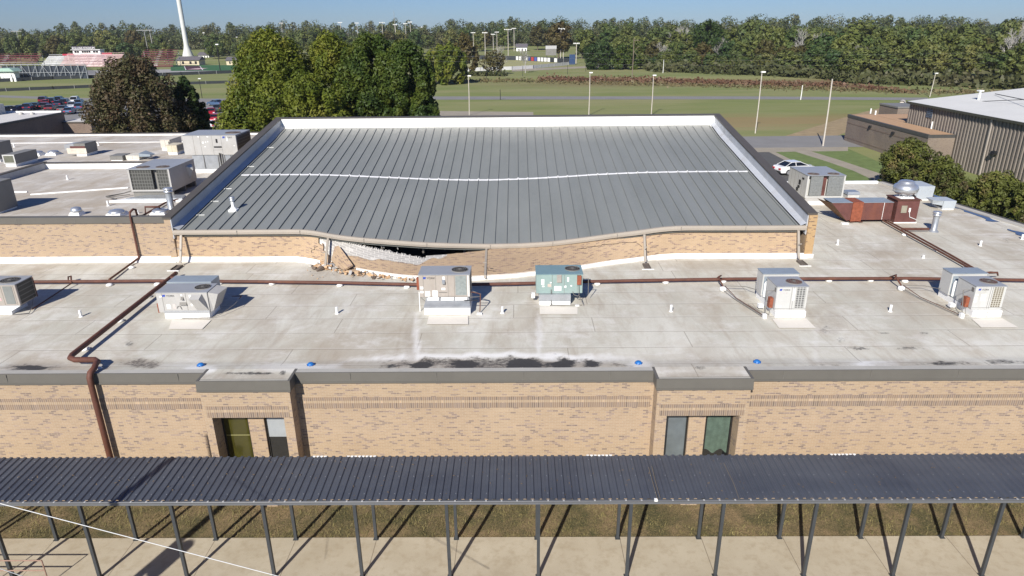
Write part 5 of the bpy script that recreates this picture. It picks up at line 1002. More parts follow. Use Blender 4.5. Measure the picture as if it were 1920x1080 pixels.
for (lab, xl, xr, yb, yt, dp, hood) in (('pale blue metal hood box, behind and right of the round exhaust fan', 1717, 1747, 376, 349.5, 1.8, 0), ('small pale blue hood box with an open left side, near the right roof edge', 1766, 1789, 394, 377, 1.2, 1)):
    x0, x1, y, zt = front(xl, xr, yb, yt, ZR); t = thing('intake_hood', lab, 'intake hood', ((x0+x1)/2, y, ZR), 'pale blue hood boxes on the right roof')
    mt = M('pale_blue_metal', (.47, .51, .54), .45, .2, .07, 2); mb = MB(); mb.frus((x0, x1, y, y+dp, ZR+.1), (x0+.02, x1+.05, y, y+dp, zt)); mb.build('box', mt, t, bevel=.01)
    mb = MB(); mb.add([(x0-.02, y, zt), (x0-.02, y+dp, zt), (x0-.5, y+dp, zt-.02), (x0-.5, y+dp*.3, zt-.02), (x0-.02, y, ZR+.3), (x0-.02, y+dp, ZR+.3), (x0-.42, y+dp*.4, zt-.3)], [(0, 1, 2, 3), (0, 3, 6, 4), (3, 2, 6)]); mb.build('hood', mt, t)
    mb = MB(); mb.box(x0-.015, x0-.002, y+.08, y+dp-.08, ZR+.15, zt-.08); mb.build('opening', GRILL, t); mb = MB(); mb.box(x0+.03, x1-.03, y+.03, y+dp-.03, ZR, ZR+.1); mb.build('curb', WHITE, t)
x0, x1, y, zt = front(1588, 1612, 373, 364, ZR+.0); t = thing('relief_vent', 'low dark topped relief vent behind the rusty duct', 'roof vent', ((x0+x1)/2, y, ZR)); mb = MB(); mb.box(x0+.05, x1-.05, y+.05, y+.8, ZR, ZR+.3); mb.build('base', CABL, t); mb = MB(); mb.frus((x0, x1, y, y+.9, ZR+.3), (x0+.06, x1-.06, y+.08, y+.8, ZR+.48)); mb.build('cap', ZINC, t)
x0, x1, y, zt = front(1571, 1579, 371, 362, ZR+.3); t = thing('disconnect_switch', 'small rust red switch box behind the rusty duct', 'switch box', (x0, y, ZR)); mb = MB(); mb.box(x0, x1, y, y+.15, ZR+.4, ZR+.85); mb.build('box', RUSTO, t); mb = MB(); mb.box(x0+.1, x0+.16, y+.05, y+.1, ZR, ZR+.4); mb.build('post', RUST, t); mb = MB(); mb.box(x0+.1, x1-.06, y-.01, y-.001, ZR+.5, ZR+.6); mb.build('label', LABW, t)
# ------------------------------------------------------------------ covered walkway
cw = thing('covered_walkway', 'dark ribbed metal canopy on thin grey posts before the brick wing', 'walkway canopy', (0, 18.6, 0))
CF = 17.42; ZF = 3.2; CR = P(960, 855.5, z=3.3).y; ZRr = 3.3
mb = MB(); vs_ = []; xs_ = []; x = -26.0; pit = .243
while x < 26: xs_ += [(x, .0), (x+.105, .0), (x+.135, .045), (x+.213, .045)]; x += pit
for x, h in xs_: vs_ += [(x, CF, ZF+h), (x, CR, ZRr+h)]
n = len(xs_); mb.add(vs_, [(2*i, 2*i+2, 2*i+3, 2*i+1) for i in range(n-1)])
def canopy_mat():
    t = NT('dark_canopy'); a = t.noise(t.pos((.3, .8, 1)), 1.2, 5, .65); b = t.noise(t.pos(), 7, 5, .7)
    d = t.mix(t.ramp(a, .3, .7), (.042, .05, .07), (.068, .078, .1)); d = t.mix(t.math('MULTIPLY', t.ramp(b, .6, .75), .3), d, (.12, .11, .1)); sp = t.n('ShaderNodeSeparateXYZ'); t.l(t.pos(), sp.inputs[0]); w1 = t.n('ShaderNodeTexWhiteNoise', noise_dimensions='1D'); t.l(t.math('FLOOR', t.math('DIVIDE', sp.outputs[0], .972)), w1.inputs['W']); d = t.mix(t.math('MULTIPLY', w1.outputs['Value'], .3), d, (.09, .1, .12))
    t.l(d, t.b.inputs['Base Color']); t.b.inputs['Roughness'].default_value = .42; t.b.inputs['Specular IOR Level'].default_value = .6; return t.m
ob = mb.build('roof_panel', canopy_mat(), cw, fix=False)
sm_ = ob.modifiers.new('solid', 'SOLIDIFY'); sm_.thickness = .004; sm_.offset = 0
GUT = M('gutter_grey', (.12, .125, .135), .4, .1, .08, 1.5)
mb = MB(); mb.prism([(CF-.1, ZF+.035), (CF-.115, ZF+.02), (CF-.09, ZF-.03), (CF-.1, ZF-.1), (CF-.06, ZF-.13), (CF+.03, ZF-.13), (CF+.03, ZF-.006), (CF-.06, ZF-.006), (CF-.07, ZF+.035)], -26, 26, 'x'); mb.build('gutter', GUT, cw)
mb = MB(); mb.box(-26, 26, CR-.12, CR-.04, ZRr-.14, ZRr-.006); mb.build('rear_beam', GUT, cw)
mb = MB(); x = -26
while x < 26: mb.box(x+.15, x+.2, CF-.11, CF-.05, ZF+.036, ZF+.046); x += pit*2
mb.build('gutter_strap', M('strap_pale', (.4, .4, .4), .5), cw)
mb = MB()
for px_ in ((586, 612), (650, 700), (1100, 1150), (1560, 1605)):
    a = P(px_[0], 857, z=3.34); b = P(px_[1], 857, z=3.34); x = a.x
    while x < b.x: mb.prism([(x, ZRr+.047), (x+.09, ZRr+.047), (x+.045, ZRr+.015)], CR-.05, CR+.01, 'y'); x += .13
mb.build('foam_closure', WHITE, cw)
PX0 = P(1006.6, 1009, z=.12).x; SPC = (P(1771, 1009, z=.12).x-P(113, 1009, z=.12).x)/11
PYr = P(1006.6, 1009, z=.12).y; a = P(144.4, 953, z=ZF-.1).x
FX0 = P(1010.4, 951, z=ZF-.12).x; FSP = (P(1895, 949, z=ZF-.12).x-P(144.4, 953, z=ZF-.12).x)/10
for k in range(-9, 10):
    for yy, x in ((CF+.0, FX0+k*FSP), (PYr, PX0+k*SPC)):
        mb = MB(); mb.box(x-.05, x+.05, yy-.05, yy+.05, .1, (ZF if yy == CF else ZRr)-.14); p = mb.build('post', POST, cw)
        mb = MB(); mb.box(x-.09, x+.09, yy-.09, yy+.09, .121, .135); pchild(mb, 'base_plate', POST, p)
for k in range(-9, 10):
    mb = MB(); x = FX0+k*FSP; mb.box(x-.04, x+.04, CF+.06, PYr-.06, ZF-.12, ZF-.02); mb.build('rafter', POST, cw)
mb = MB(); q = P(1230, 936, z=ZF+.08); mb.box(q.x-.05, q.x+.05, q.y-.04, q.y+.04, ZF+.02, ZF+.09); mb.build('white_clip', WCLEAN, cw)
rnd = random.Random(17)                       # leaves and twigs caught in the canopy valleys, screw heads
mb = MB()
for k in range(260):
    x = rnd.uniform(-22, 22); y = rnd.uniform(CF+.05, CR-.05); z = ZF+(ZRr-ZF)*(y-CF)/(CR-CF)+.052; a = rnd.uniform(0, 3.1); l = rnd.uniform(.02, .05); c_, s_ = math.cos(a)*l, math.sin(a)*l
    mb.add([(x-c_, y-s_, z), (x+s_*.4, y-c_*.4, z+.006), (x+c_, y+s_, z), (x-s_*.4, y+c_*.4, z+.004)], [(0, 1, 2, 3)])
tag(mb.build('leaf_litter', M('leaf_tan', (.2, .14, .08), .9, 0, .4, 2), fix=False), 'dry leaves and twigs scattered on the canopy', 'leaf litter', kind='stuff')
mb = MB(); x = -26+.174
while x < 26:
    for y in (CF+.25, (CF+CR)/2, CR-.25): z = ZF+(ZRr-ZF)*(y-CF)/(CR-CF)+.046; mb.box(x-.012, x+.012, y-.012, y+.012, z, z+.008)
    x += pit*2
mb.build('screw_heads', M('screw_grey', (.22, .23, .25), .5), cw)
# scratches and oil mark on the canopy
mb = MB(); pts_ = [P(1357, 868, z=3.35), P(1365, 885, z=3.34), P(1375, 905, z=3.33), P(1386, 936, z=3.31)]; mb.tube(pts_, .008, 4); mb.tube([P(1216, 876, z=3.35), P(1224, 905, z=3.33), P(1233, 936, z=3.31)], .008, 4); mb.tube([P(1222, 874, z=3.35), P(1229, 903, z=3.33), P(1238, 934, z=3.31)], .008, 4)
mb.build('scratch', M('scratch_tan', (.22, .18, .13), .7), cw)
# ------------------------------------------------------------------ utility pole out of frame whose shadow crosses the walk, its wires, hand rail
wt = P(392, 818, Y=SY); s_ = 13.2; bx_, by_ = wt.x-math.sin(SUN_AZ)*s_, wt.y-math.cos(SUN_AZ)*s_; topz = wt.z+s_*math.tan(SUN_EL)
up_ = thing('utility_pole', 'wooden utility pole just outside the photo whose long shadow falls across the walk', 'utility pole', (bx_, by_, 0))
mb = MB(); mb.tube([(bx_, by_, 0), (bx_, by_, topz)], .19, 14, .13); mb.build('pole', WOOD, up_)
mb = MB(); mb.lathe([(.0, 0), (.26, 0), (.26, .95), (.2, 1.02), (0, 1.02)], (bx_+.42, by_, topz-5.6), 16); mb.build('transformer', CABG, up_); mb = MB(); mb.box(bx_+.1, bx_+.25, by_-.04, by_+.04, topz-5.3, topz-5.2); mb.build('bracket', SEAM, up_)
def ray_at(x, y, d): 
    v = fw + rt*((x-960)/FPX) - up*((y-540)/FPX); return Vector((0, 0, CAMH))+v*d
def cable(lab, a, b, r):
    mb = MB(); n = 24; mb.tube([a.lerp(b, i/n)+Vector((0, 0, -.0*math.sin(math.pi*i/n))) for i in range(n+1)], r, 6); tag(mb.build('overhead_cable', CABLE), lab, 'cable', 'overhead service cables')
pa, pb = ray_at(0, 944, 14.0), ray_at(520, 1080, 15.5); d_ = pb-pa; cable('white overhead cable crossing the lower left of the photo', pa-d_*.25, pb+d_*.5, .009)
pa, pb = ray_at(0, 1066, 13.5), ray_at(44, 1081, 13.8); d_ = pb-pa; cable('short piece of white cable at the lower left corner of the photo', pa-d_*.7, pb+d_*4, .008)
hr = P(78, 1051, z=1.09); rl = thing('hand_rail', 'rusty two bar hand rail at the lower left of the walk', 'hand rail', (hr.x, hr.y, .12)); RR = M('rail_rust', (.3, .19, .14), .7, 0, .25, 6)
for nm, z in (('top_bar', 1.09), ('middle_bar', .68)): mb = MB(); mb.tube([(hr.x, hr.y, z), (hr.x-4, hr.y, z)], .022, 8); mb.build(nm, RR, rl)
for k in range(3): mb = MB(); mb.tube([(hr.x-k*1.9, hr.y, .12), (hr.x-k*1.9, hr.y, 1.09)], .022, 8); mb.build('post', RR, rl)
# ------------------------------------------------------------------ trees
def leaf_mat(name, cols, trans=.25, objvar=True, nscale=.5):
    t = NT(name); o = t.obj(); oi = t.n('ShaderNodeObjectInfo'); n1 = t.ramp(t.noise(o, nscale, 4), .32, .68); n2 = t.noise(o, nscale*6, 2)
    r = t.n('ShaderNodeValToRGB'); e = r.color_ramp.elements; e[0].color = (*cols[0], 1); e[1].color = (*cols[-1], 1)
    for i, c in enumerate(cols[1:-1]): k = e.new((i+1)/(len(cols)-1)); k.color = (*c, 1)
    f = t.math('ADD', t.math('MULTIPLY', oi.outputs['Random'], .65 if objvar else 0.0), t.math('MULTIPLY', n1, .35 if objvar else 1.0)); t.l(f, r.inputs[0])
    c = t.mix(t.ramp(n2, .3, .7), r.outputs[0], (.5, .5, .5)); c = t.mix(t.ramp(n2, .25, .75), tuple(0 for _ in '123'), r.outputs[0])
    c = t.mix(.6, c, r.outputs[0]); t.l(c, t.b.inputs['Base Color']); t.b.inputs['Roughness'].default_value = .55; t.b.inputs['Specular IOR Level'].default_value = .25
    tr = t.n('ShaderNodeBsdfTranslucent'); t.l(c, tr.inputs[0]); mx = t.n('ShaderNodeMixShader'); mx.inputs[0].default_value = trans
    t.l(t.b.outputs[0], mx.inputs[1]); t.l(tr.outputs[0], mx.inputs[2]); t.l(mx.outputs[0], t.t.nodes['Material Output'].inputs[0]); return t.m
def leaves(lobes, n, size, seed, droop=0.0, flat=.5, out=.9):
    g = np.random.default_rng(seed); L = np.array([(x, y, z, rx, rz) for x, y, z, rx, rz in lobes]); w_ = L[:, 3]**1.3*L[:, 4]; w_ /= w_.sum()
    i = g.choice(len(L), n, p=w_); d = g.normal(size=(n, 3)); d /= np.linalg.norm(d, axis=1)[:, None]; rad = 1-np.abs(g.normal(0, .22, n)); rad = np.clip(rad, .15, 1.12)
    c = L[i, :3]+d*rad[:, None]*np.stack([L[i, 3], L[i, 3], L[i, 4]], 1)
    nn = d*out+g.normal(size=(n, 3))*.5+np.array([0, 0, .25]); nn /= np.linalg.norm(nn, axis=1)[:, None]
    a = np.cross(nn, g.normal(size=(n, 3))); a /= np.linalg.norm(a, axis=1)[:, None]; b = np.cross(nn, a); s = size*g.uniform(.55, 1.35, n)[:, None]
    V = np.stack([c-a*s, c-b*s*flat, c+a*s, c+b*s*flat], 1).reshape(-1, 3); return V
def leaf_mesh(name, V, mat):
    me = bpy.data.meshes.new(name); n = len(V)//4; me.vertices.add(len(V)); me.vertices.foreach_set('co', V.astype('f').ravel())
    me.loops.add(len(V)); me.loops.foreach_set('vertex_index', np.arange(len(V), dtype='i')); me.polygons.add(n); me.polygons.foreach_set('loop_start', np.arange(0, len(V), 4, dtype='i')); me.polygons.foreach_set('loop_total', np.full(n, 4, 'i'))
    me.update(); me.validate(); me.materials.append(mat) if mat else None; return me
BARK = M('bark', (.12, .095, .07), .9, 0, .25, 3); BARKG = M('grey_bark', (.27, .25, .22), .9, 0, .2, 3)
def trunk_mb(h, r, lobes, seed, limbs=7):
    g = random.Random(seed); mb = MB(); zt = h*.62; mb.tube([(0, 0, 0), (g.uniform(-.1, .1), g.uniform(-.1, .1), h*.25), (g.uniform(-.2, .2), g.uniform(-.2, .2), zt)], r, 7, r*.35)
    for k in range(limbs):
        l = lobes[k % len(lobes)]; z0 = h*g.uniform(.12, .4); mb.tube([(0, 0, z0), (l[0]*.5, l[1]*.5, (z0+l[2])*.5), (l[0]*.95, l[1]*.95, l[2])], r*.42, 5, r*.1)
    return mb
def make_tree(name, label, cat, h, rad, n, size, seed, mat, shape='round', trunk=BARK, base=.12, limbs=7, group=None, nl=14, flat=.5, r=None, out=.9):
    g = random.Random(seed); lobes = []
    for k in range(nl):
        u = (k+.5)/nl; 
        if shape == 'round': zc = base+(1-base)*(.12+.78*u); env = math.sqrt(max(.05, 1-((u-.42)/.66)**2)); 
        elif shape == 'cone': zc = base+(1-base)*(.1+.82*u); env = max(.14, (1-u)**.5*1.1) if u > .25 else .85+.15*u/.25
        else: zc = base+(1-base)*(.15+.7*u); env = .9
        a = k*2.4+g.uniform(-.5, .5); rr = rad*env; lr = rad*g.uniform(.26, .42)*(.55+.45*env); off = max(0, rr-lr)*g.uniform(.75, 1.05)
        lobes.append((math.cos(a)*off, math.sin(a)*off, h*zc, lr, lr*g.uniform(.75, 1.15)))
    if shape[0] == 'f':
        lobes = []
        for k in range(nl):
            u = (k+.5)/nl; a = k*2.39996+g.uniform(-.4, .4)
            env = (min(1, 1.3*(1-u)**.42) if shape == 'fcone' else math.sqrt(max(.03, 1-((u-.4)/.62)**2)))*(.86+.22*noise.noise((math.cos(a)*1.3, math.sin(a)*1.3, u*3+seed)))
            if u < .12: env *= .9
            lr = rad*g.uniform(.11, .2); rr = max(0, rad*env-lr*.7)*math.sqrt(g.uniform(.45, 1.05)); lobes.append((math.cos(a)*rr, math.sin(a)*rr, h*(base+(1-base)*(.04+.94*u))-lr*.5, lr, lr*g.uniform(1.0, 1.6)))
    if shape == 'round':
        lobes = []; zc = h*(base+(1-base)*.5); vr = h*(1-base)*.5
        for k in range(nl):
            cz = 1-1.75*(k+.5)/nl; sr = math.sqrt(max(0, 1-cz*cz)); a = k*2.4+g.uniform(-.4, .4); lr = rad*g.uniform(.26, .42); e_ = g.uniform(.86, 1.06)
            lobes.append((math.cos(a)*sr*max(.1, rad-lr)*e_, math.sin(a)*sr*max(.1, rad-lr)*e_, zc+cz*max(.2, vr-lr)*e_, lr, lr*g.uniform(.8, 1.1)))
    lobes.append((0, 0, h*(base+(1-base)*.45), rad*(.6 if shape[0] != 'f' else .5), h*.3*(1-base)))
    mx = max(l[2]+l[4] for l in lobes); k_ = h/mx; lobes = [(x, y, z*k_, a, b*k_) for x, y, z, a, b in lobes]
    t = thing(name, label, cat, (0, 0, 0), group); V = leaves(lobes, n, size, seed, flat=flat, out=out); V[:, 2] = np.maximum(V[:, 2], .1)
    o = bpy.data.objects.new('crown', leaf_mesh('crown', V, mat)); col.objects.link(o); o.parent = t
    trunk_mb(h, r or h*.02, lobes, seed, limbs).build('trunk', trunk, t, local=True); return t
def place(t, px_, py_, h_scale=1.0, rz=0, Y=None, hpx=None):
    p = G(px_, py_) if Y is None else Vector((P(px_, 300, Y=Y).x, Y, 0)); t.location = p; t.rotation_euler = (0, 0, rz); t.scale = (h_scale,)*3; return t
LFY = leaf_mat('yellow_green_leaves', [(.055, .095, .012), (.125, .165, .02), (.195, .225, .028), (.26, .25, .045)], .3, False, .35)
LFG = leaf_mat('mid_green_leaves', [(.03, .055, .012), (.06, .1, .018), (.1, .14, .022), (.15, .175, .03)], .25, False, .5)
LFB = leaf_mat('bronze_leaves', [(.085, .07, .035), (.13, .09, .05), (.09, .095, .035), (.2, .13, .075)], .2, False, .5)
LFD = leaf_mat('dark_green_leaves', [(.02, .045, .01), (.045, .08, .018), (.075, .115, .025)], .2, False, .6)
LFF = leaf_mat('far_leaves', [(.045, .09, .028), (.08, .125, .035), (.165, .185, .045), (.1, .14, .045), (.22, .215, .06), (.19, .185, .11)], .2, True, .12)
LFA = leaf_mat('autumn_leaves', [(.075, .07, .025), (.11, .1, .03), (.12, .085, .03)], .2, True, .2)
def treep(lab, cx, top, bot_y, w_px, Y, mat, n, size, seed, shape='round', **k):
    """tree whose crown spans w_px and reaches image height top at distance Y"""
    c = P(cx, top, Y=Y); e = P(cx+w_px/2, top+60, Y=Y); rad = abs(e.x-P(cx, top+60, Y=Y).x); t = make_tree(k.pop('name', 'leafy_tree'), lab, 'tree', c.z, rad, n, size, seed, mat, shape, **k)
    g = P(cx, (top+bot_y)/2, Y=Y); t.location = (g.x, Y, 0); return t
treep('tall yellow green tree behind the left rear corner of the gym', 512, 46, 240, 275, 76, LFY, 60000, .175, 1, 'fcone', nl=120, base=.03, name='pear_tree')
treep('pointed yellow green tree second from left behind the gym', 622, 52, 240, 230, 80, LFY, 50000, .175, 2, 'fcone', nl=110, base=.03, name='pear_tree')
treep('broad dark green tree in the middle of the clump behind the gym', 702, 58, 240, 217, 78, LFG, 58000, .175, 3, 'fround', nl=110, base=.03, name='pear_tree')
treep('rounded dark green tree at the right end of the clump behind the gym', 762, 72, 240, 166, 77, LFG, 42000, .175, 4, 'fround', nl=90, base=.03, name='pear_tree')
treep('low yellow green tree in front of the clump behind the gym', 580, 134, 250, 192, 71, LFY, 36000, .17, 5, 'fround', nl=80, base=.05, name='pear_tree')
treep('low yellow green tree at the left foot of the clump', 447, 172, 260, 115, 73, LFY, 16000, .2, 6, 'fround', nl=50, base=.05, name='pear_tree')
treep('low dark green bush tree at the right foot of the clump behind the gym', 785, 196, 232, 115, 74, LFD, 13000, .19, 7, 'fround', nl=40, base=.05, name='pear_tree')
treep('large bronze brown tree beside the car park', 254, 98, 262, 228, 84, LFB, 52000, .175, 8, 'fround', nl=130, base=.02, trunk=BARKG, limbs=16, name='maple_tree')
treep('dark green tree just right of the bronze brown tree', 352, 142, 262, 88, 88, LFD, 16000, .21, 9, 'fcone', nl=70, base=.03, name='maple_tree')
treep('low dark green tree right of the bronze brown tree', 374, 186, 262, 56, 90, LFD, 11000, .2, 10, 'fround', nl=45, base=.05, name='maple_tree')
# isolated trees in the middle distance
treep('yellow green tree standing alone right of the gym trees', 838, 78, 158, 102, 238, LFY, 6000, .55, 12, 'fround', nl=48, base=.08, name='field_tree')
treep('thin half bare tree beside the baseball field', 925, 92, 140, 55, 285, LFA, 1300, .5, 13, 'fround', nl=30, base=.2, trunk=BARKG, limbs=14, name='field_tree')
treep('yellowish tree behind the lone tree', 872, 60, 132, 60, 292, LFA, 3000, .6, 14, 'fround', nl=36, base=.1, name='field_tree')
treep('round dark green tree at the right end of the baseball field', 1125, 74, 130, 81, 318, LFD, 4000, .6, 15, 'fround', nl=42, base=.06, name='field_tree')
treep('dark green tree between the field and the leaning utility pole', 1172, 80, 132, 67, 316, LFG, 3000, .6, 16, 'fround', nl=36, base=.06, name='field_tree')
treep('tall dark green oak rising over the right woods', 1328, 34, 122, 84, 335, LFD, 4200, .8, 17, 'fround', nl=42, base=.05, name='field_tree')
# prototypes for the woods
protos = []
for k in range(8):
    protos.append(make_tree('woods_tree', 'leafy tree standing in the woods beyond the field', 'tree', 16, [5.8, 6.6, 5.2, 7.2, 5.4, 6.2, 5.6, 6.8][k], 2300, .62, 40+k, LFF if k != 6 else LFA, ['round', 'round', 'oval', 'round', 'round', 'oval', 'round', 'round'][k], nl=18, base=.0, limbs=4, group='trees of the distant woods', flat=.6, out=1.7))
BARKB = M('bare_bark', (.42, .4, .37), .9, 0, .15, 1)
bare = []
for k in range(3):
    g = random.Random(70+k); t = thing('bare_tree', 'bare grey tree at the edge of the woods', 'bare tree', (0, 0, 0), 'bare grey trees at the edge of the woods'); mb = MB(); H_ = 13
    mb.tube([(0, 0, 0), (.2, 0, 5), (.5, .2, 8)], .28, 6, .12)
    def br(p, d, l, r, n_):
        q = p+d*l; mb.tube([p, p+d*l*.5+Vector((g.uniform(-.1, .1), g.uniform(-.1, .1), .1))*l*.4, q], r, 4, r*.5, caps=False)
        if n_: 
            for _ in range(4): br(p+d*l*g.uniform(.5, 1), (d+Vector((g.uniform(-.8, .8), g.uniform(-.8, .8), g.uniform(-.2, .6)))).normalized(), l*.62, r*.55, n_-1)
    for _ in range(9): br(Vector((.1, 0, g.uniform(2.5, 7.5))), Vector((g.uniform(-.8, .8), g.uniform(-.8, .8), g.uniform(.5, 1.2))).normalized(), g.uniform(3, 4.5), .12, 3)
    mb.build('branches', BARKB, t, local=True); bare.append(t)
rnd = random.Random(99); used = set(); cnt = 0
sky_l = [(-150,48),(0,48),(30,50),(120,42),(180,40),(250,41),(300,47),(340,45),(400,40),(480,41),(600,37),(640,41),(700,41),(760,33),(800,43),(830,36),(880,34),(960,32),(1040,30),(1090,36),(1130,31),(1240,27),(1300,34),(1380,29),(1460,25),(1520,33),(1560,30),(1640,22),(1690,24),(1720,31),(1800,27),(1870,36),(1900,25),(2100,27)]
def put(src, x, Y, top, dense=1.0):
    global cnt
    if id(src) not in used: t = src; used.add(id(src))
    else: t = copy_tree(src)
    c = P(x, top, Y=Y); h = c.z-hill(Y)
    t.location = (c.x, Y, hill(Y)); t.rotation_euler = (0, 0, rnd.uniform(0, 6.28)); s = h/16; w_ = (.5*s+.5)*rnd.uniform(.85, 1.25)*dense; t.scale = (w_, w_, s); cnt += 1
    return t
def row(xa, xb, step, Yf, topf, skip=0, dense=1.0):
    x = xa
    while x < xb:
        xx = x+rnd.uniform(-.4, .4)*step
        if rnd.random() > skip and not (Yf(xx) < 520 and 312 < xx < 385): put(rnd.choice(protos), xx, Yf(xx)*rnd.uniform(.97, 1.03), topf(xx), dense)
        x += step*rnd.uniform(.75, 1.25)
U = rnd.uniform
edge = lambda x: lerp([(1180, 330), (1300, 305), (1400, 290), (1500, 275), (1560, 250), (1700, 238), (1800, 232), (2100, 215)], x)
row(1205, 1550, 30, lambda x: edge(x)+U(0, 6), lambda x: U(88, 108), .15)
row(1205, 1550, 30, lambda x: edge(x)+22, lambda x: U(70, 86))
row(1548, 2060, 46, lambda x: edge(x)+U(0, 5), lambda x: U(74, 98))
row(1548, 2060, 38, lambda x: edge(x)+18, lambda x: U(56, 72), 0, 1.1)
row(1200, 2060, 36, lambda x: edge(x)+50, lambda x: U(46, 70)-(4 if x > 1550 else 0), 0, 1.1)
row(1060, 2060, 33, lambda x: edge(x)+105, lambda x: lerp(sky_l, x)+U(6, 26), 0, 1.15)
row(-60, 440, 25, lambda x: 445+U(0, 20), lambda x: U(62, 84), .2)
row(-60, 800, 27, lambda x: 500+U(0, 20), lambda x: lerp(sky_l, x)+U(13, 27), .1, 1.1)
row(790, 1100, 27, lambda x: 540+U(0, 30), lambda x: lerp(sky_l, x)+U(14, 30), .2, 1.1)
row(300, 800, 30, lambda x: 465+U(0, 15), lambda x: U(66, 86), .15)
row(1060, 1210, 27, lambda x: 400+U(0, 30), lambda x: U(58, 82), .2)
print('woods trees', cnt)
# the far belt reads as one mass: single object of leaf clumps
Vs = []; g_ = np.random.default_rng(5); x = -160; k = 0
while x < 2110:
    for Y, dt in ((600+U(0, 30), U(3, 18)), (690+U(0, 40), U(-3, 10))):
        c = P(x+U(-8, 8), lerp(sky_l, x)+dt, Y=Y); hb = hill(Y); h = c.z-hb; r_ = U(5.5, 14); lobes = []
        for q in range(11):
            u = (q+.5)/11; env = math.sqrt(max(.08, 1-max(0, (u-.35)/.8)**2)); a = q*2.4+U(-.5, .5); lr = r_*U(.34, .5); off = max(0, r_*env-lr)
            lobes.append((c.x+math.cos(a)*off, Y+math.sin(a)*off, hb+(h-lr*.8)*u+lr*.1, lr, lr))
        Vs.append(leaves(lobes, 900, .75, 900+k, flat=.7, out=1.8)); k += 1
    x += U(13, 23)
fw_ = bpy.data.objects.new('far_woods', leaf_mesh('far_woods', np.concatenate(Vs), None)); col.objects.link(fw_); tag(fw_, 'continuous belt of dark green woods along the horizon', 'woods', kind='stuff')
LFW = leaf_mat('far_wood_leaves', [(.05, .08, .035), (.07, .105, .04), (.125, .145, .05), (.09, .115, .045), (.17, .17, .07), (.14, .14, .09)], .2, False, .045); fw_.data.materials.clear(); fw_.data.materials.append(LFW)
bl_ = [(1240, 128, 9, 'bare grey tree left of the tall oak'), (1222, 112, 13, 'bare grey tree right of the leaning utility pole'), (1272, 118, 15, 'tall bare grey tree in front of the oak'), (1350, 126, 10, 'small bare tree below the oak'), (1500, 128, 14, 'bare grey tree left of the dense right woods'), (1530, 134, 12, 'second bare grey tree left of the dense right woods'), (1880, 150, 14, 'bare grey tree above the white roof'), (1912, 148, 15, 'bare grey tree at the right edge of the photo'), (940, 138, 9, 'small bare tree in front of the baseball field'), (985, 137, 8, 'small bare tree right of the baseball fence'), (1455, 126, 11, 'pale bare tree above the middle light pole'), (1600, 146, 9, 'thin bare tree inside the right woods')]
for i, (x, y, h, lab) in enumerate(bl_):
    src = bare[i % 3]
    if i < 3: t = src
    else: t = copy_tree(src)
    p = G(x, y); t.location = p; t.scale = (h/12,)*3; t.rotation_euler = (0, 0, i*1.3); t['label'] = lab
# undergrowth masses
def brush(name, lab, pts, n, hh, size, mat, jit=3, seed=1):
    g = np.random.default_rng(seed); q = [G(x, y) for x, y in pts]; C_ = []
    for a, b in zip(q, q[1:]):
        m_ = max(2, int(n*(b-a).length/sum((q[i+1]-q[i]).length for i in range(len(q)-1)))); u = g.uniform(0, 1, m_)
        C_.append(np.stack([a.x+(b.x-a.x)*u, a.y+(b.y-a.y)*u+g.normal(0, jit, m_), np.abs(g.normal(0, 1, m_))*hh*.5*(.6+.8*np.array([abs(noise.noise((a.x+(b.x-a.x)*uu)*.12*Vector((1, 0, 0)))) for uu in u]))], 1))
    c = np.concatenate(C_); c[:, 2] += np.array([hill(y_) for y_ in c[:, 1]]); m_ = len(c); nn = g.normal(size=(m_, 3))+np.array([0, -.5, .6]); nn /= np.linalg.norm(nn, axis=1)[:, None]; a = np.cross(nn, g.normal(size=(m_, 3))); a /= np.linalg.norm(a, axis=1)[:, None]; b = np.cross(nn, a); s = size*g.uniform(.5, 1.4, m_)[:, None]
    V = np.stack([c-a*s, c-b*s*.6, c+a*s, c+b*s*.6], 1).reshape(-1, 3); V[:, 2] = np.maximum(V[:, 2], .02); o = bpy.data.objects.new(name, leaf_mesh(name, V, mat)); col.objects.link(o); tag(o, lab, name.replace('_', ' '), kind='stuff')
LRB = leaf_mat('red_brown_brush', [(.13, .065, .04), (.18, .1, .06), (.22, .16, .09)], .15, False, .1); LTN = leaf_mat('tan_brush', [(.16, .13, .06), (.2, .16, .08), (.13, .13, .05)], .15, False, .1); LUN = leaf_mat('undergrowth', [(.05, .06, .025), (.09, .1, .035), (.13, .12, .06)], .15, False, .06)
brush('red_brush', 'red brown weeds in a long strip across the field', [(1010, 150), (1150, 151), (1300, 154), (1450, 159), (1560, 163), (1680, 170)], 5200, 1.3, .5, LRB, 5, 1)
brush('dry_weeds', 'tan dry weeds along the ditch in the field', [(810, 153), (960, 152), (1100, 156), (1300, 160), (1480, 166), (1680, 172), (1960, 176)], 3600, .8, .45, LTN, 4, 2)
brush('undergrowth', 'dense undergrowth at the foot of the right woods', [(1210, 132), (1400, 139), (1540, 146), (1570, 153), (1750, 159), (1960, 168)], 6500, 4.5, .9, LUN, 5, 3)
brush('undergrowth', 'dark undergrowth along the far edge of the stadium and ball fields', [(-60, 88), (300, 86), (600, 83), (1200, 78), (2000, 70)], 7000, 7, 1.6, LUN, 12, 4)
brush('shrub_row', 'low shrubs beside the lone field tree', [(880, 142), (950, 142)], 500, 2.0, .6, LUN, 2, 5)
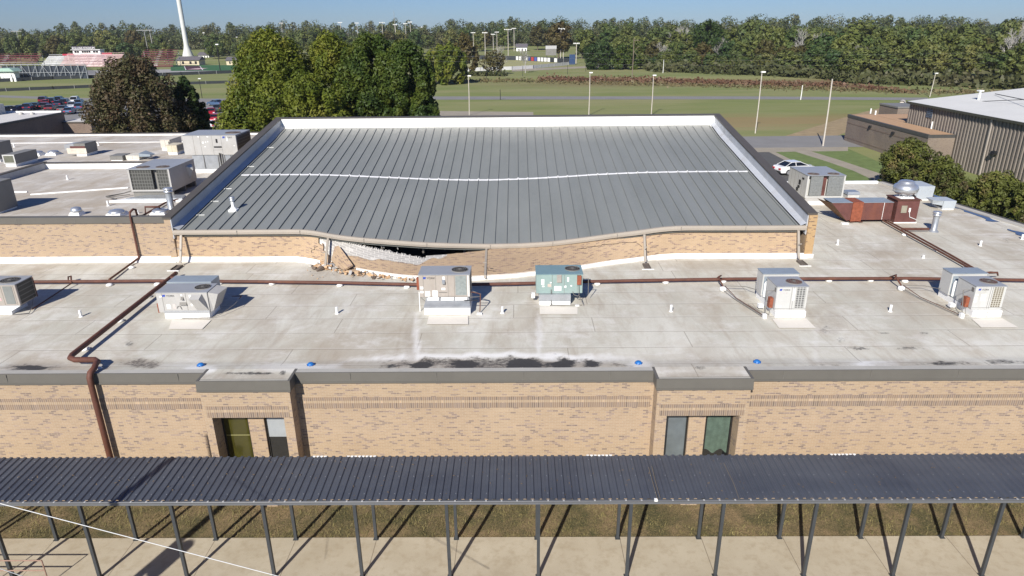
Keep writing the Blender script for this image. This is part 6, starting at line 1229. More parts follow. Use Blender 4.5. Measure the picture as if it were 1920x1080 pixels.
# shrubs against the corrugated building
def shrub(lab, cx, cy, w_px, top, Y, n, seed, mat):
    a = P(cx, top, Y=Y); rad = abs(P(cx+w_px/2, cy, Y=Y).x-P(cx-w_px/2, cy, Y=Y).x)/2; t = make_tree('shrub', lab, 'shrub', a.z, rad, n, .15, seed, mat, 'fround', nl=70, base=.0, limbs=16, r=.08); t.location = (P(cx, cy, Y=Y).x, Y, 0)
LSH = leaf_mat('shrub_leaves', [(.14, .1, .055), (.1, .12, .03), (.17, .19, .04), (.22, .15, .075)], .25, False, .45)
shrub('tallest olive shrub against the corrugated wall beside the lawn', 1700, 330, 130, 256, 74, 13000, 81, LSH)
shrub('rust tinged shrub in the middle of the row beside the corrugated wall', 1760, 335, 110, 290, 68, 9000, 82, LSH)
shrub('yellow green shrub near the right edge against the corrugated wall', 1868, 370, 130, 318, 58, 10000, 83, LSH)
shrub('dark shrub at the right edge of the photo', 1925, 400, 90, 330, 54, 8000, 84, LSH)
shrub('low shrub between the rust tinged and the yellow green shrub', 1808, 380, 90, 340, 62, 6000, 85, LSH)

# ------------------------------------------------------------------ right hand buildings
EB = 7.0; bxw = 56.0; c_ = P(1707, 190, z=EB); by = c_.y
mbd = thing('metal_building', 'large grey corrugated metal building with a low white roof', 'metal building', (bxw+15, by-30, 0))
def corr_mat():
    t = NT('corrugated_wall'); a = t.noise(t.pos((1, 1, .3)), .7, 5, .6); g = t.pos(); sp = t.n('ShaderNodeSeparateXYZ'); t.l(g, sp.inputs[0])
    d = t.mix(t.ramp(a, .3, .7), (.17, .145, .125), (.225, .195, .165)); ln = t.math('LESS_THAN', t.math('FRACT', t.math('DIVIDE', sp.outputs[2], 1.55)), .03)
    d = t.mix(t.math('MULTIPLY', ln, .5), d, (.12, .11, .1)); t.l(d, t.b.inputs['Base Color']); t.b.inputs['Roughness'].default_value = .55; return t.m
mb = MB(); y = by-70; ps = []; pit = .62
while y < by: ps += [(bxw, y), (bxw, y+pit*.42), (bxw-.11, y+pit*.5), (bxw-.11, y+pit*.9)]; y += pit
vs_ = [(a, b, 0) for a, b in ps]+[(a, b, EB-.25) for a, b in ps]; n = len(ps); mb.add(vs_, [(i, i+1, n+i+1, n+i) for i in range(n-1)]); mb.build('corrugated_wall', corr_mat(), mbd, fix=False)
mb = MB(); mb.box(bxw+.01, bxw+42, by-70, by, 0, EB-.3); mb.build('building_body', CABG, mbd)
mb = MB(); ridge = EB+2.3; 
mb.prism([(bxw-.35, EB), (bxw+22, ridge), (bxw+44, EB), (bxw+44, EB-.12), (bxw+22, ridge-.12), (bxw-.35, EB-.12)], by-70.3, by+.4, 'y'); mb.build('roof', M('white_metal_roof', (.6, .6, .58), .8, 0, .05, .3, spec=.15), mbd)
mb = MB(); mb.box(bxw-.45, bxw-.34, by-70.3, by+.4, EB-.3, EB-.02); mb.build('eave_trim', M('olive_trim', (.06, .06, .045), .5), mbd)
mb = MB(); yy = P(1478/1*0+1815, 240, z=4).y; 
for px_, nm in ((1812, 'downpipe'),): q = P(px_, 225, z=EB-.6); Yq = by-18.0; mb.box(bxw-.26, bxw-.12, Yq, Yq+.18, 0, EB-.3)
mb.build('downpipe', CABT, mbd)
def onwall(px_, py_): d = fw + rt*((px_-960)/FPX) - up*((py_-540)/FPX); s = (bxw-.12)/d.x; return Vector((0, 0, CAMH))+d*s
for k, (x, y) in enumerate(((1746, 255), (1866, 287))):
    q = onwall(x, y); mb = MB(); mb.prism([(q.x-.45, q.z-.15), (q.x, q.z-.15), (q.x, q.z+.25), (q.x-.3, q.z+.2)], q.y-.35, q.y+.35, 'y'); mb.build('wall_lamp', BLK, mbd)
q = onwall(1743, 213); mb = MB()
for k in range(5): mb.box(q.x-.04, q.x, q.y-.7, q.y+.7, q.z-.5+k*.22, q.z-.38+k*.22)
mb.build('wall_vent', M('vent_blue', (.1, .14, .2), .5), mbd)
q = onwall(1750, 228); mb = MB(); mb.tube([(q.x-.1, q.y, 1.5), (q.x-.1, q.y, q.z)], .1, 8); mb.build('vent_pipe', WHITE, mbd)
q = P(1834, 190, z=EB+.45); mb = MB(); mb.tube([(q.x, q.y, EB+.2), (q.x, q.y, q.z+1.3)], .16, 8); mb.box(q.x-.3, q.x+.3, q.y-.3, q.y+.3, q.z+1.3, q.z+1.45); mb.build('roof_pipe', WHITE, mbd)
mb = MB(); a, b = P(1866, 176, z=EB+1.2), P(1935, 190, z=EB+1.5); mb.tube([a, b], .05, 5); a, b = P(1842, 190, z=EB+.6), P(1935, 186, z=EB+1.5); mb.tube([a, b], .04, 5); mb.build('roof_wire', BLK, mbd)
lb = thing('block_building', 'low brown block building with tan roof between the lawn and the metal building', 'block building', (60, 100, 0)); LX = 52.3; LZ = 4.0; y1 = P(1590, 215, z=LZ).y; y0 = by-12
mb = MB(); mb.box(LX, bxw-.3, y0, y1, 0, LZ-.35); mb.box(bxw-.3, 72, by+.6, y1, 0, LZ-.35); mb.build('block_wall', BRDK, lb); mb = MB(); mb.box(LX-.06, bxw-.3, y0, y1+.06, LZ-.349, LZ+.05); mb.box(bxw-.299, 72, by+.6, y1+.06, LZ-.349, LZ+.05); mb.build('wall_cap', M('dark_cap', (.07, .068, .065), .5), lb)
mb = MB(); mb.box(LX-.03, LX-.001, y0, y1, 2.75, 2.9); mb.box(LX-.03, LX-.001, y0, y1, .5, .62); mb.build('wall_band', BRSH, lb)
mb = MB(); mb.box(LX+.3, bxw-.4, y0+.3, y1-.3, LZ+.051, LZ+.07); mb.box(bxw-.3, 71.7, by+.9, y1-.3, LZ+.051, LZ+.07); mb.build('roof', M('tan_gravel_roof', (.42, .27, .16), .9, 0, .1, 1), lb)
mb = MB(); q = P(1632, 213, z=LZ); mb.tube([(q.x, q.y, LZ), (q.x, q.y, LZ+.8)], .12, 8); q = P(1641, 216, z=LZ); mb.tube([(q.x, q.y, LZ), (q.x, q.y, LZ+.7)], .12, 8); mb.build('roof_vent', WHITE, lb)
for yy in (by+2.5, by-4): mb = MB(); mb.prism([(LX-.3, 3.0), (LX-.001, 3.0), (LX-.001, 3.3), (LX-.2, 3.3)], yy, yy+.5, 'y'); mb.build('wall_lamp', BLK, lb)
q = P(1684, 203, z=4.2); hb = thing('small_shed', 'small dark walled flat roofed shed behind the brown block building', 'shed', (q.x, q.y, 0)); mb = MB(); mb.box(q.x, q.x+9, q.y, q.y+6, 0, 4.2); mb.build('wall', BRDK, hb); mb = MB(); mb.box(q.x-.1, q.x+9.1, q.y-.1, q.y+6.1, 4.2, 4.45); mb.build('roof', CABD, hb)
cp = P(1693, 196, z=.5); mb = MB(); mb.tube([(cp.x-.3, cp.y, .6), (cp.x+1.5, cp.y+3, .6)], .7, 12, caps=False); mb.tube([(cp.x-.3, cp.y, .6), (cp.x+1.5, cp.y+3, .6)], .55, 12); tag(mb.build('culvert_pipe', CONCP), 'round concrete culvert end by the ditch', 'culvert')
# ------------------------------------------------------------------ left hand dark building
DZ = 5.5; c_ = P(119, 210, z=DZ); db = thing('dark_brick_building', 'dark brick building in shade with white edged flat roof, beside the car park', 'brick building', (c_.x-10, c_.y-20, 0))
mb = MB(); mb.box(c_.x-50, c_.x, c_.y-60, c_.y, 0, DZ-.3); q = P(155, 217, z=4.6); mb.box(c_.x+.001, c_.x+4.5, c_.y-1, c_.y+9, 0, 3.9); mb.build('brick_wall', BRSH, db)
mb = MB(); mb.box(c_.x-50, c_.x+.08, c_.y-60, c_.y+.08, DZ-.299, DZ-.02); mb.box(c_.x+.081, c_.x+4.6, c_.y-1.1, c_.y+9.1, 3.9, 4.1); mb.build('roof_edge', FASCD, db)
mb = MB(); mb.box(c_.x-49.8, c_.x-.15, c_.y-59.8, c_.y-.1, DZ-.019, DZ+.02); mb.box(c_.x+.2, c_.x+4.4, c_.y-.9, c_.y+8.9, 4.1, 4.12); mb.build('roof', M('white_roof', (.6, .58, .55), .7, 0, .08, .5), db)
mb = MB(); mb.box(c_.x-49.8, c_.x-.15, c_.y-.35, c_.y-.1, DZ+.021, DZ+.22); mb.build('roof_kerb', WHITE, db)
for a in (3.2, 5.2): mb = MB(); mb.box(c_.x+.001, c_.x+.05, c_.y-a-1.3, c_.y-a, .1, 2.3); mb.build('glass_door', GLD, db)
q = P(8, 213, z=DZ); mb = MB(); mb.box(q.x-3, q.x+.3, q.y-3, q.y, DZ+.02, DZ+1.5); mb.build('roof_unit', CABL, db)
for x in (40, 61): q = P(x, 215, z=DZ); mb = MB(); mb.lathe([(.3, 0), (.35, .3), (.0, .4)], (q.x, q.y, DZ), 10); mb.build('roof_vent', CABG, db)
# ------------------------------------------------------------------ vehicles
def paint(name, c, metal=.2): 
    t = NT(name); t.b.inputs['Base Color'].default_value = (*c, 1); t.b.inputs['Roughness'].default_value = .28; t.b.inputs['Metallic'].default_value = metal; t.b.inputs['Coat Weight'].default_value = .6; t.b.inputs['Coat Roughness'].default_value = .08; return t.m
CGL = glass('car_glass', (.01, .012, .015), .05); TYRE = M('tyre', (.02, .02, .02), .8); RIM = M('rim', (.5, .5, .52), .35, .6, .05, 5); TAIL = paint('tail_lamp', (.45, .01, .02), 0); HEADL = paint('head_lamp', (.8, .8, .8), 0); TRIM = M('car_trim', (.03, .03, .03), .6)
SIDES = {   # side outline (y along the car, nose at +y, z) and glass house: (y0,y1,y2,y3) bottom/top of the cabin
 'sedan': ([(-2.35, .32), (-2.42, .62), (-2.3, .95), (-1.75, 1.03), (-1.0, 1.03), (.95, .98), (1.9, .86), (2.3, .7), (2.38, .42), (2.2, .25), (-2.2, .25)], (-1.85, -1.05, .1, 1.05), 1.02, 1.44),
 'suv': ([(-2.3, .35), (-2.38, .75), (-2.3, 1.1), (-1.9, 1.15), (1.0, 1.12), (2.05, 1.0), (2.3, .8), (2.35, .45), (2.2, .3), (-2.2, .3)], (-2.25, -1.85, .25, 1.1), 1.12, 1.74),
 'van': ([(-2.6, .35), (-2.65, .9), (-2.6, 1.2), (1.3, 1.2), (2.3, 1.05), (2.6, .85), (2.62, .45), (2.4, .3), (-2.5, .3)], (-2.58, -2.4, .9, 1.7), 1.18, 2.05),
 'pickup': ([(-2.75, .5), (-2.8, .95), (-2.75, 1.12), (-.8, 1.12), (1.4, 1.12), (2.5, 1.02), (2.7, .8), (2.72, .5), (2.5, .38), (-2.6, .38)], (-.85, -.7, .7, 1.35), 1.1, 1.8)}
def make_car(kind, name, label, cat, mat):
    prof, (g0, g1, g2, g3), zb, zt = SIDES[kind]; t = thing(name, label, cat); W_ = .9
    mb = MB(); n = len(prof); vs_ = [(s*W_*(1 if z < .9 else .96), y, z) for s in (-1, 1) for y, z in prof]; mb.add(vs_, [tuple(range(n)), tuple(range(2*n-1, n-1, -1))]+[(i, i+n, (i+1) % n+n, (i+1) % n) for i in range(n)])
    b = mb.build('body', mat, t, local=True, bevel=.05)
    mb = MB(); wt_ = .66; mb.add([(-.84, g0, zb), (.84, g0, zb), (.84, g3, zb), (-.84, g3, zb), (-wt_, g1, zt-.03), (wt_, g1, zt-.03), (wt_, g2, zt-.03), (-wt_, g2, zt-.03)], [(0,3,2,1),(4,5,6,7),(0,1,5,4),(1,2,6,5),(2,3,7,6),(3,0,4,7)]); mb.build('windows', CGL, t, local=True)
    mb = MB(); mb.box(-wt_-.02, wt_+.02, g1-.06, g2+.04, zt-.04, zt+.02)
    for s in (-1, 1):
        for (a, c) in (((g0, zb), (g1, zt-.03)), ((g3, zb), (g2, zt-.03))): mb.tube([(s*.85, a[0], a[1]), (s*(wt_+.005), c[0], c[1])], .035, 5)
        ym = (g1+g2)/2-.05; mb.tube([(s*.853, ym, zb), (s*(wt_+.008), ym, zt-.03)], .03, 5)
    mb.build('roof', mat, t, local=True)
    wy = 1.42 if kind != 'pickup' else 1.75; wr = .33 if kind == 'sedan' else .38
    for s in (-1, 1):
        for y in (-wy, wy-.03):
            mb = MB(); mb.tube([(s*.7, y, wr), (s*.92, y, wr)], wr, 18); wl = mb.build('wheel', TYRE, t, local=True)
            mb = MB(); mb.tube([(s*.9, y, wr), (s*.935, y, wr)], wr*.66, 14); mb.build('rim', RIM, wl, local=True)
    ry = min(p[0] for p in prof); fy = max(p[0] for p in prof)
    for s in (-1, 1):
        mb = MB(); zc = .72 if kind == 'sedan' else .92; mb.box(s*.6-.2, s*.6+.2, ry-.02, ry+.25, zc-.09, zc+.1); mb.build('tail_light', TAIL, t, local=True); mb = MB(); mb.box(s*.62-.18, s*.62+.18, fy-.3, fy+.0, .6, .76); mb.build('headlight', HEADL, t, local=True)
    MB().box(-.8, .8, ry-.03, ry+.1, .3, .5).build('bumper', TRIM, t, local=True); MB().box(-.8, .8, fy-.1, fy+.03, .28, .45).build('bumper', TRIM, t, local=True); return t, b
cols_ = {'silver': paint('silver_paint', (.55, .57, .6), .5), 'white': paint('white_paint', (.75, .75, .75), 0), 'black': paint('black_paint', (.012, .012, .015)), 'navy': paint('navy_paint', (.012, .02, .06)), 'red': paint('red_paint', (.38, .01, .015), .1), 'maroon': paint('maroon_paint', (.09, .01, .02)), 'teal': paint('teal_paint', (.03, .07, .08)), 'grey': paint('grey_paint', (.12, .125, .13), .4), 'blue': paint('blue_paint', (.08, .14, .25), .3)}
sv, _ = make_car('sedan', 'parked_car', 'white sedan parked behind the right gym parapet', 'car', cols_['white']); p = G(1490, 325); sv.location = p; sv.rotation_euler = (0, 0, R(-76)); sv.scale = (1.05, 1.1, 1.08)
base_cars = {}
def car(kind, colr, x, y, rz, lab, grp='cars in the left car park'):
    key = (kind, colr)
    if key in base_cars: t = copy_tree(base_cars[key])
    else: t, _ = make_car(kind, 'parked_car', lab, 'car', cols_[colr]); base_cars[key] = t
    t['label'] = lab; t['group'] = grp; p = P(x, y, z=.02); t.location = p; t.rotation_euler = (0, 0, R(rz)); t['category'] = {'suv': 'suv', 'van': 'van', 'pickup': 'pickup'}.get(kind, 'car'); return t
for a in (('sedan','black',14,211,150,'black car half hidden behind the roof unit at the left edge'),('sedan','navy',38,209,160,'navy sedan with glinting rear, in the front row of the car park'),('suv','navy',56,207,20,'dark navy suv in the front row of the car park'),('sedan','teal',68,203,20,'teal grey sedan behind the front row'),
          ('sedan','black',86,203,20,'black sedan in the middle of the parked cars'),('sedan','maroon',96,207,20,'maroon sedan nearest the dark brick building'),('sedan','red',90,197,20,'red topped car in the second row'),('suv','maroon',84,193,20,'maroon suv in the back row of the car park'),('suv','black',100,196,20,'black suv left of the blue car'),
          ('sedan','navy',112,199,20,'navy car with a bright windscreen glint'),('suv','black',124,198,20,'tall black suv beside the white pickup'),('suv','navy',113,193,20,'dark suv in the back row behind the navy car'),('suv','white',141,194,200,'white suv in the back row beside the bronze tree'),('sedan','silver',137,202,200,'silver white sedan in front of the white suv'),
          ('sedan','blue',132,213,20,'blue car between the dark building and the bronze tree'),('sedan','grey',120,209,20,'grey car behind the dark brick building roof'),('suv','grey',151,199,20,'grey suv half hidden by the bronze tree'),('suv','blue',152,206,20,'blue grey suv at the left edge of the bronze tree'),
          ('pickup','white',145,247,75,'white pickup beside the dark brick building doors'),('sedan','blue',405,198,60,'silver blue car right of the dark green tree'),('sedan','red',397,215,200,'red sedan behind another red car'),('sedan','red',405,227,185,'bright red car nearest the air handler'),('suv','grey',409,209,20,'grey suv behind the red cars'),('sedan','navy',370,222,40,'dark car half hidden by the small dark green tree'),('sedan','white',395,240,20,'white topped car above the largest air handler'),('sedan','navy',437,246,20,'blue car between the air handler and the green trees')):
    car(*a)
# ------------------------------------------------------------------ poles
def mast(name, lab, x, yt, yb, r=.09, cat='light pole', grp=None, lamp=True, Y=None, xt=None, mat=CONCP, lean=0, head=1):
    b = G(x, yb); y = b.y; tz = P(xt if xt is not None else x, yt, Y=y); t = thing(name, lab, cat, (b.x, y, 0), grp)
    tx = b.x+(tz.x-b.x)*lean; mb = MB(); mb.tube([(b.x, y, b.z-.3), (b.x+(tx-b.x)*.5+.05, y, (tz.z+b.z)*.5), (tx, y, tz.z)], r, 8, r*.7); mb.build('pole', mat, t)
    if lamp:
        s = head; mb = MB(); mb.box(tx-.15*s, tx+.55*s, y-.2*s, y+.2*s, tz.z-.02, tz.z+.2*s); mb.build('lamp_head', LABW, t)
    return t, tx, y, tz.z
G2 = 'light poles along the field road'
for a in ((880, 143, 216, 'light pole nearest the green tree clump'), (1104, 137, 216, 'light pole behind the middle of the gym'), (1221, 142, 216, 'light pole right of the middle of the gym'), (1416, 136, 250, 'tall light pole behind the right gym corner'), (1743, 138, 182, 'leaning light pole by the corner of the white roof')): mast('light_pole', a[3], a[0], a[1], a[2], .11, grp=G2, xt={880: 879, 1104: 1106, 1221: 1225, 1416: 1428, 1743: 1757}[a[0]], lean=.45)
mast('bare_pole', 'bare concrete pole with a thin cross arm standing by the road', 1543, 148, 274, .13, 'pole', None, False, xt=1554, lean=.2)
t, tx, y, z = mast('utility_pole', 'brown wooden utility pole in front of the right woods', 1185, 71, 148, .16, 'utility pole', None, False, mat=WOOD); mb = MB(); mb.box(tx-.1, tx+1.8, y-.1, y+.1, z-.9, z-.75); mb.tube([(tx, y, z-5), (tx+1.8, y, z-2.8)], .06, 5); mb.tube([(tx+1.8, y, z-6.5), (tx, y, z-4.2)], .06, 5); mb.build('cross_arm', WOOD, t)
for x, yb, yt in ((1501, 187, 160), (1224*0+1243, 137, 112)): mast('marker_post', 'short white post beside the field path' if x == 1501 else 'short pale post in the brush', x, yt, yb, .12, 'post', None, False, mat=WHITE)
for x, yb, yt in ((938, 187, 168), (912, 148, 112), (980, 143, 124), (1064, 139, 122), (1098, 134, 120)): mast('fence_post', 'thin dark post standing in the field', x, yt, yb, .09, 'post', 'thin dark posts standing in the field', False, mat=BLK)
def fieldlight(x, yt, yb, lab, s=2.2, two=False):
    t, tx, y, z = mast('stadium_light', lab, x, yt, yb, .24, 'floodlight', 'floodlight masts of the ball fields', False, mat=CONCP)
    mb = MB(); mb.box(tx-s, tx+s, y-.2, y+.1, z-.25, z-.05); mb.build('cross_bar', GALV, t)
    for k in range(4):
        mb = MB(); xx = tx-s+s*2*(k+.5)/4; mb.box(xx-.28, xx+.28, y-.5, y-.21, z-.35, z+.2); mb.build('floodlight', LABW, t)
for a in ((643, 42, 98, 'tall floodlight mast between the two pointed trees'), (673, 43, 92, 'floodlight mast right of the pointed trees'), (720, 42, 94, 'wide headed floodlight mast behind the dark tree'), (744, 46, 96, 'floodlight mast with a square head'), (763, 44, 96, 'floodlight mast left of the tallest pair'), (772, 41, 98, 'tallest floodlight mast behind the dark tree'), (784, 71, 96, 'short floodlight mast behind the dark tree'), (533, 43, 90, 'distant floodlight mast above the left green tree'),
          (888, 61, 98, 'floodlight mast left of the baseball field'), (910, 61, 110, 'floodlight mast over the infield'), (925, 64, 96, 'small floodlight mast behind the infield'), (932, 60, 94, 'slim floodlight mast behind the infield'), (953, 55, 112, 'wide headed floodlight mast over the outfield'), (964, 53, 96, 'bright headed floodlight mast over the outfield'), (1051, 53, 112, 'first of two tall pale floodlight masts'), (1056, 54, 112, 'second of two tall pale floodlight masts'), (1080, 81, 119, 'short pole without lamps right of the blue wall')):
    fieldlight(*a, s=2.4 if 'wide' in a[3] else 1.7)
t, tx, y, z = mast('stadium_light', 'twin pole stadium light above the maroon bleachers', 279, 56, 104, .3, 'stadium light', None, False, xt=273, mat=GALV); mb = MB(); mb.box(tx-5.5, tx+6, y-.3, y+.1, z-.4, z); mb.tube([(tx+3, y+2, 0), (tx+3, y+2, z)], .3, 6); mb.build('light_bar', GALV, t)
t, tx, y, z = mast('stadium_light', 'single pole stadium light above the left bleachers', 42, 58, 103, .3, 'stadium light', None, False, xt=33, mat=GALV); mb = MB(); mb.box(tx-4, tx+4, y-.3, y+.1, z-.4, z); mb.build('light_bar', GALV, t)
for a in ((387, 100, 62, 'grey pole near the concession roof'), (413, 132, 84, 'dark pole right of the concession building'), (447, 96, 70, 'light pole by the left green tree'), (383, 71, 71, '')): 
    if a[3]: mast('field_pole', a[3], a[0], a[2], a[1], .22, 'pole', None, True, mat=GALV if a[0] != 413 else BLK, head=2)
mast('lamp_post', 'thin dark lamp post in the left field', 379, 148, 184, .09, 'lamp post', None, True, mat=BLK)
mast('lamp_post', 'dark post beside the white pickup', 151, 236, 262, .07, 'lamp post', None, False, mat=BLK)
mast('warning_mast', 'very thin distant mast on the skyline above the dark tree', 743, 20, 92, .2, 'mast', None, False, mat=GALV)
# ------------------------------------------------------------------ water tower
b = G(353, 106); wtw = thing('water_tower', 'white water tower stem with flared base rising out of the photo', 'water tower', (b.x, b.y, 0)); sc_ = (P(364, 104, Y=b.y).x-P(342, 104, Y=b.y).x)/2*.98
top = P(345, 85, Y=b.y).z; mb = MB(); mb.lathe([(sc_, 0), (sc_*.92, top*.2), (sc_*.62, top*.62), (sc_*.47, top*.85), (sc_*.40, top*1.1), (sc_*.37, top*2.0), (sc_*.37, 52)], (b.x, b.y, 0), 28); mb.build('stem', M('tower_white', (.62, .63, .6), .6, 0, .05, .1), wtw)
mb = MB(); mb.lathe([(sc_*.37, 52), (sc_*1.3, 55), (sc_*1.9, 58), (sc_*1.7, 61), (sc_*.8, 64), (.01, 65)], (b.x, b.y, 0), 28); mb.build('tank', M('tank_white', (.62, .63, .6), .6), wtw)
# ------------------------------------------------------------------ stadium
def stand(lab, xl, xr, yt, yb, rows, mat, name='bleachers', backY=9, slope=1):
    a, b = G(xl, yb), G(xr, yb); Y = (a.y+b.y)/2; zt = P((xl+xr)/2, yt, Y=Y+backY).z; t = thing(name, lab, 'bleachers', ((a.x+b.x)/2, Y, 0)); mb = MB()
    for k in range(rows): z = .8+(zt-.8)*(k+1)/rows; y = Y+backY*k/rows; mb.box(a.x, b.x, y, y+backY/rows, z-.35, z)
    mb.build('seat_rows', mat, t); mb = MB(); n = max(2, int((b.x-a.x)/5))
    for k in range(n+1): x = a.x+(b.x-a.x)*k/n; mb.box(x-.12, x+.12, Y+backY*.5, Y+backY*.5+.2, 0, zt*.5); mb.box(x-.12, x+.12, Y+backY-.2, Y+backY, 0, zt)
    mb.build('frame', GALV, t); MB().box(a.x, b.x, Y+backY, Y+backY+.06, zt+.6, zt+.75).build('rail', mat, t); MB().box(a.x, b.x, Y-.1, Y, .3, .9).build('rail', mat, t); mb = MB(); xm = a.x+(b.x-a.x)*.52; mb.box(xm-.9, xm+.9, Y-.05, Y+.0, .8, 1.2)
    for k in range(rows): z = .8+(zt-.8)*(k+1)/rows; y = Y+backY*k/rows; mb.box(xm-.9, xm+.9, y-.02, y+backY/rows-.03, z+.001, z+.06)
    mb.build('stair', ALBL, t); return t, a, b, Y, zt
stand('maroon bleachers at the far left edge', -60, 57, 104, 134, 8, MAROON); stand('maroon bleachers beside the water tower', 262, 322, 96, 126, 8, MAROON)
stand('plain silver end of the home stand', 80, 118, 105, 126, 8, ALBL); t, a, b, Y, zt = stand('faded pink home stand below the press box', 119, 216, 102, 126, 9, PINK)
pb = thing('press_box', 'white press box with dark windows and white lettering above the pink stand', 'press box', ((a.x+b.x)/2, Y+9.6, 0)); yq = Y+9.6; q0, q1 = P(138, 104, Y=yq), P(189, 103, Y=yq); zt2 = P(163, 93.5, Y=yq).z
mb = MB(); mb.box(q0.x, q1.x, yq, yq+4, 0, zt2); mb.build('box', WHITE, pb); mb = MB(); w_ = q1.x-q0.x
for f0, f1 in ((.06, .24), (.33, .66), (.74, .94)):
    n = 2 if f1-f0 < .25 else 4
    for k in range(n): a_ = q0.x+w_*(f0+(f1-f0)*k/n); mb.box(a_, a_+w_*(f1-f0)/n*.85, yq-.05, yq-.001, zt2-1.5, zt2-.55)
mb.build('windows', GLD, pb); mb = MB(); mb.box(q0.x-.6, q1.x+.5, yq-.9, yq+4.2, zt2+.001, zt2+.2); mb.build('roof', WHITE, pb); mb = MB(); mb.box(q0.x+.1, q1.x-2.0, yq-.5, yq-.4, zt2+.2, zt2+1.9); mb.build('sign_board', M('sign_dark', (.07, .06, .08), .6), pb)
tx = text_obj('ROLLINS STADIUM', 1.75, WHITE, pb, (q0.x+.3, yq-.52, zt2+.45), 'sign_lettering', depth=.03); tx.scale = ((w_-2.8)/tx.dimensions.x,)*2+(1,)
mb = MB(); mb.box(q0.x+w_*.27, q0.x+w_*.8, yq-.12, yq-.051, zt2-2.5, zt2-2.1); mb.build('banner', PINK, pb)
for xl, xr, y_, lab in ((117, 138, 103, 'red padding along the left top of the pink stand'), (191, 210, 100.5, 'red padding along the right top of the pink stand')): a_, b_ = P(xl, y_, Y=Y+9.2), P(xr, y_, Y=Y+9.2); mb = MB(); mb.box(a_.x, b_.x, Y+9.2, Y+9.3, a_.z-.4, a_.z+.5); mb.box(a_.x+1, a_.x+1.1, Y+9.2, Y+9.3, 0, a_.z-.4); tag(mb.build('red_banner', M('red_pad', (.4, .02, .05), .6)), lab, 'banner')
# visitor stand seen from behind
a, b = G(16, 148), G(222, 141); Y = a.y-3; L = b.x-a.x; zt = P(100, 121, Y=Y).z; t = thing('steel_bleachers', 'steel visitor stand seen from behind with diagonal braces', 'bleachers', ((a.x+b.x)/2, Y, 0)); mb = MB()
rows = 9
for k in range(rows): z = zt-(zt-1)*k/rows; y = Y+k*.95; mb.box(a.x, b.x, y, y+.75, z-.12, z)
mb.build('seat_rows', M('stand_grey', (.2, .22, .23), .5, .2, .1, 1), t); mb = MB(); n = 12
for k in range(n+1):
    x = a.x+L*k/n; mb.tube([(x, Y, 0), (x, Y, zt)], .13, 5)
    if k < n: x2 = a.x+L*(k+1)/n; (mb.tube([(x, Y, .3), (x2, Y, zt-.4)], .09, 4) if k % 3 else (mb.tube([(x, Y, zt-.4), (x2, Y, .3)], .09, 4)))
mb.tube([(a.x, Y, zt*.45), (b.x, Y, zt*.45)], .08, 4); mb.tube([(a.x, Y-.05, zt+.9), (b.x, Y-.05, zt+.9)], .06, 4); mb.tube([(a.x, Y-.05, zt+.1), (b.x, Y-.05, zt+.1)], .14, 4); mb.build('frame', M('frame_steel', (.4, .42, .43), .5, .2, .1, 1), t)
mb = MB(); mb.box(a.x+.3, b.x, Y+.6, Y+.7, 0, zt*.92); mb.build('windscreen', M('screen_dark', (.03, .04, .055), .8, 0, .2, .5), t)
q = G(129, 144); tb = thing('ticket_booth', 'small tan booth in front of the steel stand', 'booth', (q.x, q.y, 0)); mb = MB(); mb.box(q.x-1.6, q.x+1.6, q.y, q.y+2.5, 0, 3.2); mb.build('wall', M('booth_tan', (.5, .36, .25), .8), tb); mb = MB(); mb.frus((q.x-2.0, q.x+2.0, q.y-.4, q.y+2.9, 3.2), (q.x-1.6, q.x+1.6, q.y, q.y+2.5, 3.6)); mb.build('roof', CABD, tb); mb = MB(); mb.box(q.x-.7, q.x+.7, q.y-.03, q.y-.001, 1.2, 2.4); mb.build('window', BLK, tb)
for x, lab in ((7, 'green topped white booth at the left edge'),): q = G(x, 152); tb = thing('field_booth', lab, 'booth', (q.x, q.y, 0)); mb = MB(); mb.box(q.x-3, q.x+2.6, q.y+3, q.y+6, 0, 3.4); mb.build('wall', WHITE, tb); mb = MB(); mb.prism([(q.x-4, 3.4), (q.x+3.5, 3.4), (q.x+2, 4.6), (q.x-3, 4.6)], q.y+2, q.y+7, 'y'); mb.build('roof', M('pale_green_roof', (.35, .5, .42), .6), tb)
mb = MB()
for x in (22, 29): q = G(x, 153); mb.box(q.x-.4, q.x+.4, q.y, q.y+.5, 0, 2.6)
q = G(10, 153); mb.tube([P(-20, 146, Y=q.y), P(60, 140, Y=q.y+20)], .12, 5); tag(mb.build('gate_posts', WHITE), 'white gate posts at the left end of the track', 'gate posts')
def house(lab, x0, x1, yt, yb, wall, roofm, name='house', ridge=None, depth=8, dark=True):
    a = G(x0, yb); Y = a.y; b = P(x1, yb, Y=Y); zt = P((x0+x1)/2, yt, Y=Y).z; t = thing(name, lab, 'building', ((a.x+b.x)/2, Y, 0)); rh = min(zt*.4, (b.x-a.x)*.3) if ridge is None else ridge
    mb = MB(); mb.box(a.x, b.x, Y, Y+depth, 0, zt-rh); mb.build('wall', wall, t); mb = MB(); mb.prism([(Y-.6, zt-rh-.1), (Y+depth/2, zt), (Y+depth+.6, zt-rh-.1)], a.x-.6, b.x+.6, 'x'); mb.build('roof', roofm, t)
    if dark:
        for f in (.2, .55, .8): mb = MB(); w_ = (b.x-a.x)*.1; x = a.x+(b.x-a.x)*f; mb.box(x, x+w_, Y-.05, Y-.001, .6, (zt-rh)*.75); mb.build('window', BLK, t)
    return t
RFG = M('shingle_grey', (.12, .11, .12), .8, 0, .15, 1); RFR = M('shingle_red', (.35, .1, .06), .8, 0, .15, 1); WCR = M('wall_cream', (.6, .52, .36), .7, 0, .1, 1); RFT = M('shingle_tan', (.35, .28, .2), .8)
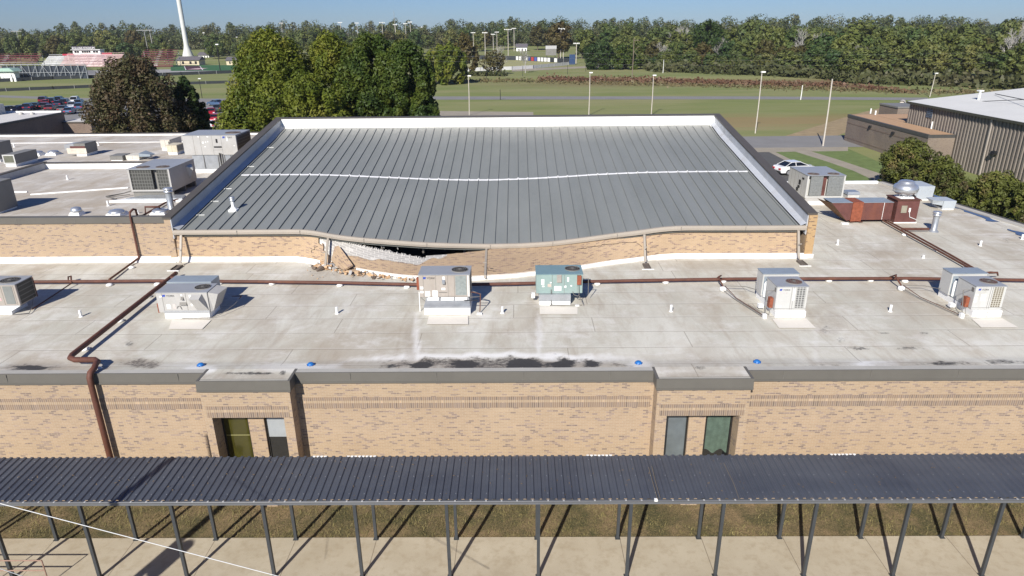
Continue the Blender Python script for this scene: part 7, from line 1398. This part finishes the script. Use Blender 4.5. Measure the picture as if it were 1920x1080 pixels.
house('cream concession building with a dark grey roof below the water tower', 334, 374, 106, 122.5, WCR, RFG, 'concession_building'); house('low building with a brown grey roof right of the dark pole', 425, 452, 107, 122, WCR, RFG, 'field_house'); house('long white roofed shed behind the press box', 193, 266, 93, 100, WHITE, WHITE, 'long_shed', 1.0, 14, False); house('tan gabled house right of the press box', 202, 213, 84, 97, WCR, RFT)
house('small house with an orange red roof above the maroon bleachers', 262, 270, 86, 97, WCR, RFR); house('white house seen between the green trees', 640, 662, 62, 84, WHITE, RFG); house('white house behind the short floodlight mast', 754, 768, 76, 90, WHITE, RFG); house('white building with dark openings behind the outfield', 968, 988, 82, 96, WHITE, RFG); house('grey two storey house between the pale masts', 1032, 1056, 63, 84, M('wall_grey', (.3, .28, .28), .7), RFG); house('white house left of the dark green tree', 1084, 1104, 84, 94, WHITE, RFG)
house('white walled house with a red roof in the right woods', 1779, 1800, 54, 70, WHITE, RFR); house('pale house near the leaning pole', 372, 392, 98, 108, WHITE, RFG); house('long shed with a red trimmed roof behind the infield', 890, 914, 74, 86, M('shed_tan', (.45, .4, .36), .7), M('shed_roof', (.4, .3, .28), .7), 'infield_shed'); house('small white chapel like building on the skyline', 791, 795, 50, 68, WHITE, WHITE, 'chapel', 3, 6, False)
# football end wall mural
a, b = G(346, 132), G(382, 131.5); mw = thing('end_zone_banner', 'maroon and black lettered end zone banner on the turf', 'banner', (a.x, a.y, 0)); mb = MB(); mb.poly([P(348, 131.5, z=.06), P(382, 131, z=.06), P(376, 123.5, z=.06), P(344, 124, z=.06)]); mb.build('cloth', M('endzone', (.06, .02, .03), .8, 0, .1, .5), mw, fix=False)
mb = MB()
for k in range(5): p0_ = P(351+k*4.2, 130, z=.09); mb.box(p0_.x, p0_.x+1.3, p0_.y, p0_.y+11, .08, .09)
mb.build('lettering', PINK, mw); mb = MB(); mb.poly([P(379, 131, z=.1), P(381, 131, z=.1), P(375, 123.6, z=.1), P(374, 123.6, z=.1)]); mb.poly([P(348, 131.4, z=.1), P(349.4, 131.4, z=.1), P(346, 124, z=.1), P(345, 124, z=.1)]); mb.build('white_line', WHITE, mw, fix=False)
# fences and screens
def fence(lab, pts, h, mat, name='fence', posts=True, thick=.06, cat='fence'):
    q = [G(x, y) for x, y in pts]; t = thing(name, lab, cat, tuple(q[0])); mb = MB()
    for a, b in zip(q, q[1:]): n_ = Vector((-(b-a).y, (b-a).x, 0)).normalized()*thick; mb.add([a, b, b+n_, a+n_, a+Vector((0, 0, h)), b+Vector((0, 0, h)), b+n_+Vector((0, 0, h)), a+n_+Vector((0, 0, h))], [(0,1,5,4),(4,5,6,7),(2,3,7,6),(1,2,6,5),(3,0,4,7),(0,3,2,1)])
    mb.build('panel', mat, t)
    if posts:
        mb = MB()
        for a, b in zip(q, q[1:]):
            n = max(1, int((b-a).length/6))
            for k in range(n+1): p_ = a.lerp(b, k/n); mb.box(p_.x-.06, p_.x+.06, p_.y-.15, p_.y-.03, 0, h+.15)
        mb.build('posts', GALV, t)
SCR = M('black_screen', (.03, .035, .04), .8, 0, .15, .5); SCW = M('pale_screen', (.6, .6, .6), .8, 0, .1, .5)
fence('black screened fence along the far side of the left field', [(-80, 157), (20, 153), (100, 149), (200, 146), (340, 141), (470, 136)], 1.3, SCR); fence('black fence crossing the left field in the middle', [(-80, 175), (100, 167.5), (180, 164), (300, 160), (470, 155)], .95, SCR)
fence('dark outfield wall of the baseball field', [(885, 110.5), (930, 112.5), (968, 113)], 2.4, SCR, 'outfield_wall'); fence('white foul line screen of the baseball field', [(870, 134), (960, 131), (1000, 128.5), (1066, 122)], 1.5, SCW, 'foul_fence'); fence('dark end of the outfield wall', [(1045, 117.5), (1068, 119)], 2.4, SCR, 'outfield_wall'); fence('dark chain fence posts line along the far right field', [(1100, 124), (1200, 123.5)], .8, SCR, 'far_fence'); fence('long pale back fence of the infield', [(880, 88), (935, 84)], 2.0, SCW, 'back_fence')
cl_ = [LABW, LABW, SCR, LABW, M('panel_navy', (.05, .07, .2), .6), M('panel_red', (.45, .05, .05), .6), M('panel_blue', (.08, .1, .35), .6), LABW, LABW, LABW, LABW, SCR, LABW]; q0, q1 = G(967, 113), G(1045, 117.5)
aw = thing('sponsor_wall', 'outfield wall hung with white, red and blue panels', 'outfield wall', tuple(q0)); mb = MB(); mb.add([q0, q1, q1+Vector((0, .2, 0)), q0+Vector((0, .2, 0)), q0+Vector((0, 0, 2.6)), q1+Vector((0, 0, 2.6)), q1+Vector((0, .2, 2.6)), q0+Vector((0, .2, 2.6))], [(0,1,5,4),(4,5,6,7),(1,2,6,5),(2,3,7,6),(3,0,4,7)]); mb.build('wall', SCR, aw)
for k in range(13):
    a_ = q0.lerp(q1, (k+.08)/13)+Vector((0, -.12, 0)); b_ = q0.lerp(q1, (k+.86)/13)+Vector((0, -.12, 0)); u_ = Vector((0, 0, 2.3)); mb = MB(); mb.add([a_+Vector((0, 0, .2)), b_+Vector((0, 0, .2)), b_+u_, a_+u_], [(0, 1, 2, 3)]); mb.build('panel', cl_[k], aw, fix=False)
q = G(1068, 121); wb = thing('batters_eye', 'tall navy blue wall panel at the right end of the outfield', 'screen wall', tuple(q)); mb = MB(); mb.box(q.x-.2, q.x+2.8, q.y, q.y+.4, 0, 4.9); mb.build('panel', M('navy_wall', (.02, .05, .13), .6), wb); mb = MB(); mb.box(q.x-.2, q.x, q.y+.401, q.y+.6, 0, 5.0); mb.build('post', GALV, wb)
q = G(1033, 115); sb = thing('scoreboard', 'scoreboard on dark posts behind the sponsor wall', 'scoreboard', tuple(q)); mb = MB(); mb.box(q.x-3, q.x+3, q.y, q.y+.5, 3.2, 6.6); mb.build('board', CABD, sb); mb = MB(); mb.box(q.x-3.1, q.x+3.1, q.y-.1, q.y+.6, 6.601, 8.4); mb.build('header', M('pale_header', (.42, .42, .42), .6), sb); mb = MB(); mb.box(q.x-2.5, q.x-2.2, q.y, q.y+.3, 0, 3.2); mb.box(q.x+2.2, q.x+2.5, q.y, q.y+.3, 0, 3.2); mb.build('legs', BLK, sb)
# faint power lines over the field
for k, (y0_, y1_) in enumerate(((94, 97), (104, 107), (114, 116))):
    a_, b_ = P(790, y0_, Y=215), P(1960, y1_, Y=235); mb = MB(); mb.tube([a_.lerp(b_, i/20)-Vector((0, 0, 1.2*math.sin(math.pi*i/20))) for i in range(21)], .018, 3, caps=False); tag(mb.build('power_line', M('line_grey', (.25, .25, .25), .6)), ('uppermost', 'middle', 'lowest')[k]+' of three thin power lines over the field', 'power line', 'thin power lines over the field')
# ------------------------------------------------------------------ air
mb = MB(); mb.box(-1350, 1350, -320, 1250, -1.5, 72); hz = mb.build('haze', (lambda: (lambda m: m)(bpy.data.materials.new('haze')))())
tag(hz, 'thin pale haze over the distant fields and woods', 'haze', kind='stuff'); hm = hz.data.materials[0]; hm.use_nodes = True; ht = hm.node_tree
for n_ in list(ht.nodes): ht.nodes.remove(n_)
ho = ht.nodes.new('ShaderNodeOutputMaterial'); hv = ht.nodes.new('ShaderNodeVolumePrincipled'); ht.links.new(hv.outputs[0], ho.inputs['Volume'])
hv.inputs['Density'].default_value = .00013; hv.inputs['Color'].default_value = (1, 1, 1, 1); hv.inputs['Anisotropy'].default_value = .3
